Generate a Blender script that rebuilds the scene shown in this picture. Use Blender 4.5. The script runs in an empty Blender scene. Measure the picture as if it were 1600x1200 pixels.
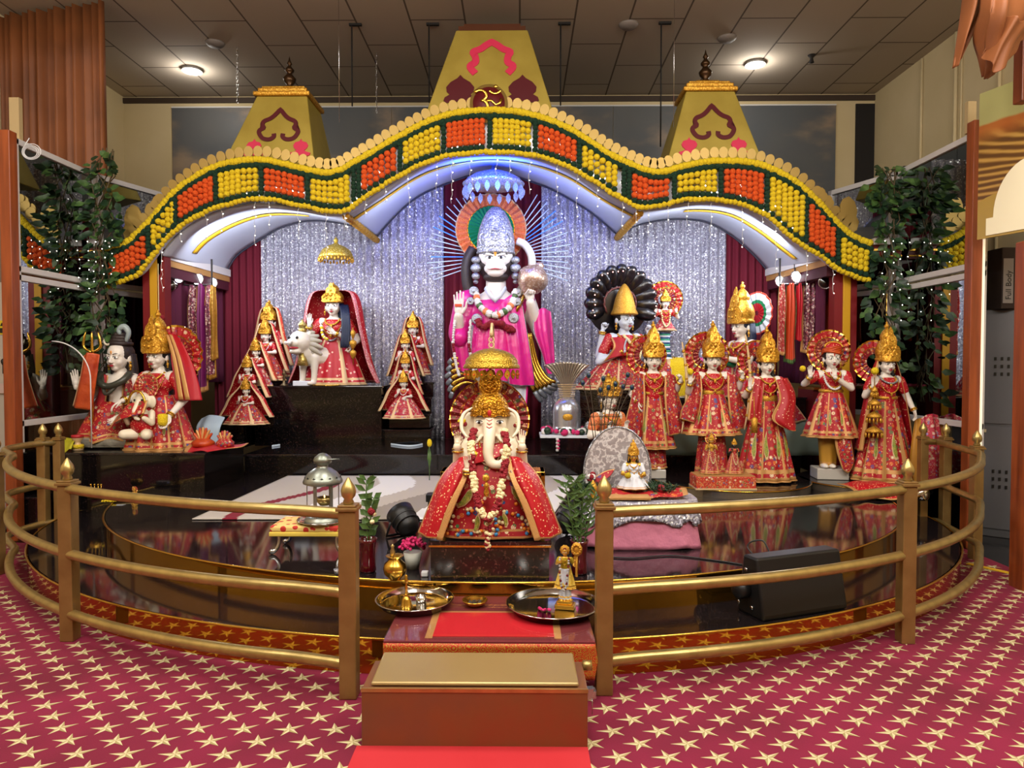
import bpy, math, random
from math import sin, cos, pi, radians as R, atan, sqrt, atan2
from mathutils import Vector as V, Matrix as Mx
random.seed(7)
S = bpy.context.scene; C = S.collection
# ---------------------------------------------------------------- camera
FPX = 1100.0
cd = bpy.data.cameras.new('camera'); cam = bpy.data.objects.new('camera', cd); C.objects.link(cam)
cd.sensor_width = 36; cd.lens = 36*FPX/1600; cd.clip_start = .05; cd.clip_end = 60
cam.location = (0, 0, 1.6); cam.rotation_euler = (pi/2-atan(32/FPX), 0, atan(12/FPX)); S.camera = cam
_CM = cam.rotation_euler.to_matrix()
def at(px, py, d):                     # the point seen at a pixel of the photo, d metres into the hall
    v = _CM @ V(((px-800)/FPX, (600-py)/FPX, -1)); v *= d/v.y
    return V((v.x, v.y, v.z+1.6))
def atz(px, py, z):                    # the point seen at a pixel, on the level z
    v = _CM @ V(((px-800)/FPX, (600-py)/FPX, -1)); v *= (z-1.6)/v.z
    return V((v.x, v.y, z))
def WX(px, d): return at(px, 568, d).x
def WZ(py, d): return at(800, py, d).z
# ---------------------------------------------------------------- world, exposure
S.view_settings.view_transform = 'Standard'; S.view_settings.look = 'None'
S.view_settings.gamma = 1; S.view_settings.use_curve_mapping = False; S.view_settings.exposure = 0.0
w = bpy.data.worlds.new('world'); S.world = w; w.use_nodes = True
w.node_tree.nodes['Background'].inputs[0].default_value = (1, .9, .78, 1)
w.node_tree.nodes['Background'].inputs[1].default_value = .05
S.cycles.max_bounces = 7; S.cycles.diffuse_bounces = 3; S.cycles.glossy_bounces = 4
S.cycles.transmission_bounces = 6; S.cycles.transparent_max_bounces = 8
S.cycles.caustics_reflective = False; S.cycles.caustics_refractive = False; S.cycles.sample_clamp_indirect = 6
def light(name, typ, loc, energy, color=(1,1,1), size=.3, aim=None, spot=None, blend=.6, sy=None):
    l = bpy.data.lights.new(name, typ); o = bpy.data.objects.new(name, l); C.objects.link(o)
    o.location = loc; l.energy = energy; l.color = color
    if typ == 'AREA':
        l.size = size
        if sy: l.shape = 'RECTANGLE'; l.size_y = sy
    else: l.shadow_soft_size = size
    if spot: l.spot_size = R(spot); l.spot_blend = blend
    if aim is not None:
        o.rotation_euler = (V(aim)-V(loc)).to_track_quat('-Z', 'Y').to_euler()
    return o
WARM = (1, .86, .68); COOL = (.80, .88, 1); NEU = (1, .95, .88)
HC = 5.7                                # ceiling height
# hall lights above and in front of the shrine, with added ceiling fill
for x, y in ((-3.4, .2), (0, -.4), (3.2, .2)):
    light('hall_light', 'AREA', (x, y, HC-.12), 190, NEU, 1.6, (x*.6, 6, .8))
for x, y in ((-3.6, 1.6), (0, 1.9), (3.2, 1.6)):
    light('added_ceiling_fill', 'POINT', (x, y, 4.35), 120, NEU, .25)  # unseen point lamps, added to brighten the ceiling
for x, y, e in ((-3.2, 3.6, 70), (2.9, 3.6, 70), (-.2, 3.4, 90)):
    light('hall_light', 'AREA', (x, y, HC-.12), e, NEU, .9, (x, y+.5, 0))
# ---------------------------------------------------------------- mesh tools
def hexc(h, a=1):
    h = h.lstrip('#'); o = []
    for i in (0, 2, 4):
        c = int(h[i:i+2], 16)/255; o.append(c/12.92 if c <= .04045 else ((c+.055)/1.055)**2.4)
    return (*o, a)
class MB:
    def __init__(s, T=None): s.v = []; s.f = []; s.m = []; s.s = []; s.T = T
    def add(s, vs, fs, mat=0, smooth=True):
        n = len(s.v); T = s.T
        s.v += [tuple(T @ V(p)) for p in vs] if T is not None else [tuple(p) for p in vs]
        s.f += [tuple(i+n for i in f) for f in fs]
        s.m += list(mat) if isinstance(mat, (list, tuple)) else [mat]*len(fs)
        s.s += [smooth]*len(fs); return s
    def box(s, c, d, mat=0, M=None):
        hx, hy, hz = d[0]/2, d[1]/2, d[2]/2
        vs = [V((x*hx, y*hy, z*hz)) for x in (-1, 1) for y in (-1, 1) for z in (-1, 1)]
        if M is not None: vs = [M @ p for p in vs]
        return s.add([p+V(c) for p in vs], [(0,1,3,2),(4,6,7,5),(0,4,5,1),(2,3,7,6),(0,2,6,4),(1,5,7,3)], mat, False)
    def bx(s, x0, x1, y0, y1, z0, z1, mat=0): return s.box(((x0+x1)/2, (y0+y1)/2, (z0+z1)/2), (x1-x0, y1-y0, z1-z0), mat)
    def lathe(s, prof, seg=24, c=(0,0,0), mat=0, sx=1, sy=1, M=None, smooth=True, wave=None):
        vs = []; fs = []; n = len(prof); ms = []
        for i, (r, z) in enumerate(prof):
            for k in range(seg):
                a = 2*pi*k/seg; rr = max(r, 1e-4)*(1 if wave is None else 1+wave[1]*cos(wave[0]*a))
                p = V((cos(a)*rr*sx, sin(a)*rr*sy, z))
                vs.append((M @ p if M is not None else p)+V(c))
        for i in range(n-1):
            for k in range(seg):
                k2 = (k+1) % seg; fs.append((i*seg+k, i*seg+k2, (i+1)*seg+k2, (i+1)*seg+k))
        if prof[0][0] > 1e-3: fs.append(tuple(reversed(range(seg))))
        if prof[-1][0] > 1e-3: fs.append(tuple((n-1)*seg+k for k in range(seg)))
        return s.add(vs, fs, mat, smooth)
    def ell(s, c, r, mat=0, seg=12, rings=8, M=None):
        if not hasattr(r, '__len__'): r = (r, r, r)
        vs = []; fs = []
        for i in range(1, rings):
            t = pi*i/rings
            for k in range(seg):
                a = 2*pi*k/seg; vs.append(V((sin(t)*cos(a)*r[0], sin(t)*sin(a)*r[1], -cos(t)*r[2])))
        vs += [V((0, 0, -r[2])), V((0, 0, r[2]))]; b = len(vs)-2; t_ = b+1
        for i in range(rings-2):
            for k in range(seg): fs.append((i*seg+k, i*seg+(k+1)%seg, (i+1)*seg+(k+1)%seg, (i+1)*seg+k))
        for k in range(seg):
            fs.append((b, (k+1)%seg, k)); o = (rings-2)*seg; fs.append((t_, o+k, o+(k+1)%seg))
        return s.add([(M @ p if M is not None else p)+V(c) for p in vs], fs, mat)
    def tube(s, pts, r, seg=8, mat=0, closed=False, flat=1.0, up=None):
        pts = [V(p) for p in pts]; n = len(pts); vs = []; fs = []
        rs = list(r) if hasattr(r, '__len__') else [r]*n
        prev = None
        for i, p in enumerate(pts):
            a = pts[(i-1) % n] if (closed or i) else p; b = pts[(i+1) % n] if (closed or i < n-1) else p
            t = (b-a)
            if t.length < 1e-9: t = V((0,0,1))
            t.normalize()
            if prev is None:
                u = V(up) if up else (V((0,0,1)) if abs(t.z) < .9 else V((1,0,0)))
            else: u = prev
            x = (u-t*u.dot(t))
            if x.length < 1e-6: x = t.orthogonal()
            x.normalize(); prev = x; y = t.cross(x)
            for k in range(seg):
                an = 2*pi*k/seg; vs.append(p+(x*cos(an)+y*sin(an)*flat)*rs[i])
        for i in range(n if closed else n-1):
            j = (i+1) % n
            for k in range(seg): fs.append((i*seg+k, i*seg+(k+1)%seg, j*seg+(k+1)%seg, j*seg+k))
        if not closed: fs += [tuple(reversed(range(seg))), tuple((n-1)*seg+k for k in range(seg))]
        return s.add(vs, fs, mat)
    def cap(s, a, b, ra, rb=None, mat=0, seg=12):      # tapered limb with round ends
        a, b = V(a), V(b); rb = ra if rb is None else rb; d = b-a; L = d.length
        q = d.to_track_quat('Z', 'Y').to_matrix() if L > 1e-6 else Mx.Identity(3)
        pr = [(ra*sin(t*pi/8), -ra*cos(t*pi/8)) for t in range(0, 5)]+[(rb*cos(t*pi/8), L+rb*sin(t*pi/8)) for t in range(0, 5)]
        return s.lathe(pr, seg, a, mat, M=q)
    def prism(s, pts, y0, y1, mat=0, M=None, c=(0,0,0), smooth=False):   # outline in XZ, thick along Y
        n = len(pts); vs = [V((x, y0, z)) for x, z in pts]+[V((x, y1, z)) for x, z in pts]
        if M is not None: vs = [M @ p for p in vs]
        fs = [tuple(range(n)), tuple(reversed(range(n, 2*n)))]+[(i, i+n, (i+1)%n+n, (i+1)%n) for i in range(n)]
        return s.add([p+V(c) for p in vs], fs, mat, smooth)
    def slab(s, pts, z0, z1, mat=0, side=None):        # outline in XY, thick along Z
        n = len(pts); vs = [(x, y, z1) for x, y in pts]+[(x, y, z0) for x, y in pts]
        fs = [tuple(range(n)), tuple(reversed(range(n, 2*n)))]+[(i, i+n, (i+1)%n+n, (i+1)%n) for i in range(n)]
        return s.add(vs, fs, [mat, mat]+[mat if side is None else side]*n, False)
    def grid(s, fn, nu, nv, mat=0, cu=False, cv=False, smooth=True):
        vs = [fn(i/(nu if cu else nu-1), j/(nv if cv else nv-1)) for i in range(nu) for j in range(nv)]; fs = []; ms = []
        for i in range(nu if cu else nu-1):
            for j in range(nv if cv else nv-1):
                i2, j2 = (i+1) % nu, (j+1) % nv
                fs.append((i*nv+j, i2*nv+j, i2*nv+j2, i*nv+j2))
                ms.append(mat(i/(nu-1), j/(nv-1)) if callable(mat) else mat)
        return s.add(vs, fs, ms, smooth)
    def build(s, name, mats, parent=None, solid=0, bevel=0, sub=0, label=None, off=0):
        me = bpy.data.meshes.new(name); me.from_pydata(s.v, [], s.f)
        for m in (mats if isinstance(mats, (list, tuple)) else [mats]): me.materials.append(m)
        me.polygons.foreach_set('material_index', s.m); me.polygons.foreach_set('use_smooth', s.s); me.update()
        o = bpy.data.objects.new(name, me); C.objects.link(o)
        if parent: o.parent = parent
        if solid: k = o.modifiers.new('s', 'SOLIDIFY'); k.thickness = solid; k.offset = off
        if bevel: k = o.modifiers.new('b', 'BEVEL'); k.width = bevel; k.segments = 2; k.limit_method = 'ANGLE'
        if sub: k = o.modifiers.new('u', 'SUBSURF'); k.levels = sub; k.render_levels = sub
        if label: o['label'] = label
        return o
def tag(o, label, cat, group=None, kind=None):
    o['label'] = label; o['category'] = cat
    if group: o['group'] = group
    if kind: o['kind'] = kind
    return o
def thing(name, label, cat, loc=(0,0,0), rz=0, group=None, s=1):
    o = bpy.data.objects.new(name, None); C.objects.link(o); o.empty_display_size = .1
    o.location = loc; o.rotation_euler = (0, 0, rz); o.scale = (s, s, s); return tag(o, label, cat, group)
def struct(mb, name, mats, **k):
    o = mb.build(name, mats, **k); o['kind'] = 'structure'; return o
def copy_tree(o, parent=None, **k):
    c = o.copy(); C.objects.link(c); c.parent = parent
    for ch in list(o.children): copy_tree(ch, c)
    return c
def lerp(a, b, t): return a+(b-a)*t
def crv(pts, n, closed=False):          # smooth curve through points
    P = [V(p) if len(p) > 2 else V((p[0], p[1], 0)) for p in pts]; m = len(P); out = []
    tot = m if closed else m-1
    for i in range(n):
        u = i/(n if closed else n-1)*tot; k = min(int(u), tot-1); t = u-k
        g = (lambda j: P[j % m]) if closed else (lambda j: P[max(0, min(m-1, j))])
        a, b, c, d = g(k-1), g(k), g(k+1), g(k+2)
        out.append(.5*((2*b)+(c-a)*t+(2*a-5*b+4*c-d)*t*t+(3*b-a-3*c+d)*t**3))
    return out
def fuse(mb, vox, it=3, fac=.5):        # melt overlapping shapes into one continuous skin
    o = mb.build('tmp', []); k = o.modifiers.new('r', 'REMESH'); k.mode = 'VOXEL'; k.voxel_size = vox
    k = o.modifiers.new('s', 'SMOOTH'); k.factor = fac; k.iterations = it
    dg = bpy.context.evaluated_depsgraph_get(); me = bpy.data.meshes.new_from_object(o.evaluated_get(dg))
    vs = [v.co.copy() for v in me.vertices]; fs = [tuple(p.vertices) for p in me.polygons]
    old = o.data; bpy.data.objects.remove(o); bpy.data.meshes.remove(old); bpy.data.meshes.remove(me)
    return vs, fs
# ---------------------------------------------------------------- materials
class NT:
    def __init__(s, name):
        s.mat = bpy.data.materials.new(name); s.mat.use_nodes = True; s.t = s.mat.node_tree; s.b = s.t.nodes['Principled BSDF']
    def n(s, typ, ins=None, **k):
        x = s.t.nodes.new(typ)
        for a, b in k.items(): setattr(x, a, b)
        for a, b in (ins or {}).items():
            if isinstance(b, bpy.types.NodeSocket): s.t.links.new(b, x.inputs[a])
            else: x.inputs[a].default_value = b
        return x
    def set(s, **k):
        nm = dict(col='Base Color', rough='Roughness', metal='Metallic', nrm='Normal', emc='Emission Color', ems='Emission Strength', spec='Specular IOR Level', trans='Transmission Weight', ior='IOR', alpha='Alpha', sheen='Sheen Weight', coat='Coat Weight')
        for a, b in k.items():
            i = s.b.inputs[nm[a]]
            if isinstance(b, bpy.types.NodeSocket): s.t.links.new(b, i)
            else: i.default_value = b
        return s
    def co(s, scale=1.0, which='Object'):
        c = s.n('ShaderNodeTexCoord').outputs[which]
        sc = scale if hasattr(scale, '__len__') else (scale,)*3
        return s.n('ShaderNodeMapping', {'Vector': c, 'Scale': sc}).outputs[0]
    def ramp(s, fac, stops, const=False):
        r = s.n('ShaderNodeValToRGB', {'Fac': fac}); e = r.color_ramp.elements
        if const: r.color_ramp.interpolation = 'CONSTANT'
        while len(e) < len(stops): e.new(.5)
        for x, (p, c) in zip(e, stops): x.position = p; x.color = hexc(c) if isinstance(c, str) else c
        return r.outputs[0]
    def noise(s, sc, det=3, vec=None): return s.n('ShaderNodeTexNoise', {'Vector': vec or s.co(), 'Scale': sc, 'Detail': det}).outputs[0]
    def vor(s, sc, vec=None, feature='F1'): return s.n('ShaderNodeTexVoronoi', {'Vector': vec or s.co(), 'Scale': sc}, feature=feature)
    def mix(s, f, a, b):
        x = s.n('ShaderNodeMix', data_type='RGBA')
        for i, q in ((0, f), (6, a), (7, b)):
            if isinstance(q, str): q = hexc(q)
            if isinstance(q, bpy.types.NodeSocket): s.t.links.new(q, x.inputs[i])
            else: x.inputs[i].default_value = q
        return x.outputs[2]
    def math(s, op, a, b=0.0, c=0.0): return s.n('ShaderNodeMath', {0: a, 1: b, 2: c}, operation=op).outputs[0]
    def bump(s, h, st=.3, d=.01): return s.n('ShaderNodeBump', {'Height': h, 'Strength': st, 'Distance': d}).outputs[0]
def plain(name, c, rough=.5, metal=0, spec=.5, em=0, bump=None, var=None, sheen=0, coat=0):
    t = NT(name); col = hexc(c) if isinstance(c, str) else c
    if var: t.set(col=t.ramp(t.noise(var[0]), [(.3, c), (.75, var[1])]))
    else: t.set(col=col)
    t.set(rough=rough, metal=metal, spec=spec, sheen=sheen, coat=coat)
    if em: t.set(emc=col, ems=em)
    if bump: t.set(nrm=t.bump(t.vor(bump[0]).outputs[0] if bump[1] > 0 else t.noise(bump[0]), abs(bump[1]), bump[2] if len(bump) > 2 else .01))
    return t.mat
def granite(name, base, spk, sc=90, rough=.1):
    t = NT(name); n1 = t.noise(sc, 6); n2 = t.vor(sc*.8).outputs[0]
    c = t.ramp(n1, [(.38, base), (.58, base), (.74, spk)]); t.set(col=c, rough=rough, spec=.6); return t.mat
def embroider(name, base, sc=26, dots=('#2b4f8a','#d8742a','#e8d9b0','#3d7a44','#b8895a','#a01020'), amt=.42, rough=.6):
    t = NT(name); sc = sc*.72; v = t.vor(sc); d = v.outputs['Distance']; cc = v.outputs['Color']
    sep = t.n('ShaderNodeSeparateColor', {0: cc}).outputs[0]
    st = [(i/len(dots), c) for i, c in enumerate(dots)]
    dc = t.ramp(sep, st, True)
    ring = t.math('MULTIPLY', t.math('LESS_THAN', d, amt), t.math('GREATER_THAN', t.math('FRACT', t.math('MULTIPLY', d, 6.0)), .3))
    c1 = t.mix(ring, base, dc)
    v2 = t.vor(sc*2.7); s2 = t.n('ShaderNodeSeparateColor', {0: v2.outputs['Color']}).outputs[1]
    m2 = t.math('MULTIPLY', t.math('LESS_THAN', v2.outputs[0], .3), t.math('GREATER_THAN', s2, .62))
    c2 = t.mix(m2, c1, '#e0b070'); t.set(col=c2, rough=rough, sheen=0, nrm=t.bump(d, .35, .004)); return t.mat
def dotted(name, base, dot='#e8c890', sc=60, r=.22, rough=.45, thr=.3):
    t = NT(name); sc = sc*.62; v = t.vor(sc); s2 = t.n('ShaderNodeSeparateColor', {0: v.outputs['Color']}).outputs[1]
    m = t.math('MULTIPLY', t.math('LESS_THAN', v.outputs[0], r), t.math('GREATER_THAN', s2, thr))
    t.set(col=t.mix(m, base, dot), rough=rough, sheen=0); return t.mat
def foil(name, a, b, sc=60, rough=.28, st=.6, metal=.85, d=.006):      # embossed metal
    t = NT(name); v = t.vor(sc).outputs[0]
    t.set(col=t.ramp(v, [(.15, a), (.6, b)]), metal=metal, rough=rough, nrm=t.bump(v, st, d)); return t.mat
M = {}
M['gold'] = foil('gold', '#f2c24c', '#bf8420', 60, .40, .25, .62)
M['goldfine'] = foil('gold_fine', '#f4c552', '#b98222', 150, .40, .35, .62)
M['goldpl'] = plain('gold_plain', '#dcae48', .25, 1)
M['brass'] = plain('brass', '#bba366', .32, .8, var=(14, '#a08a54'))
M['brasspost'] = plain('brass_post', '#a0804c', .42, .6, var=(9, '#8a6a3c'))
M['brassmir'] = plain('brass_mirror', '#c08c34', .045, .95)
M['silver'] = foil('silver', '#ececee', '#a0a0a6', 45, .38, .8, .6, .012)
M['silverfine'] = foil('silver_fine', '#dcdee2', '#8e9096', 130, .35)
M['steel'] = plain('steel', '#d2d0cc', .1, 1)
M['chrome'] = plain('chrome', '#c8c8c8', .2, 1)
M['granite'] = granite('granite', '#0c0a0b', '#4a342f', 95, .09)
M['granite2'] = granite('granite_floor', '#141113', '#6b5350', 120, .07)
M['marbled'] = granite('granite_brown', '#1c1311', '#6b463c', 60, .16)
M['skin'] = plain('marble_skin', '#e6dccf', .38, spec=.5)
M['skinblue'] = plain('marble_blue_white', '#ccd4e2', .35)
M['skingold'] = plain('gilded_skin', '#d8a845', .35, .7)
M['ivory'] = plain('ivory', '#ecdfc4', .35)
M['white'] = plain('white_paint', '#dad8d6', .4)
M['whitecloth'] = plain('white_cloth', '#d9dde6', .8, bump=(30, -.4))
M['black'] = plain('black_plastic', '#0c0c0d', .45)
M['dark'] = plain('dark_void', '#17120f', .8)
M['hair'] = plain('black_hair', '#08080a', .35, bump=(220, -.5))
M['hairblue'] = plain('blue_black_hair', '#0b1a36', .35, bump=(220, -.5))
M['hairbrown'] = plain('brown_hair', '#2e211d', .5, bump=(90, -.5))
M['eyewhite'] = plain('eye_white', '#f4f2ee', .2)
M['iris'] = plain('iris', '#14100e', .2)
M['lips'] = plain('lips', '#b0283a', .35)
M['kumkum'] = plain('vermilion', '#b8201c', .5)
M['ochre'] = plain('ochre_mark', '#e09020', .5)
M['redcloth'] = plain('red_cloth', '#b00c1c', .55, sheen=0, bump=(40, -.2))
M['redsheen'] = dotted('red_sequinned', '#b3081c', '#f0c890', 95, .26, .45, .2)
M['reddot'] = dotted('red_dotted_veil', '#a50a18', '#f0c8a0', 60, .2, .5, .15)
M['coral'] = dotted('coral_net', '#c8402e', '#e8a070', 70, .3, .5, .3)
M['emb'] = embroider('embroidered_red', '#a8101c', 30)
M['embfine'] = embroider('embroidered_fine', '#a31520', 48)
M['embdark'] = embroider('embroidered_dark', '#7d0f1c', 40)
M['embsilver'] = embroider('embroidered_pale', '#b01a34', 46, ('#c8b090','#7a86b0','#a82a48','#d8c8b0','#b06a70','#a01030'), .46)
M['trim'] = plain('gold_trim', '#c8965a', .45, .35, bump=(160, .4, .003))
M['trimpale'] = plain('pale_trim', '#d8b88a', .5, .2, bump=(160, .4, .003))
M['paisley'] = plain('green_paisley', '#5c7a2a', .5, bump=(90, .6, .003), var=(80, '#b0a040'))
M['pink'] = plain('pink_satin', '#d81e84', .3, 0, .6, sheen=0, bump=(7, -.35, .04))
M['maroon'] = plain('maroon_velvet', '#6a0520', .85, sheen=0)
M['purple'] = plain('purple_velvet', '#52082c', .85, sheen=0)
M['orangeflower'] = plain('orange_flower', '#e4560a', .75, bump=(110, .9, .01))
M['yellowflower'] = plain('yellow_flower', '#eccb14', .75, bump=(110, .9, .01))
M['greenflower'] = plain('dark_green_tuft', '#05321c', .85, bump=(110, .9, .01))
M['crimson'] = plain('crimson_petals', '#8c0a1c', .7, bump=(120, .9, .008))
M['creamflower'] = plain('cream_flowers', '#ecdda8', .7, bump=(120, .8, .006))
M['pinkflower'] = plain('pink_flowers', '#d02468', .7, bump=(120, .8, .006))
M['whiteflower'] = plain('white_flowers', '#ece6e0', .7, bump=(100, .8, .01))
M['leaf'] = plain('leaf', '#2c4a20', .45, var=(20, '#5a7a3c'))
M['leafdark'] = plain('dark_leaf', '#14281a', .45, var=(16, '#2c4a2a'))
M['led'] = plain('led_white', (.9, .95, 1, 1), em=14)
M['ledsmall'] = plain('fairy_bulb', (1, .93, .78, 1), em=9)
M['tubelight'] = plain('ray_tube', '#c0d0ea', .25, em=.25)
M['tubeblue'] = plain('ray_tube_blue', '#4a86ff', .25, em=.8)
M['orangesatin'] = plain('orange_satin', '#c8521a', .4, .1, bump=(9, -.5, .03), var=(7, '#a02c10'))
M['redglass'] = plain('red_glass', '#4a0410', .06, coat=.6)
M['green'] = plain('green_cloth', '#11804c', .6)
M['orangec'] = plain('orange_pleats', '#d8562a', .55, bump=(90, .5, .006), var=(50, '#e8a060'))
# ================================================================ the room
t = NT('cream_wall'); t.set(col=t.ramp(t.noise(1.2), [(.3, '#cbb78a'), (.8, '#d6c39a')]), rough=.8); CREAM = t.mat
t = NT('ceiling_tiles'); br = t.n('ShaderNodeTexBrick', {'Vector': t.co((1, 1, 1)), 'Color1': hexc('#c4b5a2'), 'Color2': hexc('#bcae9c'), 'Mortar': hexc('#6a5c50'), 'Scale': 1, 'Mortar Size': .012, 'Brick Width': 1.31, 'Row Height': .655, 'Mortar Smooth': .2}, offset=.5)
br.inputs['Vector'].links[0].from_node.inputs['Rotation'].default_value = (0, 0, pi/2)
t.set(col=br.outputs[0], rough=.9); CEIL = t.mat
t = NT('dark_tile_floor'); br = t.n('ShaderNodeTexBrick', {'Vector': t.co(), 'Color1': hexc('#1b191b'), 'Color2': hexc('#141315'), 'Mortar': hexc('#3a3634'), 'Scale': 1, 'Mortar Size': .006, 'Brick Width': .6, 'Row Height': .6}, offset=0)
t.set(col=br.outputs[0], rough=.14); FLOOR = t.mat
XL, XR, YB, YF = -6.1, 5.4, 10.9, -3.5
struct(MB().bx(XL-.2, XR+.2, YF, YB, -.1, 0), 'floor', FLOOR)
struct(MB().bx(XL-.2, XR+.2, YF-.2, YB+.2, HC, HC+.1), 'ceiling', CEIL)
struct(MB().bx(XL, XR, YB, YB+.15, 0, HC), 'wall_back', CREAM)
struct(MB().bx(XL-.15, XL, YF, YB+.15, 0, HC), 'wall_left', CREAM)
struct(MB().bx(XR, XR+.15, YF, YB+.15, 0, HC), 'wall_right', CREAM)
struct(MB().bx(XL, XR, YF-.15, YF, 0, HC), 'wall_front', CREAM)
struct(MB().bx(XL, XR, YB-.03, YB, HC-.1, HC-.02), 'trim_1', plain('trim_brown', '#3a2a1c', .7))
# flat dark slab painting the shade of a recess beside the back wall
struct(MB().bx(WX(1331, YB), WX(1362, YB), YB-.02, YB, 2.2, HC-.15), 'recess_shade', M['dark'])
# carpet with faceted stars
def carpet():
    mb = MB(); mb.bx(-5.9, 3.82, -.6, 6.15, 0.002, .012, 0)
    r1, r2, z = .062, .0205, .0135; j = 0; y = .8
    while y < 6.05:
        x = -5.8+(.1 if j % 2 else 0)
        while x < 3.75:
            inside = ((x+.15)/3.9)**2+((y-6.8)/3.28)**2 < .93
            if not inside and not (abs(x+.2) < .46 and y < 3.2) and (x*x < (y*.8+.5)**2):
                c = (x+.0*sin(y), y, z+.001); ps = [c]
                for k in range(10):
                    a = k*pi/5+pi/2+.3; rr = r1*(1.15 if k in (2, 8) else 1) if k % 2 == 0 else r2
                    ps.append((x+rr*cos(a), y+rr*sin(a)*.95, z-.0005))
                mb.add(ps, [(0, k+1, (k+1) % 10+1) for k in range(10)], [1, 2]*5, False)
            x += .2
        y += .1; j += 1
    tc = NT('carpet_red'); n = tc.noise(1.6, 2); tc.set(col=tc.ramp(n, [(.35, '#6a0a28'), (.7, '#86143a')]), rough=.95, nrm=tc.bump(tc.noise(300), .3, .003))
    a = plain('star_cream', '#cfc095', .9); b = plain('star_olive', '#a08f5e', .9)
    return mb.build('star_carpet', [tc.mat, a, b])
tag(carpet(), 'crimson carpet woven with rows of cream stars in front of the shrine', 'carpet')
mb = MB(); mb.box((3.68, 5.36, .017), (.5, .045, .006), M=Mx.Rotation(R(-58), 3, 'Z'))
tag(mb.build('floor_tape', plain('yellow_tape', '#e0b01c', .5)), 'yellow tape strip across the carpet corner at the right', 'tape')
# ceiling fittings
for px, py, lab in ((300, 108, 'left of the middle tower'), (1180, 98, 'right of the middle tower')):
    p = atz(px, py, HC)
    o = thing('ceiling_spotlight', 'round lit white ceiling light '+lab, 'ceiling light', (p.x, p.y, HC), group='lit ceiling lights')
    MB().lathe([(.14, -.03), (.135, -.035), (.125, -.03), (.12, 0)], 28).build('rim', M['white'], o)
    mb = MB(); mb.lathe([(.0, -.022), (.12, -.02)], 24); mb.build('lens', plain('lens_glow', (1, .93, .82, 1), em=30), o)
    light('ceiling_spot', 'POINT', (p.x, p.y, HC-.12), 16, NEU, .1)
for px, py, lab in ((336, 67, 'left of the middle tower'), (1136, 59, 'near the right lit light'), (982, 38, 'right of the middle tower, behind the rods')):
    p = atz(px, py, HC)
    tag(MB().lathe([(0, -.05), (.08, -.045), (.11, -.02), (.12, 0)], 20, (p.x, p.y, HC)).build('smoke_detector', plain('detector_grey', '#8a8078', .6)), 'small round grey detector on the ceiling '+lab, 'detector', 'ceiling detectors')
p = atz(1268, 86, HC)
mb = MB(); mb.lathe([(.05, 0), (.02, -.04), (.03, -.09), (.035, -.1), (0, -.11)], 10, p); tag(mb.build('sprinkler', M['dark']), 'small dark sprinkler head hanging from the right ceiling', 'sprinkler')
# suspended rods and chains
for px, y0, y1, d, k, lab in ((553, 48, 165, 8.6, 'rod', 'left of the middle tower, longest one'), (533, 0, 190, 7.4, 'wire', 'thin, just left of the longest rod'), (672, 44, 160, 8.6, 'rod', 'close to the left slope of the middle tower'),
        (875, 48, 165, 8.6, 'rod', 'right of the middle tower'), (1030, 42, 230, 8.6, 'rod', 'left of the right tower, darker one'), (1050, 0, 200, 7.4, 'wire', 'thin, between dark rod and right tower'),
        (376, 112, 160, 9.2, 'chain', 'behind the left tower'), (591, 110, 175, 9.4, 'chain', 'between the left and middle towers')):
    x = WX(px, d); z1 = HC; z0 = WZ(y1, d); mb = MB()
    if k == 'chain':
        n = 14
        for i in range(n):
            z = lerp(z1, z0, (i+.5)/n); h = (z1-z0)/n*.62
            pts = [V((x+(.012*cos(a) if i % 2 else 0), d+(0 if i % 2 else .012*cos(a)), z+h*sin(a))) for a in [2*pi*q/8 for q in range(8)]]
            mb.tube(pts, .003, 4, closed=True)
    else:
        mb.tube([(x, d, z1), (x, d, z0)], .009 if k == 'rod' else .003, 6)
        if k == 'rod': mb.bx(x-.03, x+.12, d-.02, d+.02, z1-.025, z1)
    tag(mb.build('hanging_'+k, M['dark'] if k == 'rod' else M['chrome'], None), 'suspension %s from the ceiling, %s' % (k, lab), 'hanging '+k, 'suspension rods and chains')
# sky mural on the back wall
t = NT('sky_mural'); n = t.noise(1.1, 5, t.co((.8, 1, 1.5))); n2 = t.noise(.5, 3, t.co((1, 1, 1.3)))
t.set(col=t.mix(t.ramp(n, [(.48, (0,0,0,1)), (.62, (1,1,1,1))]), t.ramp(n2, [(.3, '#4a525a'), (.7, '#64625e')]), t.ramp(n, [(.5, '#66605c'), (.72, '#a08a70')])), rough=.5)
SKY = t.mat
x0, x1 = WX(275, YB), WX(1300, YB)
mb = MB()
for i in range(3): mb.bx(lerp(x0, x1, i/3)+.004, lerp(x0, x1, (i+1)/3)-.004, YB-.03, YB-.012, 2.0, WZ(168, YB))
o = mb.build('sky_mural', SKY); tag(o, 'wide grey-blue cloud mural sheets fixed on the back wall behind the towers', 'mural')
mb = MB(); mb.bx(x0, x1, YB-.04, YB-.012, WZ(168, YB), WZ(168, YB)+.02); mb.build('top_strip', M['white'], o)
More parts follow.
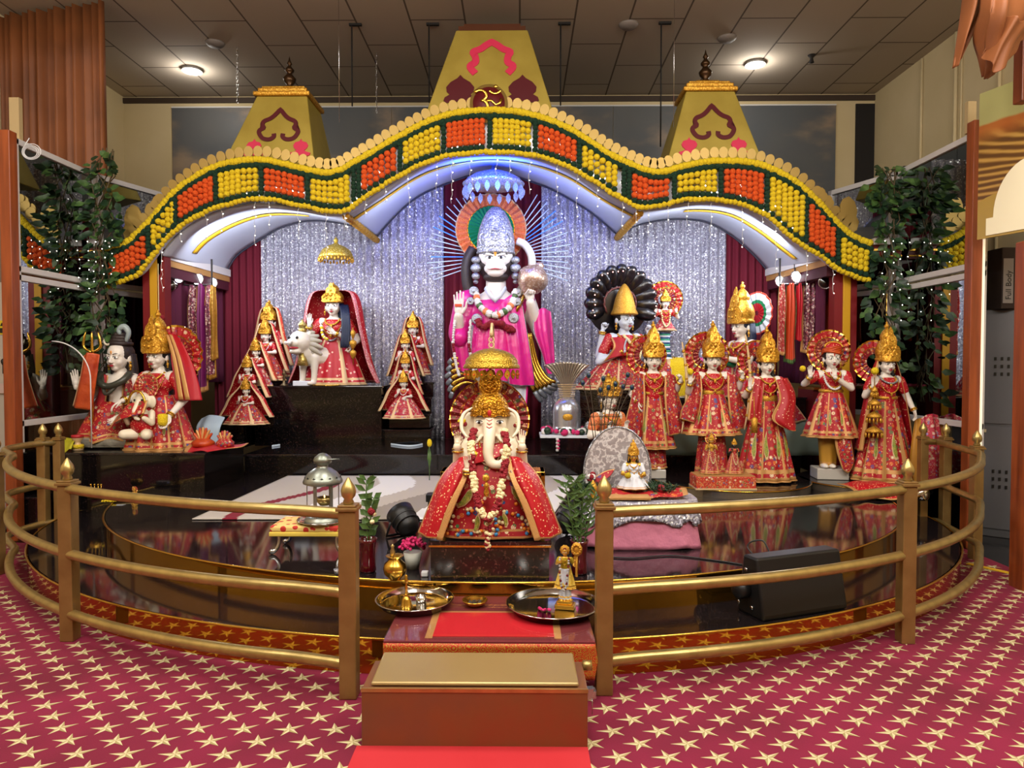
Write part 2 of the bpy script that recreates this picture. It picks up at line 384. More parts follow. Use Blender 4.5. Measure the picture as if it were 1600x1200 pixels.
# pipes on the right wall
for dd, rr, lab in ((9.6, .018, 'farthest from the camera'), (8.85, .022, 'second from the far end'), (8.75, .012, 'the thinner of the close pair'), (8.05, .02, 'nearest the cloth panel'), (7.5, .012, 'thin one beside the orange drape')):
    mb = MB(); mb.tube([(XR-rr, dd, 2.4), (XR-rr, dd, HC-.02)], rr, 8)
    if dd == 8.85: mb.tube([(XR-.03, 8.85, 4.2), (XR-.03, 8.6, 4.2), (XR-.03, 8.6, 4.3)], .014, 6)
    tag(mb.build('conduit_pipe', CREAM), 'cream vertical conduit on the right wall, '+lab, 'pipe', 'wall conduits')
p = at(1372, 283, 9.2); mb = MB()
for i in range(5): mb.bx(p.x-.05, p.x+.68, 8.6+i*.16, 8.64+i*.16, p.z-.02, p.z+.0)
mb.bx(p.x-.05, p.x-.02, 8.5, 9.4, p.z-.2, p.z); mb.bx(p.x-.05, p.x+.68, 8.5, 8.53, p.z-.2, p.z); mb.bx(p.x-.05, p.x+.68, 8.5, 9.4, p.z-.22, p.z-.2)
tag(mb.build('metal_rack', plain('rack_metal', '#6a6a68', .4, .6)), 'grey metal rack lying above the right mirror wall', 'rack')
# ---------------- mirror walls
MIR = plain('mirror_glass', '#b4b8b6', .015, 1)
FR = plain('white_frame', '#cfcac8', .45)
WOODP = NT('orange_wood'); wv = WOODP.noise(3, 4, WOODP.co((6, 6, .5))); WOODP.set(col=WOODP.ramp(wv, [(.3, '#6e2f12'), (.7, '#9a4a20')]), rough=.4); WOODP = WOODP.mat
HT = 3.65
def mirror_wall(A, B, lab, post):
    A, B = V((*A, 0)), V((*B, 0)); d = (B-A); L = d.length; u = d.normalized(); n = V((0,0,1)).cross(u)
    if n.dot(V((-.3, 7, 0))-A) < 0: n = -n
    rot = Mx((u, n, V((0,0,1)))).transposed()
    o = thing('mirror_wall', lab, 'mirror', A)
    def bx(mb, s0, s1, t0, t1, z0, z1, m=0):
        mb.box(rot @ V(((s0+s1)/2, (t0+t1)/2, (z0+z1)/2)), (s1-s0, t1-t0, z1-z0), m, rot)
    f = MB(); w_ = .055
    for s0 in (0, L-w_): bx(f, s0, s0+w_, -.03, .03, 0.78, HT)
    for z in (HT-w_, 2.36, 2.44, 1.02): bx(f, 0, L, -.028, .03, z, z+w_)
    f.build('frame', FR, o, bevel=.004)
    for z0, z1 in ((2.49, HT-w_), (1.07, 2.36)):
        g = MB(); bx(g, w_, L-w_, -.008, .004, z0, z1); g.build('mirror_pane', MIR, o)
    b = MB(); bx(b, 0, L, -.02, .02, 0, .79); b.build('lower_panel', M['granite'], o)
    return o
mirror_wall((4.04, 6.2), (4.04, 7.62), 'large white-framed mirror panel beside the right wooden post', 1)
mirror_wall((4.03, 7.66), (3.7, 8.5), 'narrow angled mirror panel behind the right climbing plant', 0)
mirror_wall((-4.6, 6.38), (-4.6, 7.6), 'large white-framed mirror panel beside the left wooden post', 1)
mirror_wall((-4.59, 7.64), (-4.3, 8.5), 'narrow angled mirror panel behind the left climbing plant', 0)
for x0, x1, y, lab in ((WX(1507, 6.15), WX(1527, 6.15), 6.08, 'right'), (WX(12, 6.3), WX(29, 6.3), 6.24, 'left')):
    o = MB().bx(x0, x1, y, y+.1, 0, HT+.02).build('wooden_post', WOODP, bevel=.006)
    tag(o, 'orange-brown wooden post at the front edge of the %s mirror wall' % lab, 'post', 'wooden posts')
x = WX(1531, 6.1)
tag(MB().bx(x-.008, x+.002, 6.06, 6.1, .8, 3.3).build('light_strip', plain('strip_glow', (1, .85, .6, 1), em=.7)), 'thin glowing cream light strip along the right wooden post', 'light strip')
for px, y0, y1, d, lab in ((1519, 158, 208, 6.3, 'right'), (22, 152, 218, 6.5, 'left')):
    p0 = at(px-7, y1, d); p1 = at(px+7, y0, d)
    tag(MB().bx(p0.x, p1.x, d, d+.05, HT-.02, p1.z).build('timber_stub', plain('raw_timber', '#b0986c', .7)), 'pale raw timber stub above the %s mirror wall' % lab, 'timber', 'timber stubs')
# coil of white cable hung on left mirror frame
mb = MB(); p = at(48, 238, 6.45)
for k in range(3):
    r = .055+.012*k; mb.tube([p+V((r*cos(a)*1.1+.01*k, -.01*k, r*sin(a)*.9)) for a in [2*pi*q/20 for q in range(20)]], .004, 5, closed=True)
mb.tube([p+V((-.06, 0, .02)), p+V((-.05, 0, .07)), (p.x-.01, p.y, 3.66)], .004, 5)
tag(mb.build('cable_coil', M['white']), 'coiled white cable hung at the top corner of the left mirror', 'cable')
# ---------------- curtains
def pleat_curtain(name, P0, P1, z0, z1, n, amp, mat, lab, parent=None, cat='curtain', zt0=None, irr=.3, solid=.0):
    P0, P1 = V(P0), V(P1); d = P1-P0; L = d.length; u = d/L; nn = V((-u.y, u.x, 0)); ph = [random.uniform(-irr, irr) for _ in range(n+2)]
    N = n*8+1; NV = 10
    def fn(a, b):
        k = a*n; i = int(k); w_ = (lerp(ph[i], ph[min(i+1, n)], k-i))
        z = lerp(z0, (z1 if zt0 is None else lerp(zt0, z1, a)), b)
        am = amp*(1+.35*(1-b))*(1+w_)
        q = V((P0.x, P0.y, 0))+V((u.x, u.y, 0))*(a*L+amp*.5*sin(2*pi*k+1)*w_)+nn*(am*sin(2*pi*k+w_*2+.4*sin(b*3+i)))
        return (q.x, q.y, z)
    mb = MB(); mb.grid(fn, N, NV)
    o = mb.build(name, mat, parent, solid=.006)
    if not parent: tag(o, lab, cat)
    return o
t = NT('orange_drape'); t.set(col=t.ramp(t.noise(1.5), [(.3, '#74421f'), (.7, '#98592e')]), rough=.6, sheen=0); ORD = t.mat
pleat_curtain('orange_curtain', (XL+.02, 8.3, 0), (WX(172, 7.97), 7.97, 0), .4, HC-.04, 12, .07, ORD, 'tall orange-brown pleated curtain at upper left behind the mirror wall', irr=.7)
# silver sequin + maroon backdrop
t = NT('silver_sequins'); v = t.vor(85); sp = t.n('ShaderNodeSeparateColor', {0: v.outputs['Color']}).outputs[0]
on = t.math('GREATER_THAN', sp, .82)  # random white cells put the sequins' sparkle into the base colour
t.set(col=t.mix(on, '#a19daa', '#ffffff'), metal=.3, rough=t.math('SUBTRACT', .55, t.math('MULTIPLY', on, .3)))
nv = t.n('ShaderNodeVectorMath', {0: v.outputs['Color'], 1: (.5, .5, .5)}, operation='SUBTRACT').outputs[0]
nv = t.n('ShaderNodeVectorMath', {0: nv, 'Scale': .9}, operation='SCALE').outputs[0]
g = t.n('ShaderNodeNewGeometry').outputs['Normal']; nv = t.n('ShaderNodeVectorMath', {0: nv, 1: g}, operation='ADD').outputs[0]
nv = t.n('ShaderNodeVectorMath', {0: nv}, operation='NORMALIZE').outputs[0]; t.set(nrm=nv); SEQ = t.mat
DB = 9.3
def cu(name, a, b, mat, lab, n, z0=.6, z1=4.25, d=DB, amp=.022):
    return pleat_curtain(name, (WX(a, d), d, 0), (WX(b, d), d, 0), z0, z1, n, amp, mat, lab)
cu('sequin_curtain', 410, 694, SEQ, 'silver sequinned curtain left of the tall monkey-faced statue', 22)
cu('sequin_curtain', 846, 1133, SEQ, 'silver sequinned curtain right of the tall monkey-faced statue', 22)
cu('velvet_curtain', 688, 852, M['maroon'], 'maroon velvet curtain directly behind the tall pink-robed statue', 12, d=DB+.08)
cu('velvet_curtain', 335, 414, M['maroon'], 'maroon velvet curtain left of the silver backdrop', 7, z1=3.6, d=DB+.03)
cu('velvet_curtain', 1129, 1215, M['maroon'], 'maroon velvet curtain right of the silver backdrop', 7, z1=3.6, d=DB+.03)
pleat_curtain('velvet_curtain', (-3.98, 7.95, 0), (-3.95, 9.3, 0), 1.36, 2.8, 10, .03, M['purple'], 'purple-maroon velvet curtain along the left side behind the spotlights')
pleat_curtain('velvet_curtain', (3.42, 7.95, 0), (3.42, 9.3, 0), 1.36, 2.8, 10, .03, M['purple'], 'purple-maroon velvet curtain along the right side behind the spotlights')
# side pilasters, red with a yellow strip
for x, sg, lab in ((-3.97, 1, 'left'), (3.5, -1, 'right')):
    o = thing('pilaster', 'red and yellow striped pilaster under the %s end of the arch' % lab, 'pilaster', (x, 7.62, .4), group='striped pilasters')
    MB().bx(-.12, .12, 0, .14, 0, 2.45).build('red_shaft', plain('pilaster_red', '#7a0c12', .5), o)
    MB().bx(-.035, .045, -.02, .0, 0, 2.45).build('yellow_strip', plain('pilaster_yellow', '#d09a10', .5), o, bevel=.005)
# entablature stubs between the arch ends and the mirror walls
for x0, x1, lab in ((WX(1358, 7.5), 4.0, 'right'), (-4.57, WX(176, 7.5), 'left')):
    o = thing('cornice_beam', 'short white-topped red cornice between the arch end and the %s mirror' % lab, 'cornice', (0, 0, 0), group='short cornices')
    MB().bx(x0, x1, 7.42, 7.6, 2.84, 2.91).build('white_ledge', FR, o, bevel=.004)
    MB().bx(x0, x1, 7.46, 7.6, 2.70, 2.84).build('red_band', plain('cornice_red', '#6a1410', .5), o)
    mb = MB(); mb.bx(x0, x1, 7.445, 7.47, 2.78, 2.8); mb.bx(x0, x1, 7.445, 7.47, 2.72, 2.735); mb.build('gold_line', M['goldpl'], o)
# ================================================================ stage
XC = -.15
def ell_pts(a, b, yc, n=64, al=None):
    al = al or a; return [(XC+(a if cos(t_) > 0 else al)*cos(t_), yc-b*sin(t_)) for t_ in [pi-pi*i/n for i in range(n+1)]]
stage = thing('stage', 'two-tier curved black granite stage with brass-faced risers', 'stage', (XC, 6.8, 0))
def tier(a, b, z0, z1, nm, lower, al=None):
    al = al or a; P = [(x-XC, y-6.8) for x, y in ell_pts(a, b, 6.8, 96, al)]
    full = P+[(a, .78), (3.1, .78), (3.1, 2.45), (-3.1, 2.45), (-3.1, .78), (-al, .78)]
    MB().slab(full, z0, z1).build(nm, M['granite2'], stage)
    def rf(u, v):
        t_ = pi-pi*u; x = (a if cos(t_) > 0 else al)*cos(t_); return (x*1.0025, -b*sin(t_)*1.0025, lerp(z0, z1-.01, v))
    MB().grid(rf, 120, 2).build(nm.replace('tier', 'riser'), M['brassmir'], stage)
    MB().tube([(x*1.004, y*1.004, z1-.003) for x, y in P], .008, 6).build(nm.replace('tier', 'edge_trim'), M['goldpl'], stage)
tier(3.9, 3.28, .0125, .2, 'lower_tier', True, 4.05)
tier(3.5, 2.9, .2, .38, 'upper_tier', False, 3.5)
def gbox(name, x0, x1, y0, y1, z0, z1, lab, cat='plinth', mat=None, edge=True, group=None):
    o = thing(name, lab, cat, ((x0+x1)/2, (y0+y1)/2, z0), group=group); hx, hy, h = (x1-x0)/2, (y1-y0)/2, z1-z0
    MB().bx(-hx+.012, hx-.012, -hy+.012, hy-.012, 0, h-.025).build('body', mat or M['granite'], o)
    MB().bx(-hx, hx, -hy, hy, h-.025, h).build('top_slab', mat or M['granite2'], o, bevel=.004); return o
GB = gbox
xl, xr = WX(378, 7.6), WX(1255, 7.6)
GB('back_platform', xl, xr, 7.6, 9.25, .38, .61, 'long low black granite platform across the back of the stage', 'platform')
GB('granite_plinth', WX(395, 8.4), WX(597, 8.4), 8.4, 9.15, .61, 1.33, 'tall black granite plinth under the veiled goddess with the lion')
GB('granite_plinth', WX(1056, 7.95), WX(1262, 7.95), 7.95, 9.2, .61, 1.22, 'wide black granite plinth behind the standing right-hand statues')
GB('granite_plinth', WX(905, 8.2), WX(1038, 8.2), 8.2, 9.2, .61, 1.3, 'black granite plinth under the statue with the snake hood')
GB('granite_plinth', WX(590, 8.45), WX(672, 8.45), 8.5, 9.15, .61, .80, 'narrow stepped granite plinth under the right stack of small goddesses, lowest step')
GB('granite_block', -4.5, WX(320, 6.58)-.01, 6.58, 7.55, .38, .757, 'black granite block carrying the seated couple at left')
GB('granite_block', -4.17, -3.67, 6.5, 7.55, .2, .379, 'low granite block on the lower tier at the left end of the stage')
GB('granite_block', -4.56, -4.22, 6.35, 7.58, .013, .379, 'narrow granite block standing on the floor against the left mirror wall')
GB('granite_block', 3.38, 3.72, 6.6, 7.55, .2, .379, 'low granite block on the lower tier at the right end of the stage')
# red counters with a gold edge at the side openings
for x0, x1, lab in ((3.27, 3.64, 'right'), (-4.2, -3.9, 'left')):
    o = thing('red_counter', 'dark red counter with gold edge under the %s angled mirror' % lab, 'counter', ((x0+x1)/2, 8.1, .385), group='side counters'); h = (x1-x0)/2
    MB().bx(-h, h, -.22, .2, .0, .92).build('front_panel', plain('counter_red', '#5c0a10', .5), o)
    MB().bx(-h, h, -.25, .2, .92, .95).build('gold_edge', M['goldpl'], o)
# striped rug on the upper tier: wavy grey, white and crimson
def rug():
    q = [atz(450, 744, .384), atz(905, 744, .384), atz(860, 812, .384), atz(300, 812, .384)]
    Q = lambda u, v: tuple(q[3].lerp(q[2], u).lerp(q[0].lerp(q[1], u), v))
    wv = lambda u, v, c, a=.05: u-(c+a*sin(v*6+c*9))
    def m(u, v):
        x = u+.06*sin(v*5.5+1)
        for lim, k in ((.13, 0), (.17, 2), (.30, 0), (.42, 1), (.52, 0), (.66, 3), (.74, 1), (.77, 2), (.9, 0)):
            if x < lim: return k
        return 1
    mb = MB(); mb.grid(Q, 120, 60, m)
    return mb.build('wavy_rug', [plain('rug_beige', '#b5aca2', .9), plain('rug_white', '#dcdada', .9), plain('rug_crimson', '#7a1226', .9), plain('rug_grey', '#8f867c', .9)], solid=.008, off=1)
tag(rug(), 'beige rug with wavy white, grey and crimson bands on the stage floor', 'rug')
# ================================================================ arch, vault, towers
DA = 7.5
TOP = [(168,386),(205,372),(240,338),(280,293),(340,257),(410,247),(480,262),(522,266),(560,248),(620,213),(680,183),(730,172),(766,170),(805,172),(850,182),(900,205),(950,237),(1000,260),(1030,266),(1070,256),(1120,249),(1180,253),(1235,277),(1275,312),(1310,350),(1335,368),(1360,378)]
BOT = [(168,450),(215,432),(240,402),(270,367),(320,335),(380,317),(420,314),(470,324),(510,332),(540,332),(570,312),(600,292),(650,264),(700,247),(766,241),(830,245),(880,260),(930,287),(960,307),(1000,327),(1040,322),(1080,314),(1150,320),(1200,342),(1240,377),(1280,402),(1315,427),(1360,442)]
def _w(L): return [(at(x, y, DA).x, at(x, y, DA).z) for x, y in L]
def sm(L, n=220):
    P = crv(_w(L), n); return [(p.x, p.y) for p in P]
TW, BW = sm(TOP), sm(BOT)
def yat(L, x):
    for (xa, ya), (xb, yb) in zip(L, L[1:]):
        if xa <= x <= xb: return lerp(ya, yb, (x-xa)/(xb-xa+1e-9))
    return L[0][1] if x < L[0][0] else L[-1][1]
XA, XB = TW[0][0], TW[-1][0]
arch = thing('arch', 'three-lobed wavy shrine arch with pale barrel vaults and gold scalloped crest', 'arch', (0, 0, 0))
VW = plain('vault_white', '#b8bccb', .6)
t = NT('fascia_white'); t.set(col=hexc('#cfd2e2'), rough=.45); FAS = t.mat
mb = MB(); n = 240
def ff(y):
    return [((x := lerp(XA, XB, i/n)), y, yat(TW, x)) for i in range(n+1)], [((x := lerp(XA, XB, i/n)), y, yat(BW, x)+.02) for i in range(n+1)]
t1, b1 = ff(DA+.03); t2, b2 = ff(DA+.09)
vs = t1+b1+t2+b2; N = n+1; fs = []
for i in range(n): fs += [(i, i+1, N+i+1, N+i), (2*N+i, 3*N+i, 3*N+i+1, 2*N+i+1), (i, 2*N+i, 2*N+i+1, i+1), (N+i, N+i+1, 3*N+i+1, 3*N+i)]
mb.add(vs, fs, 0, False); mb.build('fascia', FAS, arch)
# vaults: front arc to back arc
FR3 = [[(255,400),(290,362),(340,335),(400,322),(460,328),(505,336),(540,335)], [(540,335),(590,305),(650,268),(700,250),(766,244),(830,248),(890,268),(950,306),(1000,330)], [(1000,330),(1040,326),(1100,318),(1160,325),(1210,352),(1255,385),(1288,405)]]
BK3 = [[(355,424),(372,398),(412,371),(443,354),(489,344),(551,352),(589,370)], [(589,370),(615,340),(650,309),(695,288),(766,268),(840,287),(880,305),(925,333),(964,366)], [(964,366),(1000,350),(1050,342),(1100,346),(1140,366),(1175,396),(1200,424)]]
DV = 9.24
for f_, b_ in zip(FR3, BK3):
    F = crv([at(x, y, DA+.09) for x, y in f_], 48); B = crv([at(x, y, DV) for x, y in b_], 48)
    MB().grid(lambda u, v: tuple(F[round(u*47)].lerp(B[round(u*47)], v)), 48, 12).build('vault', VW, arch, solid=.03, off=1)
    mb = MB(); mb.tube([tuple(p+V((0, -.02, -.01))) for p in B], .012, 6); mb.build('back_edge', plain('edge_dark', '#2c2c3c', .5), arch)
    k = MB(); Q = [F[i].lerp(B[i], .30 if f_ is not FR3[1] else .16) for i in range(48)]; Q2 = [F[i].lerp(B[i], .36 if f_ is not FR3[1] else .20) for i in range(48)]
    lo, hi = (0, 48) if f_ is FR3[1] else ((4, 34) if f_ is FR3[0] else (14, 44))
    k.grid(lambda u, v: tuple((Q[lo+round(u*(hi-lo-1))]).lerp(Q2[lo+round(u*(hi-lo-1))], v)+V((0, 0, -.018))), hi-lo, 2)
    k.build('yellow_band', plain('band_yellow', '#c89a10', .55, bump=(90, .5, .004)), arch, solid=.012)
# upper back plate closing the vault towards the room behind
for (fx, fy), (bx_, by), in (((540, 333), (589, 372)), ((1000, 328), (964, 368))):
    a, b = at(fx, fy, DA+.1), at(bx_, by, DV); pts = []
    for i in range(70):
        q = a.lerp(b, i/69); pts.append(q+V((0, 0, -.03)))
    mb = MB(); mb.tube(pts, [.035+.012*sin(i*1.1) for i in range(70)], 8); mb.build('valley_rope', M['goldfine'], arch)
# side spring beams
for a, b in ((at(250, 400, DA+.12), at(357, 430, DV)), (at(1292, 402, DA+.12), at(1199, 429, DV))):
    sg = 1 if a.x < 0 else -1
    def bm(z0, z1, x0, x1, nm, mt):
        mb = MB(); vs = []
        for P in (a, b):
            for x, z in ((x0, z0), (x1, z0), (x1, z1), (x0, z1)): vs.append((P.x+x*sg, P.y, P.z+z))
        mb.add(vs, [(0,1,2,3), (7,6,5,4), (0,4,5,1), (1,5,6,2), (2,6,7,3), (3,7,4,0)], 0, False); mb.build(nm, mt, arch)
    bm(-.02, .07, -.1, .03, 'ledge', FR); bm(-.09, -.02, -.1, .015, 'moulding', M['trim']); bm(-.2, -.09, -.1, 0, 'maroon_board', plain('maroon_board', '#4a1424', .6))
# crest of small gold scallops
CREST = plain('crest_gold', '#a58846', .42, .5)
pts = TW; acc = 0; last = None; L = []
for (xa, za), (xb, zb) in zip(pts, pts[1:]): L.append((xa, za, atan2(zb-za, xb-xa), sqrt((xb-xa)**2+(zb-za)**2)))
tot = sum(q[3] for q in L); K = 96; k = 0; run = 0
for xa, za, an, ln in L:
    while k < K and (k+.5)/K*tot <= run+ln:
        if WX(205, DA) < xa < WX(1325, DA):
            f = ((k+.5)/K*tot-run); cx, cz = xa+cos(an)*f, za+sin(an)*f; r = .055
            o = [(r*sin(t_)*.9, .02+r*1.1-r*cos(t_)*1.1) for t_ in [pi*2*q/12 for q in range(12)]]
            MB().prism(o, DA+.03, DA+.045, M=Mx.Rotation(-an, 3, 'Y'), c=(cx, 0, cz)).build('scallop', CREST, arch)
        k += 1
    run += ln
# bird-shaped end finials
def bird(px, py, h, flip=1):
    p = at(px, py, DA+.04); o = [(-.30,0),(-.36,.25),(-.28,.4),(-.3,.6),(-.22,.85),(-.05,1.0),(.12,.92),(.2,.75),(.2,.55),(.3,.38),(.42,.28),(.34,.12),(.2,0)]
    o = [(x*h*flip, z*h) for x, z in o]; MB().prism(o, 0, .02, c=(p.x, p.y, p.z)).build('end_finial', CREST, arch)
bird(210, 372, .36); bird(1323, 360, .36, -1)
for px, py in ((234, 342), (245, 330), (1294, 330), (1283, 318)): bird(px, py, .17, 1 if px < 700 else -1)
# medallion with the sacred syllable sign
o = thing('om_medallion', 'round dark red medallion with golden om sign on top of the arch', 'medallion', at(764, 163, DA+.0))
MB().lathe([(.2, 0), (.2, .03), (0, .03)], 40, M=Mx.Rotation(R(90), 3, 'X')).build('gold_rim', CREST, o)
MB().lathe([(.168, 0), (.168, .036), (0, .037)], 40, M=Mx.Rotation(R(90), 3, 'X')).build('red_disc', plain('medallion_red', '#5e0c12', .5), o)
mb = MB()
def arc(c, r, a0, a1, n=12, rx=1): return [(c[0]+r*rx*cos(R(lerp(a0, a1, i/n))), -.043, c[1]+r*sin(R(lerp(a0, a1, i/n)))) for i in range(n+1)]
mb.tube(arc((-.045, .045), .042, 150, -80), .012, 6, flat=.5); mb.tube(arc((-.045, -.042), .052, 85, -150), .013, 6, flat=.5)
mb.tube([(-.02, -.043, 0), (.03, -.043, .005), (.06, -.043, -.03), (.085, -.043, -.02), (.1, -.043, .02)], .011, 6, flat=.5); mb.tube(arc((.055, .1), .04, 200, 340), .010, 6, flat=.5)
mb.ell((.06, -.043, .115), (.014, .008, .014)); mb.v = [(x*1.55-.02, y, z*1.3+.02) for x, y, z in mb.v]; mb.build('om_sign', M['goldpl'], o)
# ---------------- towers
RED = plain('cutout_red', '#540612', .5); REDL = plain('cutout_pink', '#c02848', .5, em=.25)
TG = NT('tower_gold'); TG.set(col=TG.ramp(TG.noise(2.5, 4), [(.3, '#a8913a'), (.75, '#c0a94c')]), metal=.35, rough=.42); TG = TG.mat
def tre(c, s, kind):      # cut-out outlines (x,z), unit height
    if kind == 'onion': o = [(0,1),(.1,.88),(.32,.74),(.46,.56),(.44,.4),(.34,.3),(.5,.2),(.54,.08),(.44,0),(.2,.02),(0,.06)]
    else: o = [(0,1),(.08,.86),(.3,.8),(.4,.62),(.34,.46),(.2,.34),(.34,.26),(.55,.2),(.5,.06),(.3,0),(.12,.06),(0,.05)]
    o = o+[(-x, z) for x, z in o[-2:0:-1]]; return [(c[0]+x*s, c[1]+z*s) for x, z in o]
def pathstrip(path, wid):
    L = []; Rr = []
    for i, (x, z) in enumerate(path):
        a = path[max(0, i-1)]; b = path[min(len(path)-1, i+1)]; t_ = V((b[0]-a[0], b[1]-a[1])).normalized(); nn = V((-t_.y, t_.x))*wid/2
        L.append((x+nn.x, z+nn.y)); Rr.append((x-nn.x, z-nn.y))
    return L+Rr[::-1]
def thin(t, gloss=.1):
    tr = t.n('ShaderNodeBsdfTransparent'); gb = t.n('ShaderNodeBsdfGlossy', {'Roughness': .02}); lw = t.n('ShaderNodeLayerWeight', {'Blend': gloss}); mx = t.n('ShaderNodeMixShader', {0: t.math('MULTIPLY', lw.outputs[1], .55)})
    t.t.links.new(tr.outputs[0], mx.inputs[1]); t.t.links.new(gb.outputs[0], mx.inputs[2]); t.t.links.new(mx.outputs[0], t.t.nodes['Material Output'].inputs[0])
def tower(px, pxb0, pxb1, pyb, pxt0, pxt1, pyt, lab, kind, dep, glow=None, off=0):
    d0 = 7.72; a, b = at(pxb0, pyb, d0), at(pxb1, pyb, d0); c_, e = at(pxt0, pyt, d0), at(pxt1, pyt, d0)
    cx = (c_.x+e.x)/2; hb, ht = (b.x-a.x)/2, (e.x-c_.x)/2; z0, z1 = a.z, c_.z; H = z1-z0; xb = (a.x+b.x)/2-cx
    o = thing('temple_tower', lab, 'tower', (cx, d0+dep/2, z0)); hy, hty = dep/2, dep/2*ht/hb
    lean = hy-hty
    mb = MB(); vs = [(xb-hb, -hy, 0), (xb+hb, -hy, 0), (xb+hb, hy, 0), (xb-hb, hy, 0), (-ht, -hty, H), (ht, -hty, H), (ht, hty, H), (-ht, hty, H)]
    mb.add(vs, [(0,1,5,4), (1,2,6,5), (2,3,7,6), (3,0,4,7), (4,5,6,7), (3,2,1,0)], 0, False); mb.build('shell', TG, o, bevel=.01)
    def fr(pts, m, nm, dz=.012):       # plate laid on the sloping front face
        k = MB(); vs = []
        for (x, z) in pts: f = z/H; vs.append((x+xb*(1-f)*0, lerp(-hy, -hty, f)-dz, z))
        vs2 = [(x, y+dz+.004, z) for x, y, z in vs]; n = len(vs)
        k.add(vs+vs2, [tuple(range(n))]+[(i, i+n, (i+1)%n+n, (i+1)%n) for i in range(n)], 0, False); k.build(nm, m, o)
    s = hb*2
    if kind == 'side':
        P = [(-.06,.52),(-.06,.46),(-.12,.42),(-.2,.44),(-.25,.52),(-.25,.58),(-.2,.62),(-.22,.68),(-.2,.74),(-.13,.78),(-.07,.84),(0,.95)]
        P = [(x*s*.82, H*.05+z*H*.80) for x, z in P]; P = [(p.x, p.y) for p in crv(P, 40)]; fr(pathstrip(P+[(-x, z) for x, z in P[-2::-1]], .045*s), RED, 'cutout_band')
        for sx, m in ((-1, REDL), (1, REDL)): fr(tre((sx*.25*s, .15*H), .2*s, 'tulip'), m, 'cutout_flower')
        nm = (('base_moulding', [(1.02, 0), (1.12, .02), (1.1, .05), (.95, .06)]),)
        k = MB(); 
        for r0, zz0, zz1 in ((1.12, 0, .05), (.98, .05, .1), (.86, .1, .13), (.5, .13, .17)): k.bx(-ht*r0, ht*r0, -hty*r0, hty*r0, H+zz0, H+zz1)
        k.build('stepped_cap', M['gold'], o, bevel=.012)
        MB().lathe([(.05, 0), (.055, .02), (.03, .05), (.065, .09), (.075, .13), (.04, .17), (.028, .19), (.05, .21), (.055, .23), (.03, .26), (.018, .28), (.032, .30), (.012, .34), (0, .39)], 16, (0, 0, H+.17)).build('finial', plain('dark_finial', '#4a3420', .35, .8), o)
    else:
        P = [(-.13,.50),(-.175,.58),(-.13,.63),(-.135,.7),(-.15,.745),(-.09,.78),(-.05,.82),(0,.86)]
        P = [(x*s*.9, H*.12+z*H*.88) for x, z in P]; P = [(p.x, p.y) for p in crv(P, 40)]; fr(pathstrip(P+[(-x, z) for x, z in P[-2::-1]], .05*s), REDL, 'cutout_band')
        for sx in (-1, 1): fr(tre((sx*.225*s, .27*H), .22*s, 'onion'), RED, 'cutout_flower')
        k = MB(); k.bx(-ht*.94, ht*.94, -hty*.9, hty*.9, H, H+.06); k.bx(-ht*.8, ht*.8, -hty*.8, hty*.8, H+.06, H+.1); k.build('stepped_cap', plain('cap_brown', '#5a3018', .4, .6), o)
    return o
tower(426, 345, 492, 262, 389, 470, 138, 'golden tapering temple tower with dark finial at the left', 'side', 1.0)
tower(1118, 1040, 1196, 262, 1080, 1158, 130, 'golden tapering temple tower with dark finial at the right', 'side', .9)
tower(766, 655, 874, 205, 709, 825, 28, 'largest golden tower in the middle with pink scalloped cut-outs', 'mid', 1.2)
# ================================================================ marigold garlands
def ballmesh(mb, p, r, m=0, seg=8, rings=6):
    q = Mx.Rotation(random.uniform(0, 6), 3, 'Z') @ Mx.Rotation(random.uniform(0, 3), 3, 'X')
    vs = []
    mb.ell(p, (r*random.uniform(.93, 1.07), r*random.uniform(.93, 1.07), r*random.uniform(.93, 1.05)), m, seg, rings, M=q)
def string(nm, P, r, mat, parent, jit=.004, drop=None):
    mb = MB()
    for p in P: ballmesh(mb, V(p)+V((random.uniform(-jit, jit), random.uniform(-jit, jit), random.uniform(-jit, jit))), r)
    return mb.build(nm, mat, parent)
def along(L, x0, x1, step, dz, y):
    P = []; x = x0
    while x <= x1:
        z = yat(L, x); z2 = yat(L, x+.01); P.append((x, y, z+dz)); x += step*cos(atan2(z2-z, .01))
    return P
YG = DA-.035
o = thing('marigold_garland', 'long yellow marigold garland following the top of the arch over a dark green row', 'garland')
string('yellow_row', along(TW, XA, XB, .042, -.03, YG), .041, M['yellowflower'], o)
string('green_row', along(TW, XA, XB, .036, -.088, YG), .034, M['greenflower'], o, .008)
o = thing('marigold_garland', 'scalloped yellow marigold garland along the lower edge of the arch', 'garland')
string('yellow_row', [(x, y, z+.012*abs(sin(i*.45))) for i, (x, y, z) in enumerate(along(BW, XA, XB, .047, .01, YG+.01))], .033, M['yellowflower'], o)
PN = [(176,232,'o'),(242,279,'y'),(284,338,'o'),(347,407,'y'),(418,478,'o'),(489,548,'y'),(568,620,'o'),(632,688,'y'),(699,757,'o'),(770,828,'y'),(840,898,'o'),(908,961,'y'),(985,1041,'o'),(1055,1115,'y'),(1127,1187,'o'),(1198,1251,'y'),(1259,1299,'o'),(1309,1351,'y')]
names = ['first','second','third','fourth','fifth','sixth','seventh','eighth','ninth','tenth','eleventh','twelfth','thirteenth','fourteenth','fifteenth','sixteenth','seventeenth','last']
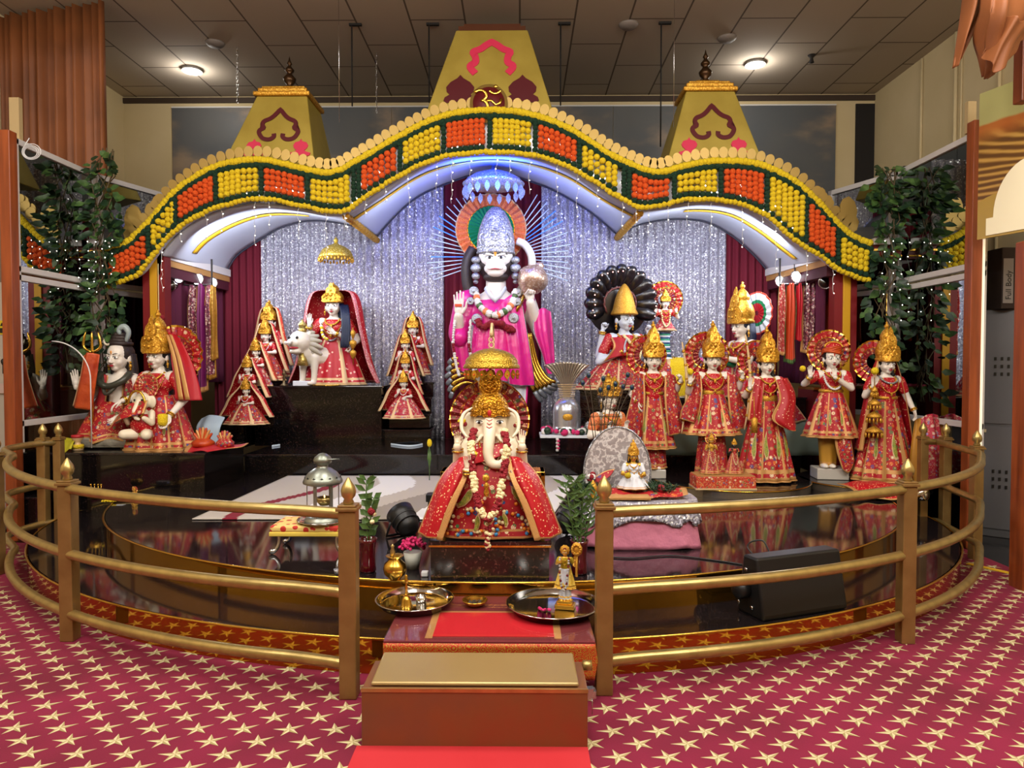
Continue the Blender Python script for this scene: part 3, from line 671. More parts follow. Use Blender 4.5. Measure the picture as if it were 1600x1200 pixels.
for i, (a, b, c) in enumerate(PN):
    xa, xb = WX(a, DA), WX(b, DA); cn, m = ('orange', 'orangeflower') if c == 'o' else ('yellow', 'yellowflower')
    o = thing('marigold_hanging', '%s marigold panel of hanging strings, %s panel from the left along the arch' % (cn, names[i]), 'flower hanging', ((xa+xb)/2, YG, yat(TW, (xa+xb)/2)), group='marigold panels on the arch')
    org = V(o.location); nS = max(5, round((xb-xa)/.0565))
    for k in range(nS):
        x = lerp(xa+.03, xb-.02, k/(nS-1)); zt = yat(TW, x)-.142; zb = yat(BW, x)+.12
        n = max(3, round((zt-zb)/.045)); P = [V((x, YG-.005, lerp(zt, zb, q/(n-1))))-org for q in range(n)]
        mb = MB()
        for p in P: ballmesh(mb, p+V((random.uniform(-.003, .003), 0, 0)), .0345, 0)
        for q_ in (0, .05): ballmesh(mb, V((x+random.uniform(-.004, .004), YG, zb-.058-0*q_))-org, .033, 1)
        mb.build('flower_string', [M[m], M['greenflower']], o)
    gs = [xa-.03] if i else [xa-.03]
    if a in (568, 985): gs.append(xa-.085)
    if i == len(PN)-1: gs.append(xb+.04)
    for gx in gs:
        zt, zb = yat(TW, gx)-.12, yat(BW, gx)+.07; n = int((zt-zb)/.04)
        string('green_string', [V((gx, YG-.005, lerp(zt, zb, q/n)))-org for q in range(n+1)], .03, M['greenflower'], o, .004)
# icicle fairy lights under the arch and in the vine
def fairy(px0, px1, n, lab, ln=(.12, .5), bulbs=.07, off=-.02):
    x0, x1 = WX(px0, DA), WX(px1, DA); wire = MB(); bl = MB()
    for k in range(n):
        x = lerp(x0, x1, (k+random.uniform(-.3, .3))/max(1, n-1)); x = max(XA, min(XB, x)); z = yat(BW, x)+off; L = random.uniform(*ln); pts = []
        m = int(L/.05)+2
        for q in range(m): pts.append((x+random.uniform(-.014, .014), YG+.02+random.uniform(-.01, .01), z-L*q/(m-1)))
        wire.tube(pts, .0022, 4)
        for q in range(1, m, 2): bl.ell(V(pts[q])+V((.008, 0, 0)), .005, 0, 6, 4)
    o = thing('fairy_lights', lab, 'string lights', (0, 0, 0), group=None)
    wire.build('wire', M['white'], o); bl.build('bulbs', M['ledsmall'], o)
fairy(250, 540, 9, 'white icicle fairy lights hanging from the left lobe of the arch')
fairy(545, 1000, 15, 'white icicle fairy lights hanging from the middle lobe of the arch')
fairy(1005, 1290, 9, 'white icicle fairy lights hanging from the right lobe of the arch')
# small bulbs behind the flower strings
bl = MB()
for i in range(150):
    x = lerp(XA+.5, XB-.6, random.random()); z = lerp(yat(BW, x)+.05, yat(TW, x)-.2, random.random()); bl.ell((x, DA+.012, z), .007, 0, 6, 4)
bl.build('fascia_bulbs', M['ledsmall'], arch)
# light inside the vaults, all behind the fascia
light('vault_blue', 'AREA', (WX(766, 7.9), 7.75, 3.62), 42, (.02, .08, 1), .7, (WX(766, 9), 8.4, 4.4), sy=.12)
for px in (655, 877): light('vault_centre', 'AREA', (WX(px, 7.8), 7.8, 3.1), 15, (.62, .70, 1), .8, (WX(lerp(px, 766, .3), 9), 9.1, 3.4), sy=.3)
light('vault_left', 'AREA', (WX(420, 8), 7.75, 2.9), 30, (.8, .86, 1), 1.3, (WX(470, 9), 9.2, 2.9), sy=.3)
light('vault_right', 'AREA', (WX(1120, 8), 7.75, 2.9), 30, (.8, .86, 1), 1.3, (WX(1070, 9), 9.2, 2.9), sy=.3)
# spotlights under the side beams
def spot(px, py, d, lab, lit, aim=(0, 6.5, 1.0)):
    p = at(px, py, d); o = thing('spotlight', lab, 'spotlight', p); q = (V(aim)-p).to_track_quat('Z', 'Y').to_matrix()
    MB().lathe([(.0, -.13), (.035, -.125), (.045, -.06), (.075, -.01), (.078, 0), (.07, 0), (.06, -.01)], 20, M=q).build('lamp_housing', M['chrome'], o)
    MB().lathe([(0, -.008), (.068, -.006)], 20, M=q).build('lens', M['led'] if lit else M['chrome'], o)
    MB().tube([(0, .03, .02), (0, .05, .13), (0, .05, .17)], .008, 6).build('bracket', M['black'], o)
    if lit:
        light('spot_beam', 'SPOT', p+q @ V((0, 0, .03)), 55, COOL, .05, aim, 100, .8)
spot(281, 433, 8.1, 'lit chrome spotlight nearest the left pilaster', True)
spot(310, 437, 8.45, 'lit chrome spotlight, middle of the three under the left beam', True)
spot(332, 443, 8.8, 'lit chrome spotlight nearest the back at left', True)
spot(264, 446, 7.9, 'unlit chrome spotlight turned away below the left beam', False, (-4.2, 5, 2.4))
spot(1219, 440, 8.8, 'lit chrome spotlight nearest the back at right', True)
spot(1244, 433, 8.3, 'chrome spotlight, second from the back at right', True)
spot(1273, 428, 8.0, 'chrome spotlight shining toward the stage, third from the back at right', False)
spot(1290, 441, 7.8, 'small tilted chrome spotlight nearest the right pilaster', False, (3, 5, 2))
# ================================================================ railings
def railing(nm, lab, posts, path, zc=(.165, .51, .887)):
    o = thing(nm, lab, 'railing', (posts[0][0], posts[0][1], .012)); O = V((posts[0][0], posts[0][1], .012))
    for x, y, w_ in posts:
        mb = MB(); mb.bx(x-w_/2, x+w_/2, y-w_/2, y+w_/2, 0.012, .905); mb.v = [tuple(V(p)-O) for p in mb.v]; p = mb.build('post', M['brasspost'], o, bevel=.005)
        mb = MB(); k = w_*.62
        mb.bx(-k, k, -k, k, 0, .016); mb.bx(-k*.85, k*.85, -k*.85, k*.85, .016, .028); mb.build('collar', M['brasspost'], p, bevel=.003).location = (x-O.x, y-O.y, .895)
        MB().lathe([(.022, 0), (.026, .01), (.02, .025), (.032, .04), (.036, .062), (.03, .085), (.016, .108), (.005, .125), (0, .128)], 16, wave=(8, .03)).build('finial', M['brass'], p).location = (x-O.x, y-O.y, .922)
    for z in zc: MB().tube([V((x, y, z))-O for x, y in path], .0285, 14).build('rail', M['brass'], o)
    return o
def rell(x, a, yc=6.8, b=3.5): return yc-b*sqrt(max(0, 1-((x+.15)/a)**2))
def rpath(x0, x1, a, n): return [(x, rell(x, a)) for x in [lerp(x0, x1, i/n) for i in range(n+1)]]
xl1, xr1 = WX(543, 3.31), WX(945, 3.36)
lp = [(xl1, 3.31)]+[(-.15-4.12*sin(t_), 6.8-3.5*cos(t_)) for t_ in [R(lerp(13, 66, i/20)) for i in range(21)]]+[(-4.25, 5.75), (-4.3, 6.05), (-4.27, 6.25)]
lp2 = [(p.x, p.y) for p in crv(lp, 90)]
railing('brass_railing', 'curved three-rail brass railing on the left of the shrine opening', [(xl1, 3.31, .082), (-2.585, 3.98, .078), (-3.93, 5.22, .075), (-4.29, 6.27, .075), (-4.18, 6.27+.05, .07)], lp2+[(-4.18, 6.32)])
rp = [(xr1, 3.36)]+[(-.15+4.0*sin(t_), 6.8-3.45*cos(t_)) for t_ in [R(lerp(11, 62, i/20)) for i in range(21)]]+[(3.62, 5.55), (3.68, 5.75), (3.74, 6.1), (3.78, 6.3), (3.8, 6.42)]
rp2 = [(p.x, p.y) for p in crv(rp, 90)]
railing('brass_railing', 'curved three-rail brass railing on the right of the shrine opening', [(xr1, 3.36, .08), (2.2, 4.0, .078), (3.7, 5.72, .075), (3.86, 6.4, .075), (3.7, 6.48, .07)], rp2+[(3.7, 6.46)])
# ================================================================ donation box, runner, offering table
p0 = atz(565, 1168, .012); p1 = atz(918, 1168, .012); bw = p1.x-p0.x; by = p0.y; bx0 = (p0.x+p1.x)/2; bh = .245
o = thing('offering_box', 'low brown brass box with sloping lid on the red runner', 'box', (bx0, by+.14, .012))
t = NT('copper_sheet'); n = t.noise(3, 4); t.set(col=t.ramp(n, [(.3, '#775038'), (.52, '#80502f'), (.75, '#87442a')]), rough=.42, metal=.25); COP = t.mat
MB().bx(-bw/2, bw/2, -.14, .14, 0, bh).build('body', COP, o, bevel=.004)
f_ = MB(); f_.bx(-bw/2-.001, bw/2+.001, -.143, -.135, bh-.012, bh+.004); f_.build('front_rim', M['brass'], o)
mb = MB(); hw = bw/2-.035; vs = [(-hw, -.12, bh+.018), (hw, -.12, bh+.018), (hw*.985, .13, bh+.045), (-hw*.985, .13, bh+.045), (-hw, -.12, bh+.003), (hw, -.12, bh+.003), (hw*.985, .13, bh), (-hw*.985, .13, bh)]
mb.add(vs, [(0,1,2,3), (4,7,6,5), (0,4,5,1), (1,5,6,2), (2,6,7,3), (3,7,4,0)], 0, False); mb.build('sloping_lid', plain('lid_brass', '#b59c68', .38, .6, var=(2, '#ab9160')), o, bevel=.012)
k = MB(); k.box((bw/2+.012, -.1, bh-.03), (.03, .03, .045)); k.box((bw/2+.03, -.1, bh-.03), (.012, .04, .03)); k.tube([(bw/2+.02, -.12, bh-.05), (bw/2+.02, -.12, bh-.11)], .002, 4)
k.build('hasp', M['chrome'], o); MB().tube([(bw/2, .1, bh-.0), (bw/2+.04, .1, bh)], .022, 10).build('hinge_knob', M['brass'], o)
tag(MB().bx(bx0-bw/2-.02, bx0+bw/2, .3, by-.0, .013, .02).build('red_runner', plain('runner_red', '#b41c24', .9, var=(2, '#bd2830'))), 'bright red carpet runner in front of the brass box', 'runner')
t = NT('brocade'); v = t.vor(26); v2 = t.vor(70, feature='DISTANCE_TO_EDGE')
m = t.math('GREATER_THAN', t.math('SINE', t.math('MULTIPLY', v.outputs[0], 34.0)), .0); m2 = t.math('LESS_THAN', v2.outputs[0], .06)
t.set(col=t.mix(m2, t.mix(m, '#a83a14', '#b58a2e'), '#c01a14'), rough=.5, metal=.15); BRO = t.mat
ty = by+.36; tz = .30; tw = .5
ox = (WX(596, ty)+WX(932, ty))/2
o = thing('offering_table', 'low table under red-gold brocade cloth and glass top behind the brass box', 'table', (ox, ty+.33, .012)); tw = (WX(932, ty)-WX(596, ty))/2
MB().bx(-tw+.01, tw-.01, -.3, .3, tz-.04, tz-.015).build('tabletop', WOODP, o)
for sx in (-1, 1):
    for sy in (-1, 1): MB().bx(sx*(tw-.06)-.02, sx*(tw-.06)+.02, sy*.25-.02, sy*.25+.02, 0 if sy < 0 else .19, tz-.04).build('leg', WOODP, o)
def skirtf(u, v):
    per = u*4; 
    if per < 1: x, y = lerp(-tw, tw, per), -.32
    elif per < 2: x, y = tw, lerp(-.32, .32, per-1)
    elif per < 3: x, y = lerp(tw, -tw, per-2), .32
    else: x, y = -tw, lerp(.32, -.32, per-3)
    k = .006*sin(u*90)*(1-v)+(.03 if per > 1 and per < 2 else 0)*(1-v); return (x*(1+k), y*(1+k), lerp(.12 if per < 1.02 or per > 3.98 else .2, tz-.012, v))
MB().grid(skirtf, 200, 8, cu=True).build('brocade_cloth', BRO, o, solid=.004)
c_ = MB(); c_.bx(-tw, tw, -.32, .32, tz-.012, tz-.004, 0); c_.bx(-tw*.55, tw*.62, -.26, .06, tz-.004, tz-.002, 1); c_.bx(-tw*.62, -tw*.55, -.28, .2, tz-.004, tz-.0022, 2); c_.bx(tw*.62, tw*.69, -.28, .2, tz-.004, tz-.0022, 2); c_.bx(-tw*.62, tw*.69, .06, .08, tz-.004, tz-.0022, 2)
c_.build('top_cloth', [plain('cloth_wine', '#6a1c22', .7), plain('cloth_red', '#c00a1c', .7), M['trim']], o)
gl = NT('glass_sheet'); thin(gl, .10); GLASS = gl.mat
MB().bx(-tw, tw, -.32, .32, tz-.001, tz+.005).build('glass_top', GLASS, o)
TZ = .012+tz+.0055
def tray(px, py, d_px, lab, z, mat='steel', name='steel_tray'):
    p = atz(px, py, z); r = d_px/2*p.y/FPX
    return tag(MB().lathe([(0, .004), (r*.82, .004), (r*.86, .008), (r*.96, .036), (r, .037), (r, .033), (r*.97, .03), (r*.86, 0), (0, 0)], 48, p).build(name, M[mat]), lab, 'tray'), p, r
o1, P1_, r1_ = tray(648, 944, 124, 'large round steel tray holding a brass bell, left on the brocade table', TZ)
o2, P2_, r2_ = tray(865, 951, 150, 'large round steel tray holding a small golden idol, right on the brocade table', TZ)
p = atz(742, 944, TZ); mb = MB(); mb.lathe([(0, .006), (.035, .006), (.055, .022), (.068, .026), (.068, .022), (.05, 0), (0, 0)], 28, p); tag(mb.build('brass_bowl', M['goldpl']), 'small golden bowl between the two steel trays', 'bowl')
mb = MB()
for i in range(40): mb.ell(p+V((random.uniform(-.03, .03), random.uniform(-.03, .03), .012)), .005, 0, 6, 4)
tag(mb.build('offering_grains', plain('grains', '#3a2c22', .6)), 'dark seeds lying in the small golden bowl', 'seeds', kind='stuff')
p = P1_+V((-.035, -.06, .004)); o = thing('hand_bell', 'brass hand bell standing in the left steel tray', 'bell', p)
MB().lathe([(.036, 0), (.03, .015), (.024, .04), (.018, .055), (.006, .062)], 20).build('bell_body', M['goldpl'], o)
MB().lathe([(.006, .06), (.009, .075), (.005, .09), (.009, .105), (.005, .12), (.008, .135), (.012, .148), (.006, .155), (.010, .165), (0, .175)], 12).build('handle', M['goldpl'], o)
p = P1_+V((.03, .02, .004)); tag(MB().lathe([(0, .004), (.02, .004), (.028, .035), (.03, .035), (.024, 0), (0, 0)], 20, p).build('steel_cup', M['steel']), 'small steel cup beside the bell in the left tray', 'cup')

p = at(247, 412, DA-.05); o = thing('flower_tassel', 'long string tassel with red blooms hanging from the left end of the arch', 'tassel', p)
MB().tube([(0, 0, 0), (0, 0, -.86)], .004, 5).build('cord', M['creamflower'], o)
mb = MB()
for i in range(9): ballmesh(mb, (random.uniform(-.03, .03), random.uniform(-.03, .03), -.55-.02*i), .03, 0)
mb.build('red_blooms', M['crimson'], o)
# ================================================================ statue tools
def xf(vs, T): return [tuple(T @ p) for p in vs]
def _head():
    m = MB()
    m.ell((0, .05, .62), (.36, .43, .38), 0, 24, 16); m.ell((0, -.07, .42), (.31, .31, .36), 0, 24, 16); m.ell((0, -.20, .13), (.13, .12, .10), 0, 16, 10)
    for s in (-1, 1):
        m.ell((s*.15, -.2, .33), .13, 0, 16, 10); m.ell((s*.36, .06, .42), (.05, .10, .15), 0, 12, 8); m.ell((s*.36, .06, .3), (.035, .05, .1), 0, 10, 8)
        m.ell((s*.14, -.31, .50), (.09, .06, .035), 0, 12, 8); m.ell((s*.15, -.30, .57), (.11, .06, .03), 0, 12, 8); m.ell((s*.045, -.42, .315), (.04, .04, .032), 0, 10, 8)
    m.cap((0, -.36, .52), (0, -.45, .34), .035, .05); m.ell((0, -.355, .225), (.095, .05, .022), 0, 12, 8); m.ell((0, -.345, .18), (.075, .055, .03), 0, 12, 8)
    m.cap((0, .06, .2), (0, .1, -.22), .2, .2, seg=18); return fuse(m, .022, 2)
HEAD = _head()
def _hand(curl, spread=1.0):
    m = MB(); m.ell((0, 0, .22), (.19, .085, .25), 0, 16, 10); m.cap((-.1, 0, .1), (-.14, 0, .42), .06, .055); m.cap((.1, 0, .1), (.14, 0, .44), .07, .06); m.cap((0, 0, -.08), (0, 0, .2), .12, .13)
    for x, L, r in ((-.155, .36, .043), (-.052, .47, .047), (.052, .52, .049), (.155, .46, .048)):
        p = V((x, 0, .42)); a = 0; d = V((x*.55*spread, 0, 1)).normalized()
        for k, (f, c) in enumerate(((.42, .25), (.32, .45), (.26, .4))):
            a += curl*c*2; v = V((d.x*cos(a), -sin(a), d.z*cos(a))); q = p+v*L*f; m.cap(p, q, r*(1-.06*k), r*(.94-.06*k), seg=10); p = q
    t1, t2, t3 = V((.15, -.02, .1)), V((.29, -.06-.05*curl, .3)), V((.33-.1*curl, -.1-.16*curl, .5))
    m.cap(t1, t2, .07, .055); m.cap(t2, t3, .052, .042); return fuse(m, .024, 2)
HANDS = {'open': _hand(.08), 'soft': _hand(.5), 'grip': _hand(1.6, .3)}
def put_hand(dst, kind, wrist, fd, pn, side, size):
    Z = V(fd).normalized(); Y = -V(pn); Y = (Y-Z*Y.dot(Z)).normalized(); X = Y.cross(Z)
    T = Mx.Translation(V(wrist)) @ Mx((X, Y, Z)).transposed().to_4x4() @ Mx.Scale(size, 4)
    if side > 0: T = T @ Mx.Diagonal((-1, 1, 1, 1))
    vs, fs = HANDS[kind]; dst.add(xf(vs, T), fs if side < 0 else [tuple(reversed(f)) for f in fs])
def fan(parent, c, rings, n, mats, name='halo_fan', T=None, a0=0, a1=360, dz=.02, rot=None, sx=1):
    # pleated disc facing -Y; rings = [(radius, material index from here outwards)...]
    mb = MB(T); full = a1-a0 >= 360; N = n*2; c = V(c)
    for (ra, m), (rb, _) in zip(rings, rings[1:]):
        vs = []; fs = []
        for i in range(N if full else N+1):
            a = R(lerp(a0, a1, i/N)); y = dz*(.5 if i % 2 else -.5)
            for r_ in (ra, rb): 
                p = V((r_*cos(a)*sx, y*(r_/rings[-1][0]), r_*sin(a))); vs.append((rot @ p if rot else p)+c)
        for i in range(N):
            j = (i+1) % N if full else i+1; fs.append((2*i, 2*i+1, 2*j+1, 2*j))
        mb.add(vs, fs, m, False)
    return mb.build(name, mats, parent, solid=.004)
FANM = [M['embdark'], M['goldpl'], M['emb'], M['green']]
def halo(parent, c, R_, T=None, n=26, inner=.35, mats=None, name='halo_fan', rot=None, **k):
    mats = mats or FANM
    return fan(parent, c, [(R_*inner, 0), (R_*.62, 1), (R_*.66, 2), (R_*.93, 1), (R_, 1)], n, mats, name, T, rot=rot, dz=R_*.09, **k)
def crown(parent, T, h=1.0, mat='gold', name='crown', wide=1.0, ball=True, plaque=True, mat2=None):
    m = MB(T); z = lambda k: .66+(k)*1.62*h
    pr = [(.40, z(-.04)), (.46, z(.0)), (.47, z(.04)), (.43, z(.06)), (.44, z(.12)), (.475, z(.2)), (.45, z(.3)), (.37, z(.42)), (.28, z(.5)), (.25, z(.54)), (.28, z(.57)), (.27, z(.64)), (.19, z(.74)), (.1, z(.80)), (.06, z(.83))]
    m.lathe([(r*wide, q) for r, q in pr], 28, (0, .02, 0), 0, 1, 1.08, wave=(14, .02))
    if ball: m.lathe([(.05, z(.82)), (.1, z(.85)), (.11, z(.89)), (.06, z(.93)), (.03, z(.95)), (.06, z(.97)), (0, z(1.0))], 12, (0, .02, 0))
    else: m.lathe([(.06, z(.83)), (.03, z(.88)), (0, z(.94))], 12, (0, .02, 0))
    if plaque:
        o = [(.0, z(.86)), (.09, z(.76)), (.1, z(.66)), (.2, z(.6)), (.24, z(.48)), (.2, z(.38)), (.34, z(.34)), (.44, z(.22)), (.42, z(.1)), (.46, z(.02)), (.3, z(-.04)), (.14, z(-.03))]
        o = o+[(-x, q) for x, q in o[::-1][:-1]]
        vs = []; n = len(o)
        for dy in (-.03, .02):
            for x, q in o: vs.append((x*wide, -.47*wide*sqrt(max(.05, 1-(x/.62)**2))-.03+dy+max(0, q-z(.3))*.22, q))
        m.add(vs, [tuple(range(n)), tuple(reversed(range(n, 2*n)))]+[(i, i+n, (i+1)%n+n, (i+1)%n) for i in range(n)], 0, False)
        for x, q, r in ((0, z(.12), .07), (0, z(.3), .09), (0, z(.5), .07), (-.2, z(.14), .05), (.2, z(.14), .05), (-.17, z(.3), .045), (.17, z(.3), .045), (0, z(.66), .05)):
            m.ell((x*wide, -.47*wide-.05+max(0, q-z(.3))*.22+abs(x)*.12, q), (r, .035, r), 0, 8, 6)
        for k in range(9): m.ell((.44*wide*sin(R(-72+18*k)), -.47*wide*cos(R(-72+18*k))-.03, z(0)), .035, 0, 6, 5)
    return m.build(name, M[mat], parent)
def face(parent, T, mark='kumkum', lips='lips', brow='iris', closed=False, fem=True, earrings=True):
    for s in (-1, 1):
        e = MB(T); e.ell((s*.14, -.352, .475), (.082, .035, .032 if closed else .042), 0, 12, 8)
        e.ell((s*.14, -.375, .475), (.034, .02, .034), 1, 10, 6)
        e.tube([(s*(.055+.034*k), -.392+.012*k*k*.5, .515+(.012 if 0 < k < 4 else -.012)) for k in range(5)], .0095, 5, 1)
        e.build('eye', [M['eyewhite'], M[brow]], parent)
        b = MB(T); b.tube([(s*(.05+.05*k), -.385+.013*k*k*.6, .575+.035*sin(k*.8)) for k in range(5)], [.008, .011, .011, .009, .004], 5); b.build('eyebrow', M[brow], parent)
        if earrings:
            g = MB(T); g.ell((s*.40, .02, .2), (.055, .05, .075)); g.ell((s*.40, .02, .32), .04); g.ell((s*.40, .02, .09), .035); g.build('earring', M['goldfine'], parent)
    l = MB(T); l.ell((0, -.385, .228), (.098, .035, .019), 0, 14, 6); l.ell((0, -.378, .192), (.07, .04, .022), 0, 12, 6); l.build('lips', M[lips], parent)
    if mark: k = MB(T); k.ell((0, -.385, .66), (.03, .02, .055), 0, 8, 6); k.ell((0, -.39, .60), (.018, .015, .018), 0, 8, 6); k.build('forehead_mark', M[mark], parent)
def hairpiece(parent, T, long=0, mat='hair', side=1):
    h = MB(); h.ell((0, .11, .62), (.40, .44, .41), 0, 20, 14); h.ell((0, .2, .35), (.36, .3, .35), 0, 16, 10)
    if long:
        for k in range(9):
            a = R(-10+22*k) if side == 0 else R(-20+14*k)
            x = .33*cos(a); y = .18+.22*sin(a); h.tube([(x, y, .6), (x*1.1, y+.03, .1), (x*1.15+side*.08, y-.02, -.4*long), (x*1.05+side*.16, y-.08, -long), (x*.9+side*.18, y-.1, -long*1.25)], [.12, .14, .13, .1, .02], 8)
    h.T = T; h.v = [tuple(T @ V(p)) for p in h.v]; h.build('hair', M[mat], parent)
def necklace(parent, T, w=.085, drop=.12, r=.009, mat='goldfine', n=22, y=-.098, z=.20, name='necklace', beads=True, pend=0, T2=None):
    m = MB(T); P = []
    for i in range(n+1):
        a = pi*i/n; P.append(V((-w*cos(a), lerp(-.03, y, abs(sin(a))**.5), z-drop*abs(sin(a))**.9)))
    if beads:
        for p in P: m.ell(p, r, 0, 7, 5)
    else: m.tube(P, r, 6)
    if pend: m.ell(P[n//2]+V((0, -.006, -pend)), (pend*.8, pend*.4, pend), 0, 10, 8)
    return m.build(name, M[mat] if isinstance(mat, str) else mat, parent)
def chest_y(x, z): return -.088
def skirtmesh(parent, name, c, zt, zb, rt, rb, sy=.8, n=14, amp=.03, mats=None, p=1.0, stripes=0, hem=True, T=None, phase=0, tiers=None, paisley=0, lift=None, seg=8, hemr=.008, tilt=0):
    mats = mats or [M['emb'], M['trim']]; c = V(c)
    def sf(a, t, off=0):
        k = cos(n*a+phase)
        r_ = lerp(rt, rb, t**p)+amp*t*k+off; z = lerp(zt, zb, t)+(lift(a, t) if lift else 0)
        return V((r_*sin(a)+tilt*t, -r_*cos(a)*sy, z))+c
    N = n*seg; NV = 22
    def mt(u, v):
        if v > .93 or .84 < v < .865: return 1
        if stripes:
            f = (u*stripes+.5) % 1
            if f < .07 or f > .93: return 1
        return 0
    mb = MB(T); mb.grid(lambda u, v: tuple(sf(2*pi*u, v)), N, NV, mt, cu=True); o = mb.build(name, mats, parent, solid=.003)
    if hem:
        h = MB(T); h.tube([sf(2*pi*i/N, 1.0, .002) for i in range(N)], hemr, 6, closed=True); h.build('hem', mats[1], parent)
    for k in range(paisley):
        a0 = R(-62+124*(k+.5)/paisley); m = MB(T); s = 1 if a0 > 0 else -1
        O = [(0, .5), (.16, .3), (.25, .05), (.2, -.25), (.05, -.45), (-.12, -.42), (-.2, -.2), (-.12, 0), (-.06, .2)]
        H = abs(zt-zb); 
        for sc, off, mi in ((1.0, .010, 0), (.8, .016, 1)):
            vs = []
            for x, z in O: vs.append(sf(a0+s*x*sc*.42*.42*H/rb*1.0, .58-z*sc*.36, off))
            vs.append(sf(a0, .58, off+.004)); n_ = len(O); m.add(vs, [(i, (i+1) % n_, n_) for i in range(n_)], mi, True)
        m.build('paisley_patch', [M['trimpale'], M['paisley']], parent)
    return sf
def patch(parent, name, rows, nu=16, nv=24, folds=0, amp=.01, mats=None, border=.08, T=None, ends=True, nrm=(0, -1, 0), solid=.004):
    rows = [crv(r, nu) for r in rows]; cols = [crv([r[i] for r in rows], nv) for i in range(nu)]; nr = V(nrm)
    mb = MB(T)
    def fn(u, v):
        i = round(u*(nu-1)); j = round(v*(nv-1)); return tuple(cols[i][j]+nr*(amp*cos(folds*2*pi*u+v*1.5)))
    def mt(u, v): return 1 if (u < border or u > 1-border or (ends and v > 1-border*.7)) else 0
    mb.grid(fn, nu, nv, mt); return mb.build(name, mats or [M['redsheen'], M['trim']], parent, solid=solid)
def veil(parent, name, c, prof, gap, mats, T=None, n=40, border=.05, sy=.6, amp=.01, pl=9):
    # prof: [(t, rx, z)] from crown to hem; open towards -Y by gap degrees at each t
    P = crv([(rx, z, g) for (rx, z), g in zip(prof, gap)], 26); c = V(c)
    def fn(u, v):
        q = P[round(v*25)]; g = R(q.z); a = lerp(g, 2*pi-g, u); r_ = q.x+amp*v*cos(pl*a)
        return tuple(c+V((-r_*sin(a), -r_*sy*cos(a), q.y)))
    mb = MB(T); mb.grid(fn, n, 26, lambda u, v: 1 if (u < border or u > 1-border or v > .95) else 0); return mb.build(name, mats, parent, solid=.004)
def upper(root, o, u, arms=(), skin='skin', blouse='redsheen', head_rz=0, head_rx=0, head_off=(0, 0, 0), crown_h=1.0, crown_mat='gold', hair=0, hairmat='hair', fem=True, mark='kumkum', halo_r=0, bangles=True, neck=2, sleeve=.55, rz=0, earrings=True, hs=.215, hair_side=1, extra=None, crown_kw=None, halo_rot=None, halo_c=(0, .3, .85)):
    T = Mx.Translation(V(o)) @ Mx.Rotation(rz, 4, 'Z') @ Mx.Scale(u, 4)
    m = MB(); m.cap((0, 0, -.06), (0, 0, .06), .088, .085); m.ell((0, 0, .13), (.125, .082, .10), 0, 18, 12)
    for s in (-1, 1): m.ell((s*.115, 0, .168), .055, 0, 12, 8)
    m.cap((0, .004, .17), (0, 0, .26), .05, .042)
    for s, el, wr, *_ in arms:
        sh = V((s*.142, .0, .165)); m.cap(sh, el, .043, .034); m.cap(el, wr, .035, .022)
    vs, fs = fuse(m, .0105, 3); b = MB(); b.add(vs, fs)
    H = Mx.Translation(V((0, -.012, .232))+V(head_off)) @ Mx.Rotation(head_rz, 4, 'Z') @ Mx.Rotation(head_rx, 4, 'X') @ Mx.Scale(hs, 4)
    b.add(xf(HEAD[0], H), HEAD[1])
    for a in arms:
        s, el, wr, kind, fd, pn = a[:6]; put_hand(b, kind, wr, fd, pn, s, a[6] if len(a) > 6 else .115)
    b.v = [tuple(T @ V(p)) for p in b.v]; b.build('body', M[skin], root)
    TH = T @ H
    face(root, TH, mark, earrings=earrings, fem=fem)
    hairpiece(root, TH, hair, hairmat, hair_side)
    if crown_h: crown(root, TH, crown_h, crown_mat, **(crown_kw or {}))
    if halo_r: halo(root, halo_c, halo_r, TH, 22, rot=halo_rot)
    if blouse:
        m = MB(); m.cap((0, 0, -.02), (0, 0, .06), .096, .094); m.ell((0, 0, .125), (.136, .093, .098), 0, 18, 12)
        if fem:
            for s in (-1, 1): m.ell((s*.05, -.05, .115), .05, 0, 12, 8)
        for s, el, *_ in arms:
            sh = V((s*.142, 0, .165)); m.cap(sh, sh.lerp(V(el), sleeve), .054, .048)
        vs, fs = fuse(m, .0105, 3); b = MB(T); b.add(vs, fs); b.build('blouse', M[blouse], root)
    for s, el, wr, *_ in (arms if bangles else ()):
        d = (V(wr)-V(el)).normalized(); q = d.to_track_quat('Z', 'Y').to_matrix()
        k = MB(T)
        for j, off in enumerate((.012, .026)): 
            p = V(wr)-d*off; k.tube([p+q @ V((.030*cos(t_), .030*sin(t_), 0)) for t_ in [2*pi*i/14 for i in range(14)]], .0065, 6, closed=True)
        k.build('bangle', M['goldpl'], root)
    if neck: necklace(root, T, .07, .06, .010, 'goldfine', 18, -.10, .205, pend=.018)
    if neck > 1: necklace(root, T, .095, .14, .007, 'goldfine', 26, -.108, .19, pend=.016)
    return T, TH
def base_thing(name, label, px, d, z, rz=0, cat='statue', group=None, s=1): return thing(name, label, cat, (WX(px, d), d, z), rz, group, s)
def belt(root, z, r, sy=.8, mat='goldfine', h=.035):
    MB().lathe([(r, z-h/2), (r+.008, z-h/4), (r+.008, z+h/4), (r, z+h/2)], 32, sy=sy).build('belt', M[mat], root)
def flower_garland(name, lab, P, r, mats, seq, root=None, cat='garland', group=None, n=None, jit=.004):
    O = V(P[0]) if root is None else V((0, 0, 0)); mb = MB()
    pts = crv(P, n or 40)
    for i, p in enumerate(pts):
        ballmesh(mb, p-O+V((random.uniform(-jit, jit), random.uniform(-jit, jit), 0)), r*random.uniform(.9, 1.1), seq[i % len(seq)], 7, 5)
    o = mb.build(name, mats, root)
    if root is None: o.location = O; tag(o, lab, cat, group)
    return o
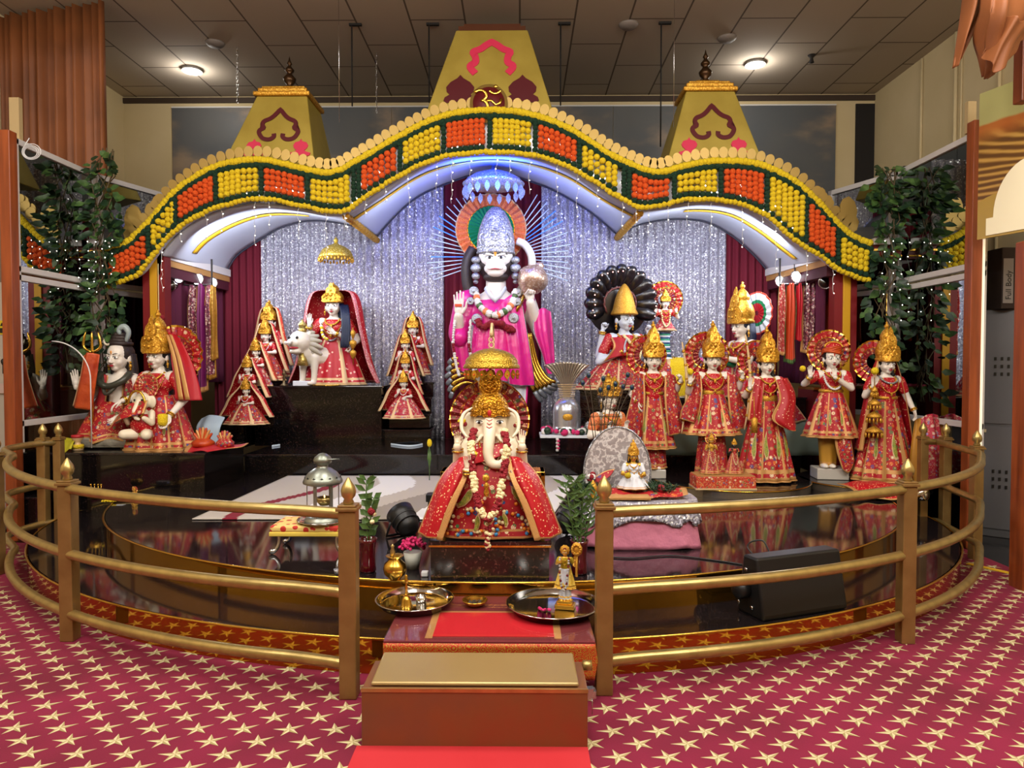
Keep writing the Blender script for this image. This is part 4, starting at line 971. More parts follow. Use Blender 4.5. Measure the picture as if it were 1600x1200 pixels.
EMB = [M['emb'], M['trim']]; EMBF = [M['embfine'], M['trim']]; DOT = [M['reddot'], M['trim']]
# ================================================================ the right-hand row of standing statues
DISC = .46
def disc(px, d, r, lab, z0=.3805):
    o = thing('round_plinth', lab, 'plinth', (WX(px, d), d, z0), group=None)
    MB().lathe([(r, 0), (r, .065), (0, .065)], 64, smooth=False).build('silver_rim', plain('rim_silver', '#a8a094', .25, .9), o)
    MB().lathe([(r+.006, .062), (r+.006, DISC-z0-.001), (0, DISC-z0-.001)], 64, smooth=False).build('black_top', M['granite2'], o)
    MB().tube([((r+.007)*cos(a), (r+.007)*sin(a), .07) for a in [2*pi*i/64 for i in range(64)]], .006, 6, closed=True).build('gold_edge', M['goldpl'], o)
disc(1140, 7.05, .76, 'wide round low plinth with silver and gold rim under the three crowned standing statues')
disc(1352, 7.0, .60, 'round low plinth with silver and gold rim under the flute player and the veiled lady')
def open_skirt(): pass
def side_shawl(root, x, z0, z1, w=.09, y=-.03, out=.05, mats=None, T=None, folds=2, name='shawl'):
    s = 1 if x > 0 else -1
    rows = [[(x-w*.45*s*1, y-.03, z0), (x, y-.06, z0+.015), (x+w*.4*s, y+.02, z0-.01)], [(x-w*.5*s, y-.06, lerp(z0, z1, .35)), (x+.01*s, y-.085, lerp(z0, z1, .35)), (x+w*.6*s, y-.01, lerp(z0, z1, .35))],
            [(x-w*.5*s+out*.4*s, y-.07, lerp(z0, z1, .7)), (x+out*.6*s, y-.1, lerp(z0, z1, .7)), (x+(w*.8+out)*s, y-.02, lerp(z0, z1, .68))], [(x-w*.5*s+out*s, y-.06, z1), (x+out*s, y-.09, z1+.02), (x+(w+out)*s, y-.02, z1+.05)]]
    return patch(root, name, rows, 14, 22, folds, .008, mats or EMBF, .13, T)
def marble_base(root, w, h=.1): MB().bx(-w/2, w/2, -.1, .14, 0, h).build('marble_base', plain('base_marble', '#b8b2a8', .25), root, bevel=.008)
def bow(root, x, y, z0, z1, side=1):
    m = MB(); P = [V((x+side*.05*sin(pi*i/20), y, lerp(z0, z1, i/20))) for i in range(21)]; m.tube(P, [.007+.008*sin(pi*i/20) for i in range(21)], 8)
    for i in range(3, 19, 3): m.ell(P[i], .018, 1, 8, 6)
    return m.build('bow_staff', [M['trimpale'], M['goldfine']], root)
def turban(root, TH):
    m = MB()
    for k in range(5): m.tube([(.40*cos(a)*(1-.03*k), .42*sin(a)*(1-.03*k)+.03, .72+.05*k+.05*sin(a*2+k)+(.05 if sin(a) < 0 else 0)) for a in [2*pi*i/24 for i in range(24)]], .06, 6, closed=True)
    m.T = TH; m.v = [tuple(TH @ V(p)) for p in m.v]; m.build('turban_wrap', M['orangesatin'], root)
    k = MB(TH); k.ell((.05, .05, .98), (.40, .40, .26), 0, 20, 12); k.build('turban', M['redsheen'], root)
    k = MB(TH); k.tube([(.42*cos(a)*.95+.05, -.1+.1*sin(a), 1.0+.26*sin(a)) for a in [pi*i/14 for i in range(15)]], .05, 6); k.build('turban_brooch', M['goldfine'], root)
# --- first standing archer (left of the row)
r = base_thing('standing_statue', 'crowned statue with white marble face holding a bow, standing leftmost in the right-hand row', 1020, 7.05, DISC)
U = V((0, 0, .84))
T, TH = upper(r, U, 1.0, [(-1, (-.21, 0, .0), (-.16, -.1, -.09), 'soft', (0, -.5, -1), (1, 0, 0)), (1, (.23, -.03, .04), (.25, -.13, .13), 'grip', (0, -.3, 1), (-1, -.2, 0))], halo_r=.95, fem=False, blouse='redsheen', halo_c=(-.25, .3, .7))
skirtmesh(r, 'tunic_skirt', (0, 0, 0), .85, .30, .10, .22, .75, 12, .02, EMB, stripes=6, paisley=2)
skirtmesh(r, 'inner_dhoti', (0, 0, 0), .4, .1, .12, .13, .8, 8, .015, EMBF)
side_shawl(r, -.15, 1.03, .38, .12, out=.03); side_shawl(r, .17, 1.02, .42, .14, out=.04, folds=3); belt(r, .845, .105); marble_base(r, .24, .09); bow(r, .26, -.13, .45, 1.35)
m = MB(); m.ell((-.05, -.02, .1), (.035, .09, .03)); m.ell((.05, -.02, .1), (.035, .09, .03)); m.build('feet', M['skin'], r)
# --- second standing statue, centre
r = base_thing('standing_statue', 'crowned statue in flared red frock raising its palm, second in the right-hand row', 1113, 6.95, DISC)
T, TH = upper(r, U, 1.0, [(-1, (-.24, -.04, .02), (-.25, -.14, .12), 'open', (0, -.1, 1), (0, -1, 0), .12), (1, (.25, -.03, .06), (.26, -.12, .17), 'grip', (0, -.3, 1), (-1, -.2, 0))], halo_r=1.05, fem=False, halo_c=(-.2, .3, .75))
skirtmesh(r, 'flared_frock', (0, 0, 0), .86, .45, .10, .27, .8, 11, .022, EMB, stripes=9, paisley=4, p=.9)
skirtmesh(r, 'inner_dhoti', (0, 0, 0), .5, .06, .12, .15, .8, 8, .02, EMBF); side_shawl(r, -.17, 1.02, .55, .10, out=.06); side_shawl(r, .19, 1.02, .48, .13, out=.05); belt(r, .855, .108, h=.05); bow(r, .28, -.13, .5, 1.42)
m = MB(); m.ell((-.06, -.05, .03), (.035, .09, .03)); m.ell((.06, -.05, .03), (.035, .09, .03)); m.build('feet', M['skin'], r)
k = MB(); k.ell((-.26, -.19, 1.06), .03); k.build('yellow_flower', M['yellowflower'], r)
# --- third: lady with black hair
r = base_thing('standing_statue', 'crowned lady statue with long black hair and full red skirt, third in the right-hand row', 1197, 6.85, DISC, rz=R(4))
T, TH = upper(r, (0, 0, .81), .95, [(-1, (-.22, -.02, .02), (-.22, -.13, .10), 'open', (0, -.1, 1), (.3, -1, 0), .12), (1, (.21, 0, .0), (.15, -.1, -.08), 'soft', (0, -.4, -1), (-1, 0, 0))], halo_r=.95, hair=2.6, halo_c=(-.35, .32, .7), hair_side=1)
skirtmesh(r, 'long_skirt', (0, 0, 0), .82, .02, .10, .28, .8, 12, .02, EMB, stripes=8, paisley=4)
patch(r, 'shawl', [[(-.16, -.06, 1.0), (-.1, -.1, .99), (-.06, -.1, .95)], [(-.2, -.1, .8), (-.14, -.14, .78), (-.09, -.13, .76)], [(-.22, -.1, .6), (-.16, -.15, .58), (-.1, -.14, .55)]], 12, 18, 2, .006, DOT, .14)
patch(r, 'shawl', [[(.05, -.1, .98), (.12, -.11, 1.0), (.2, -.02, 1.0)], [(.06, -.16, .8), (.2, -.15, .82), (.28, -.02, .84)], [(-.02, -.19, .62), (.16, -.2, .6), (.27, -.04, .62)], [(.12, -.2, .52), (.2, -.2, .5), (.28, -.04, .54)]], 18, 22, 3, .008, DOT, .08)
belt(r, .80, .105, h=.07)
k = MB(); k.tube([(-.20, -.2, .83), (-.2, -.22, .62)], .004, 5); k.lathe([(.006, .0), (.03, -.02), (.028, -.07), (.03, -.15), (0, -.15)], 12, (-.2, -.22, .64)); k.build('tassel', M['goldfine'], r)
# --- flute player with turban
r = base_thing('standing_statue', 'turbaned statue with hands raised as if playing a flute, flared red frock', 1299, 7.0, DISC, rz=R(-6))
T, TH = upper(r, (0, 0, .86), .98, [(-1, (-.27, -.03, .08), (-.24, -.13, .16), 'open', (-.1, -.1, 1), (0, -1, 0), .115), (1, (.16, -.1, .04), (-.02, -.17, .15), 'open', (-.1, -.1, 1), (-.4, -1, 0), .115)], halo_r=1.0, fem=False, crown_h=0, head_rx=0, halo_c=(-.05, .3, .85), blouse='redsheen')
turban(r, TH)
skirtmesh(r, 'flared_frock', (0, 0, 0), .87, .42, .10, .25, .8, 11, .022, EMB, stripes=9, paisley=4, p=.9); belt(r, .87, .108)
patch(r, 'sash_end', [[(-.02, -.16, .46), (.06, -.17, .46), (.14, -.14, .45)], [(.0, -.17, .3), (.08, -.18, .28), (.16, -.15, .3)], [(.06, -.16, .12), (.12, -.17, .08), (.18, -.14, .2)]], 12, 16, 1, .006, EMBF, .12)
skirtmesh(r, 'inner_dhoti', (-.02, 0, 0), .46, .12, .10, .07, .9, 6, .006, [plain('mustard', '#b8862a', .5), M['trim']]); marble_base(r, .30, .11)
m = MB(); m.ell((-.07, -.05, .13), (.035, .08, .025)); m.ell((.0, -.05, .13), (.035, .08, .025)); m.cap((-.04, 0, .12), (-.04, 0, .3), .035, .045); m.build('feet', M['skin'], r)
necklace(r, T, .09, .16, .012, 'white', 26, -.112, .19); k = MB(); k.ell((-.32, -.17, 1.09), .03); k.build('yellow_flower', M['yellowflower'], r)
# --- veiled lady at the right end
r = base_thing('standing_statue', 'crowned lady statue with a long red veil, rightmost of the standing row', 1384, 6.85, DISC, rz=R(2))
T, TH = upper(r, (0, 0, .81), .97, [(-1, (-.22, -.03, .02), (-.2, -.14, .12), 'open', (0, -.1, 1), (0, -1, 0), .12), (1, (.21, -.02, .0), (.25, -.08, -.13), 'soft', (.1, -.2, -1), (-1, 0, 0))], halo_r=1.0, hair=2.4, halo_c=(-.4, .34, .6), crown_h=1.1)
skirtmesh(r, 'long_skirt', (0, 0, 0), .82, .02, .10, .30, .75, 12, .02, EMB, stripes=9, paisley=3); belt(r, .81, .105)
necklace(r, T, .085, .07, .010, 'silverfine', 24, -.104, .215)
veil(r, 'veil', (0, 0, 0), [(.075, 1.20), (.11, 1.12), (.16, .95), (.21, .7), (.25, .45), (.27, .30)], [70, 62, 58, 62, 66, 68], DOT, sy=.7)
o = thing('hanging_bells', 'tiered golden bell ornament hanging from the hand of the veiled lady', 'ornament', r.location+V((-.19, -.17, .45)))
for z, rr in ((.42, .03), (.30, .055), (.18, .065), (.04, .075)):
    k = MB(); k.lathe([(.006, z+.06), (rr, z+.02), (rr*1.05, z), (0, z)], 16)
    for i in range(12): k.lathe([(.003, 0), (.009, -.02), (.008, -.045), (0, -.05)], 6, (rr*cos(pi*i/6), rr*sin(pi*i/6), z))
    k.build('bell_tier', M['goldfine'], o)
MB().tube([(0, 0, 0), (0, 0, .56)], .004, 5).build('chain', M['goldpl'], o)
k = MB(); ballmesh(k, (0, 0, .0), .034); o = k.build('yellow_flower', M['yellowflower']); o.location = r.location+V((-.20, -.19, 1.07)); tag(o, 'yellow flower held in the hand of the veiled lady at the right end', 'flower')
# pile of cloth at her feet, steel pot, garland roll
r0 = V((WX(1370, 6.45), 6.45, .381))
patch(None, 'folded_sari', [[(r0.x-.28, 6.6, .47), (r0.x, 6.62, .5), (r0.x+.3, 6.6, .47)], [(r0.x-.24, 6.42, .46), (r0.x+.02, 6.42, .5), (r0.x+.32, 6.45, .46)], [(r0.x-.2, 6.25, .40), (r0.x+.08, 6.22, .40), (r0.x+.34, 6.3, .40)]], 18, 16, 3, .006, [M['redsheen'], M['trim']], .1, nrm=(0, 0, 1))
tag(bpy.data.objects['folded_sari'], 'folded red cloth with gold edge lying at the feet of the veiled lady', 'cloth')
p = at(1440, 768, 6.3); o = thing('steel_pot', 'small steel pot with lid at the right end of the stage', 'pot', (p.x, p.y, .381))
MB().lathe([(.05, 0), (.062, .03), (.06, .09), (.045, .105), (.05, .115)], 20).build('pot_body', M['steel'], o); MB().lathe([(.05, .115), (.035, .13), (.01, .135), (.012, .15), (0, .152)], 18).build('lid', M['steel'], o)
# dressed small figure far right behind the railing
p = at(1452, 700, 6.75)
rows = [[(p.x-.12, 6.8, 1.05), (p.x+.02, 6.76, 1.12), (p.x+.14, 6.82, 1.08)], [(p.x-.18, 6.75, .8), (p.x, 6.66, .85), (p.x+.16, 6.75, .8)], [(p.x-.22, 6.72, .45), (p.x, 6.6, .45), (p.x+.2, 6.72, .45)]]
o = patch(None, 'embroidered_cloth', rows, 20, 20, 4, .015, [M['embsilver'], plain('mustard2', '#b07818', .6)], .16); tag(o, 'patterned cloth with mustard border draped beside the lower edge of the right mirror', 'cloth')
# small golden pair on an embroidered stool
p = V((WX(1130, 6.47), 6.47, DISC)); o = thing('embroidered_stool', 'low stool draped in orange-red embroidered cloth with gold fringe', 'stool', p)
MB().bx(-.27, .27, -.13, .13, 0, .12).build('draped_seat', [embroider('stool_cloth', '#b8301c', 60)], o, bevel=.01); MB().bx(-.275, .275, -.135, .135, .0, .014).build('fringe', M['trimpale'], o)
MB().bx(-.26, .26, -.125, .125, .12, .125).build('gold_top', M['trim'], o)
for px, hh, lab, fl in ((1112, .40, 'small golden flute player figurine, left one on the embroidered stool', 1), (1148, .35, 'small golden lady figurine in red, right one on the embroidered stool', 0)):
    r = base_thing('golden_figurine', lab, px, 6.47, p.z+.126, s=hh/1.5, cat='figurine', group='golden figurines')
    T, TH = upper(r, (0, 0, .8), 1.0, [(-1, (-.2, -.05, .04), (-.12 if fl else -.1, -.15, .14), 'soft', (-.5, -.2, 1), (0, -1, 0)), (1, (.2, -.05, .04), (.1, -.15, .12), 'soft', (-.5, -.2, 1), (0, -1, 0))], skin='skingold' if fl else 'hairbrown', blouse='goldfine' if fl else 'redsheen', crown_h=.7, halo_r=.9 if fl else 0, neck=1, earrings=False)
    skirtmesh(r, 'skirt', (0, 0, 0), .82, .02, .12, .36, .7, 10, .03, EMBF, stripes=5)
    flower_garland('pearl_strand', '', [(-.1, -.1, 1.0), (-.08, -.25, .6), (0, -.3, .4), (.08, -.25, .6), (.1, -.1, 1.0)], .02, M['creamflower'], [0], r, n=28)
# ================================================================ reclining-coil group (snake-hooded statue, consort, lotus-born small one)
r = base_thing('seated_statue', 'pale blue-faced seated statue with pointed gold crown under a dark snake hood', 975, 8.35, 1.303, rz=R(14))
T, TH = upper(r, (0, 0, .36), 1.35, [(-1, (-.24, -.02, -.03), (-.06, -.14, .06), 'open', (.15, -.1, 1), (1, -.6, 0), .12), (-1, (-.22, .04, .02), (-.20, .0, .24), 'grip', (.1, 0, 1), (.5, -1, 0), .12), (1, (.25, .02, .05), (.22, -.02, .22), 'grip', (0, 0, 1), (0, -1, 0), .12), (1, (.2, -.1, .0), (.42, -.14, -.02), 'soft', (1, -.1, .1), (0, -.2, 1), .12)], skin='skinblue', blouse='redsheen', crown_h=0, fem=False, neck=2, head_rz=R(12), hair=0)
# tall crown swept to a point
k = MB(TH); k.lathe([(.44, .66), (.54, .7), (.52, .78), (.46, .9), (.42, 1.1), (.36, 1.35), (.27, 1.6), (.16, 1.8), (.06, 1.92), (0, 1.95)], 28, (0, .03, 0), 0, 1, 1.05, wave=(14, .02)); k.tube([(.5*cos(a), .53*sin(a)+.03, .72) for a in [2*pi*i/28 for i in range(28)]], .045, 6, closed=True); k.build('pointed_crown', M['goldfine'], r)
# snake hood: seven heads fanned
k = MB(); ctr = V((0, .22, 1.02))
for i in range(13):
    a = R(-20+220*i/12); q = V((cos(a), 0, sin(a))); P = [ctr+q*.08, ctr+q*.22, ctr+q*.32+V((0, -.06, 0)), ctr+q*.40+V((0, -.14, 0)), ctr+q*.405+V((0, -.20, 0))]
    k.tube([tuple(p) for p in crv(P, 10)], [.05, .06, .075, .085, .09, .092, .085, .07, .05, .02], 10)
k.ell(ctr+V((0, -.02, 0)), (.40, .06, .40), 0, 32, 12)
k.build('snake_hood', [plain('snake_black', '#120f14', .28, spec=.7)], r)
k = MB()
for i in range(11):
    a = R(-20+220*i/10); q = V((cos(a), 0, sin(a)*.92))
    for t_ in (.2, .29, .37): k.tube([tuple(ctr+q*t_+V((0, -.09-.1*(t_-.3), 0))+V((-sin(a), 0, cos(a)))*x+V((0, -.02*(1-(x/.06)**2), 0))) for x in (-.06, -.03, 0, .03, .06)], .012, 5)
k.build('hood_bands', plain('band_brown', '#6a3a38', .4), r)
k = MB()
for i in range(26):
    a = R(-25+230*i/25); q = V((cos(a), 0, sin(a)*.92)); k.ell(ctr+q*random.uniform(.38, .45)+V((0, -.26, 0)), .008, 0, 6, 4)
k.build('fairy_bulbs', plain('pink_bulb', (1, .5, .4, 1), em=4), r)
skirtmesh(r, 'spread_skirt', (-.05, 0, 0), .36, -.0, .16, .54, .62, 12, .035, [M['embfine'], M['trimpale']], stripes=12, p=.85)
patch(r, 'red_shawl', [[(-.3, -.1, .32), (-.15, -.2, .38), (.05, -.18, .38)], [(-.2, -.16, .48), (-.08, -.2, .50), (.1, -.15, .46)], [(-.20, -.08, .6), (-.1, -.14, .6), (.05, -.13, .56)]], 14, 14, 2, .01, [M['redcloth'], M['trim']], .08)
patch(r, 'red_shawl', [[(.1, -.14, .62), (.16, -.1, .62), (.2, -.05, .6)], [(.18, -.18, .5), (.28, -.14, .5), (.34, -.1, .5)], [(.2, -.2, .4), (.4, -.18, .42), (.5, -.1, .42)]], 14, 14, 2, .01, [M['redcloth'], M['trim']], .08)
flower_garland('long_garland', '', [(-.05, -.12, .62), (.02, -.2, .5), (.08, -.24, .36), (.12, -.2, .48), (.1, -.12, .62)], .02, M['creamflower'], [0], r, n=34)
# extended leg cloth over the coil, towards the consort
r = thing('long_bolster', 'patterned red and yellow cloth over the long seat between the hooded statue and his consort', 'seat', (WX(1075, 8.35), 8.35, 1.303))
MB().cap((-.35, -.0, .18), (.5, 0, .16), .16, .15).build('bolster', M['redcloth'], r)
for x0, x1, mt in ((-.42, -.2, [M['embfine'], M['trimpale']]), (-.26, .0, [M['yellowflower'], M['trimpale']]), (-.03, .2, [M['pink'], M['trimpale']]), (.16, .5, [M['embsilver'], M['trimpale']])):
    patch(r, 'cloth_fold', [[(x0, .0, .36), ((x0+x1)/2, 0, .37), (x1, 0, .36)], [(x0-.03, -.2, .3), ((x0+x1)/2-.03, -.21, .31), (x1-.03, -.2, .28)], [(x0-.07, -.26, .1), ((x0+x1)/2-.06, -.28, .1), (x1-.05, -.26, .1)], [(x0-.1, -.28, -.08), ((x0+x1)/2-.08, -.3, -.1), (x1-.06, -.28, -.08)]], 12, 18, 1, .008, mt, .12)
# lotus-born small figure on a green-blue stalk
r = base_thing('small_statue', 'small crowned figure with fan halo on a green-blue stalk between the seated statues', 1038, 8.6, 1.303)
k = MB(); P = crv([(0, 0, 0), (.02, 0, .3), (.0, 0, .55), (.01, 0, .72)], 30)
for i in range(30): k.tube([P[i]+V((.055*cos(a), .045*sin(a), 0)) for a in [2*pi*q/12 for q in range(12)]], .016, 5, i % 3, closed=True)
k.build('beaded_stalk', [plain('stalk_green', '#3a9a78', .4), plain('stalk_blue', '#2a4a78', .4), M['whitecloth']], r)
upper(r, (0, -.02, .82), .62, [(-1, (-.25, -.03, .05), (-.2, -.1, .16), 'soft', (0, 0, 1), (0, -1, 0)), (1, (.25, -.03, .05), (.2, -.1, .16), 'soft', (0, 0, 1), (0, -1, 0))], halo_r=1.7, crown_h=.7, fem=False)
skirtmesh(r, 'skirt', (0, 0, 0), .83, .7, .06, .13, .8, 8, .012, [M['embsilver'], M['trimpale']]); flower_garland('pearl_strand', '', [(-.05, -.06, .93), (-.04, -.1, .8), (0, -.11, .74), (.04, -.1, .8), (.05, -.06, .93)], .011, M['creamflower'], [0], r, n=26)
# consort seated in profile
r = base_thing('seated_statue', 'seated goddess in profile with blue-black hair and gold crown, leaning toward the hooded statue', 1160, 8.3, 1.225, rz=R(-66))
T, TH = upper(r, (0, 0, .36), 1.32, [(-1, (-.2, -.1, .0), (-.16, -.3, -.02), 'soft', (.1, -1, .1), (0, 0, -1), .12), (1, (.2, -.12, .02), (.1, -.3, .06), 'open', (0, -.6, .8), (0, -.6, -.5), .12)], skin='skin', blouse='embfine', crown_h=1.05, hair=3.2, hairmat='hairblue', neck=2, hair_side=0)
skirtmesh(r, 'spread_skirt', (0, 0, 0), .4, 0, .16, .42, .8, 12, .03, [M['embsilver'], M['trimpale']], stripes=10)
k = MB()
for i in range(12): k.tube([V((.12-.02, -.28, .42))+V((.055*cos(a), .012*i-.08, .055*sin(a)-.003*i)) for a in [2*pi*q/12 for q in range(12)]], .007, 5, closed=True)
k.build('green_bangles', plain('bangle_green', '#20a070', .3), r)
fan(r, (-.1, .3, .98), [(.03, 0), (.12, 1), (.16, 2), (.24, 3), (.26, 3)], 16, [M['redcloth'], M['green'], M['whitecloth'], M['coral']], 'feather_fan', None, dz=.02)
patch(None, 'embroidered_skirt_cloth', [[(WX(1200, 7.7), 7.75, 1.42), (WX(1215, 7.7), 7.7, 1.40), (WX(1222, 7.7), 7.65, 1.32)], [(WX(1200, 7.7), 7.7, 1.2), (WX(1225, 7.7), 7.62, 1.2), (WX(1242, 7.7), 7.6, 1.12)], [(WX(1215, 7.7), 7.68, .98), (WX(1238, 7.7), 7.6, .96), (WX(1254, 7.7), 7.58, 1.0)]], 12, 16, 3, .012, [M['embsilver'], M['trimpale']], .1)
tag(bpy.data.objects['embroidered_skirt_cloth'], 'pleated patterned cloth falling over the plinth edge right of the profile goddess', 'cloth')
# green draped bench behind the row
o = thing('green_bench', 'pale green satin-draped bench step behind the standing row', 'bench', (WX(1150, 7.72), 7.62, .612))
MB().grid(lambda u, v: (lerp(-.85, .95, u), -.0-.05*v+.012*sin(u*30)*v, lerp(.38, .0, v)), 80, 8).build('satin_cover', plain('pale_green_satin', '#7e948a', .45), o, solid=.01)
MB().bx(-.85, .95, .02, .26, 0, .37).build('bench_body', M['granite'], o)
# ================================================================ tall monkey-faced statue in pink
HX, HD, HZ = WX(775, 8.7), 8.7, .612
r = thing('standing_statue', 'very tall monkey-faced statue in pink satin robes with silver crown and raised palm', 'statue', (HX, HD, HZ))
hm = MB()
hm.cap((0, 0, 1.0), (0, 0, 1.5), .26, .27); hm.ell((0, 0, 1.62), (.36, .22, .27), 0, 20, 14); hm.cap((0, 0, 1.8), (0, -.02, 2.05), .14, .12)
for s in (-1, 1):
    hm.ell((s*.33, 0, 1.74), .14, 0, 14, 10); hm.cap((s*.13, 0, 1.0), (s*.15, -.02, .5), .15, .12); hm.cap((s*.15, -.02, .5), (s*.16, .02, .1), .11, .07); hm.ell((s*.17, -.08, .05), (.08, .17, .05))
arms = [((-.38, 0, 1.74), (-.46, -.06, 1.28), (-.44, -.26, 1.56)), ((.38, 0, 1.74), (.52, -.02, 1.4), (.42, -.24, 1.72))]
for a, b, c in arms: hm.cap(a, b, .12, .09); hm.cap(b, c, .09, .06)
vs, fs = fuse(hm, .024, 3); b = MB(); b.add(vs, fs)
put_hand(b, 'open', (-.435, -.27, 1.57), (0, -.05, 1), (0, -1, 0), -1, .30); put_hand(b, 'grip', (.42, -.25, 1.73), (.05, 0, 1), (.2, -1, 0), 1, .26); b.build('body', M['skin'], r)
# head
H = Mx.Translation((0, -.05, 2.0)) @ Mx.Scale(.47, 4)
h = MB(); h.ell((0, .05, .6), (.36, .40, .38), 0, 20, 14); h.ell((0, -.1, .5), (.27, .26, .22), 0, 18, 12); h.ell((0, -.27, .27), (.23, .2, .17), 0, 20, 12); h.ell((0, -.3, .16), (.17, .14, .1), 0, 16, 10)
for s in (-1, 1):
    h.ell((s*.11, -.31, .62), (.11, .06, .04), 0, 12, 8); h.ell((s*.12, -.30, .42), (.08, .08, .07), 0, 10, 8); h.ell((s*.035, -.45, .37), (.035, .035, .025), 0, 10, 6)
h.cap((0, -.34, .55), (0, -.42, .39), .045, .05); h.ell((0, -.46, .245), (.17, .03, .018), 0, 12, 6); h.ell((0, -.42, .29), (.16, .08, .05), 0, 14, 8)
H2 = H @ Mx.Diagonal((1.28, 1, 1.04, 1))
vs, fs = fuse(h, .016, 2); k = MB(); k.add(xf(vs, H2), fs); k.build('monkey_face', M['skin'], r)
k = MB(H2); k.ell((0, .12, .5), (.42, .36, .5), 0, 20, 14); k.ell((0, -.12, .08), (.26, .2, .14), 0, 16, 10); k.build('dark_fur', M['hairbrown'], r)
for s in (-1, 1):
    e = MB(H2); e.ell((s*.12, -.335, .53), (.075, .04, .04), 0, 12, 8); e.ell((s*.115, -.365, .53), (.033, .02, .033), 1, 10, 6); e.tube([(s*(.05+.04*q), -.372+.012*q*q*.4, .56+.01*sin(q)) for q in range(5)], .009, 5, 1); e.build('eye', [M['eyewhite'], M['iris']], r)
    e = MB(H2); e.tube([(s*(.04+.05*q), -.36+.012*q*q*.5, .62+.03*sin(q*.8)) for q in range(5)], [.01, .016, .016, .012, .006], 6); e.build('eyebrow', M['iris'], r)
    g = MB(H2)
    for z, q in ((.5, .09), (.3, .11), (.1, .085), (-.04, .05)): g.lathe([(0, -.04), (q, -.02), (q, .02), (q*.4, .05), (0, .06)], 14, (s*.40, -.14, z), M=Mx.Rotation(R(90), 3, 'X'))
    g.build('earring', M['silverfine'], r)
k = MB(H2); k.tube([(-.15, -.425, .25), (-.08, -.475, .235), (0, -.49, .24), (.08, -.475, .235), (.15, -.425, .25)], [.006, .013, .015, .013, .006], 6); k.build('mouth', M['lips'], r)
k = MB(H2); k.ell((0, -.385, .67), (.035, .02, .06)); k.ell((0, -.4, .59), (.02, .02, .03)); k.build('forehead_mark', M['ochre'], r)
# crown
k = MB(H); k.lathe([(.42, .66), (.47, .70), (.48, .78), (.485, .95), (.47, 1.15), (.42, 1.38), (.34, 1.6), (.24, 1.78), (.12, 1.9), (0, 1.93)], 36, (0, .03, 0), 0, 1, .95, wave=(12, .015))
k.tube([(.475*cos(a), .45*sin(a)+.03, .72) for a in [2*pi*i/36 for i in range(36)]], .035, 6, closed=True)
for s in (-1, 0, 1):
    k.tube([(s*.3+.13*cos(a)*(1.2 if s == 0 else .8), -.46+abs(s)*.12, 1.02+.16*sin(a)+(.12 if s == 0 else 0)) for a in [2*pi*i/16 for i in range(16)]], .022, 5, closed=True)
    k.ell((s*.3, -.46+abs(s)*.12, 1.02+(.1 if s == 0 else 0)), (.06, .03, .09))
k.tube([(.2*cos(a), -.40+.1*sin(a), 1.42+.2*sin(a)) for a in [2*pi*i/18 for i in range(18)]], .022, 5, closed=True)
for i in range(16): k.ell((.47*sin(R(-80+10*i)), -.44*cos(R(-80+10*i)), .84), .03)
k.build('silver_crown', M['silver'], r)
MB(H).ell((0, -.47, 1.12), (.025, .02, .05)).build('crown_jewel', M['kumkum'], r)
fan(r, (-.07, .22, 2.68), [(.05, 3), (.29, 1), (.30, 0), (.435, 2), (.45, 2)], 34, [M['orangec'], M['goldpl'], M['trimpale'], M['green']], 'halo_fan', dz=.05)
# robe
k = MB(); k.cap((0, .0, 1.0), (0, 0, 1.5), .29, .30); k.ell((0, 0, 1.60), (.385, .24, .26), 0, 20, 14)
for s in (-1, 1): k.ell((s*.34, 0, 1.74), .16, 0, 12, 8)
k.cap((-.37, 0, 1.74), (-.44, -.05, 1.36), .15, .15); k.cap((-.44, -.05, 1.40), (-.44, -.18, 1.30), .14, .12)
vs, fs = fuse(k, .026, 4); k = MB(); k.add(vs, fs); k.build('satin_tunic', M['pink'], r)
def drp(nm, rows, folds=3, amp=.014, mt=None, nu=24, nv=30, b=.05): return patch(r, nm, rows, nu, nv, folds, amp, mt or [M['pink'], M['silverfine']], b)
drp('robe_front', [[(-.30, -.2, 1.45), (-.1, -.3, 1.45), (.15, -.3, 1.45), (.36, -.16, 1.5)], [(-.32, -.24, 1.1), (-.1, -.34, 1.1), (.15, -.34, 1.1), (.40, -.18, 1.1)], [(-.2, -.3, .85), (-.02, -.36, .8), (.18, -.34, .76), (.44, -.2, .74)]], 5, .016)
drp('robe_front', [[(.0, -.28, 1.62), (.14, -.24, 1.78), (.3, -.14, 1.86)], [(.08, -.32, 1.3), (.2, -.3, 1.34), (.38, -.18, 1.4)], [(.14, -.36, .95), (.26, -.34, .92), (.46, -.2, .9)], [(.16, -.35, .74), (.3, -.33, .72), (.48, -.2, .72)]], 3, .014)
drp('robe_sleeve', [[(.46, -.16, 1.55), (.56, -.14, 1.66), (.68, -.02, 1.62)], [(.46, -.2, 1.36), (.58, -.2, 1.42), (.70, -.06, 1.4)], [(.56, -.2, 1.1), (.64, -.2, 1.08), (.72, -.08, 1.06)], [(.62, -.2, .86), (.67, -.2, .85), (.72, -.08, .86)]], 3, .014)
drp('robe_sleeve', [[(-.30, -.1, 1.5), (-.42, -.16, 1.44), (-.54, -.06, 1.42)], [(-.26, -.16, 1.2), (-.40, -.2, 1.16), (-.54, -.1, 1.2)], [(-.3, -.18, .92), (-.38, -.2, .88), (-.48, -.1, .92)]], 3, .012)
drp('inner_wrap', [[(.06, -.26, .85), (.22, -.27, .86), (.4, -.2, .86)], [(.08, -.28, .5), (.22, -.28, .48), (.38, -.2, .5)], [(.1, -.24, .2), (.22, -.25, .15), (.34, -.18, .2)]], 4, .01, [M['whitecloth'], M['pink']], b=.12)
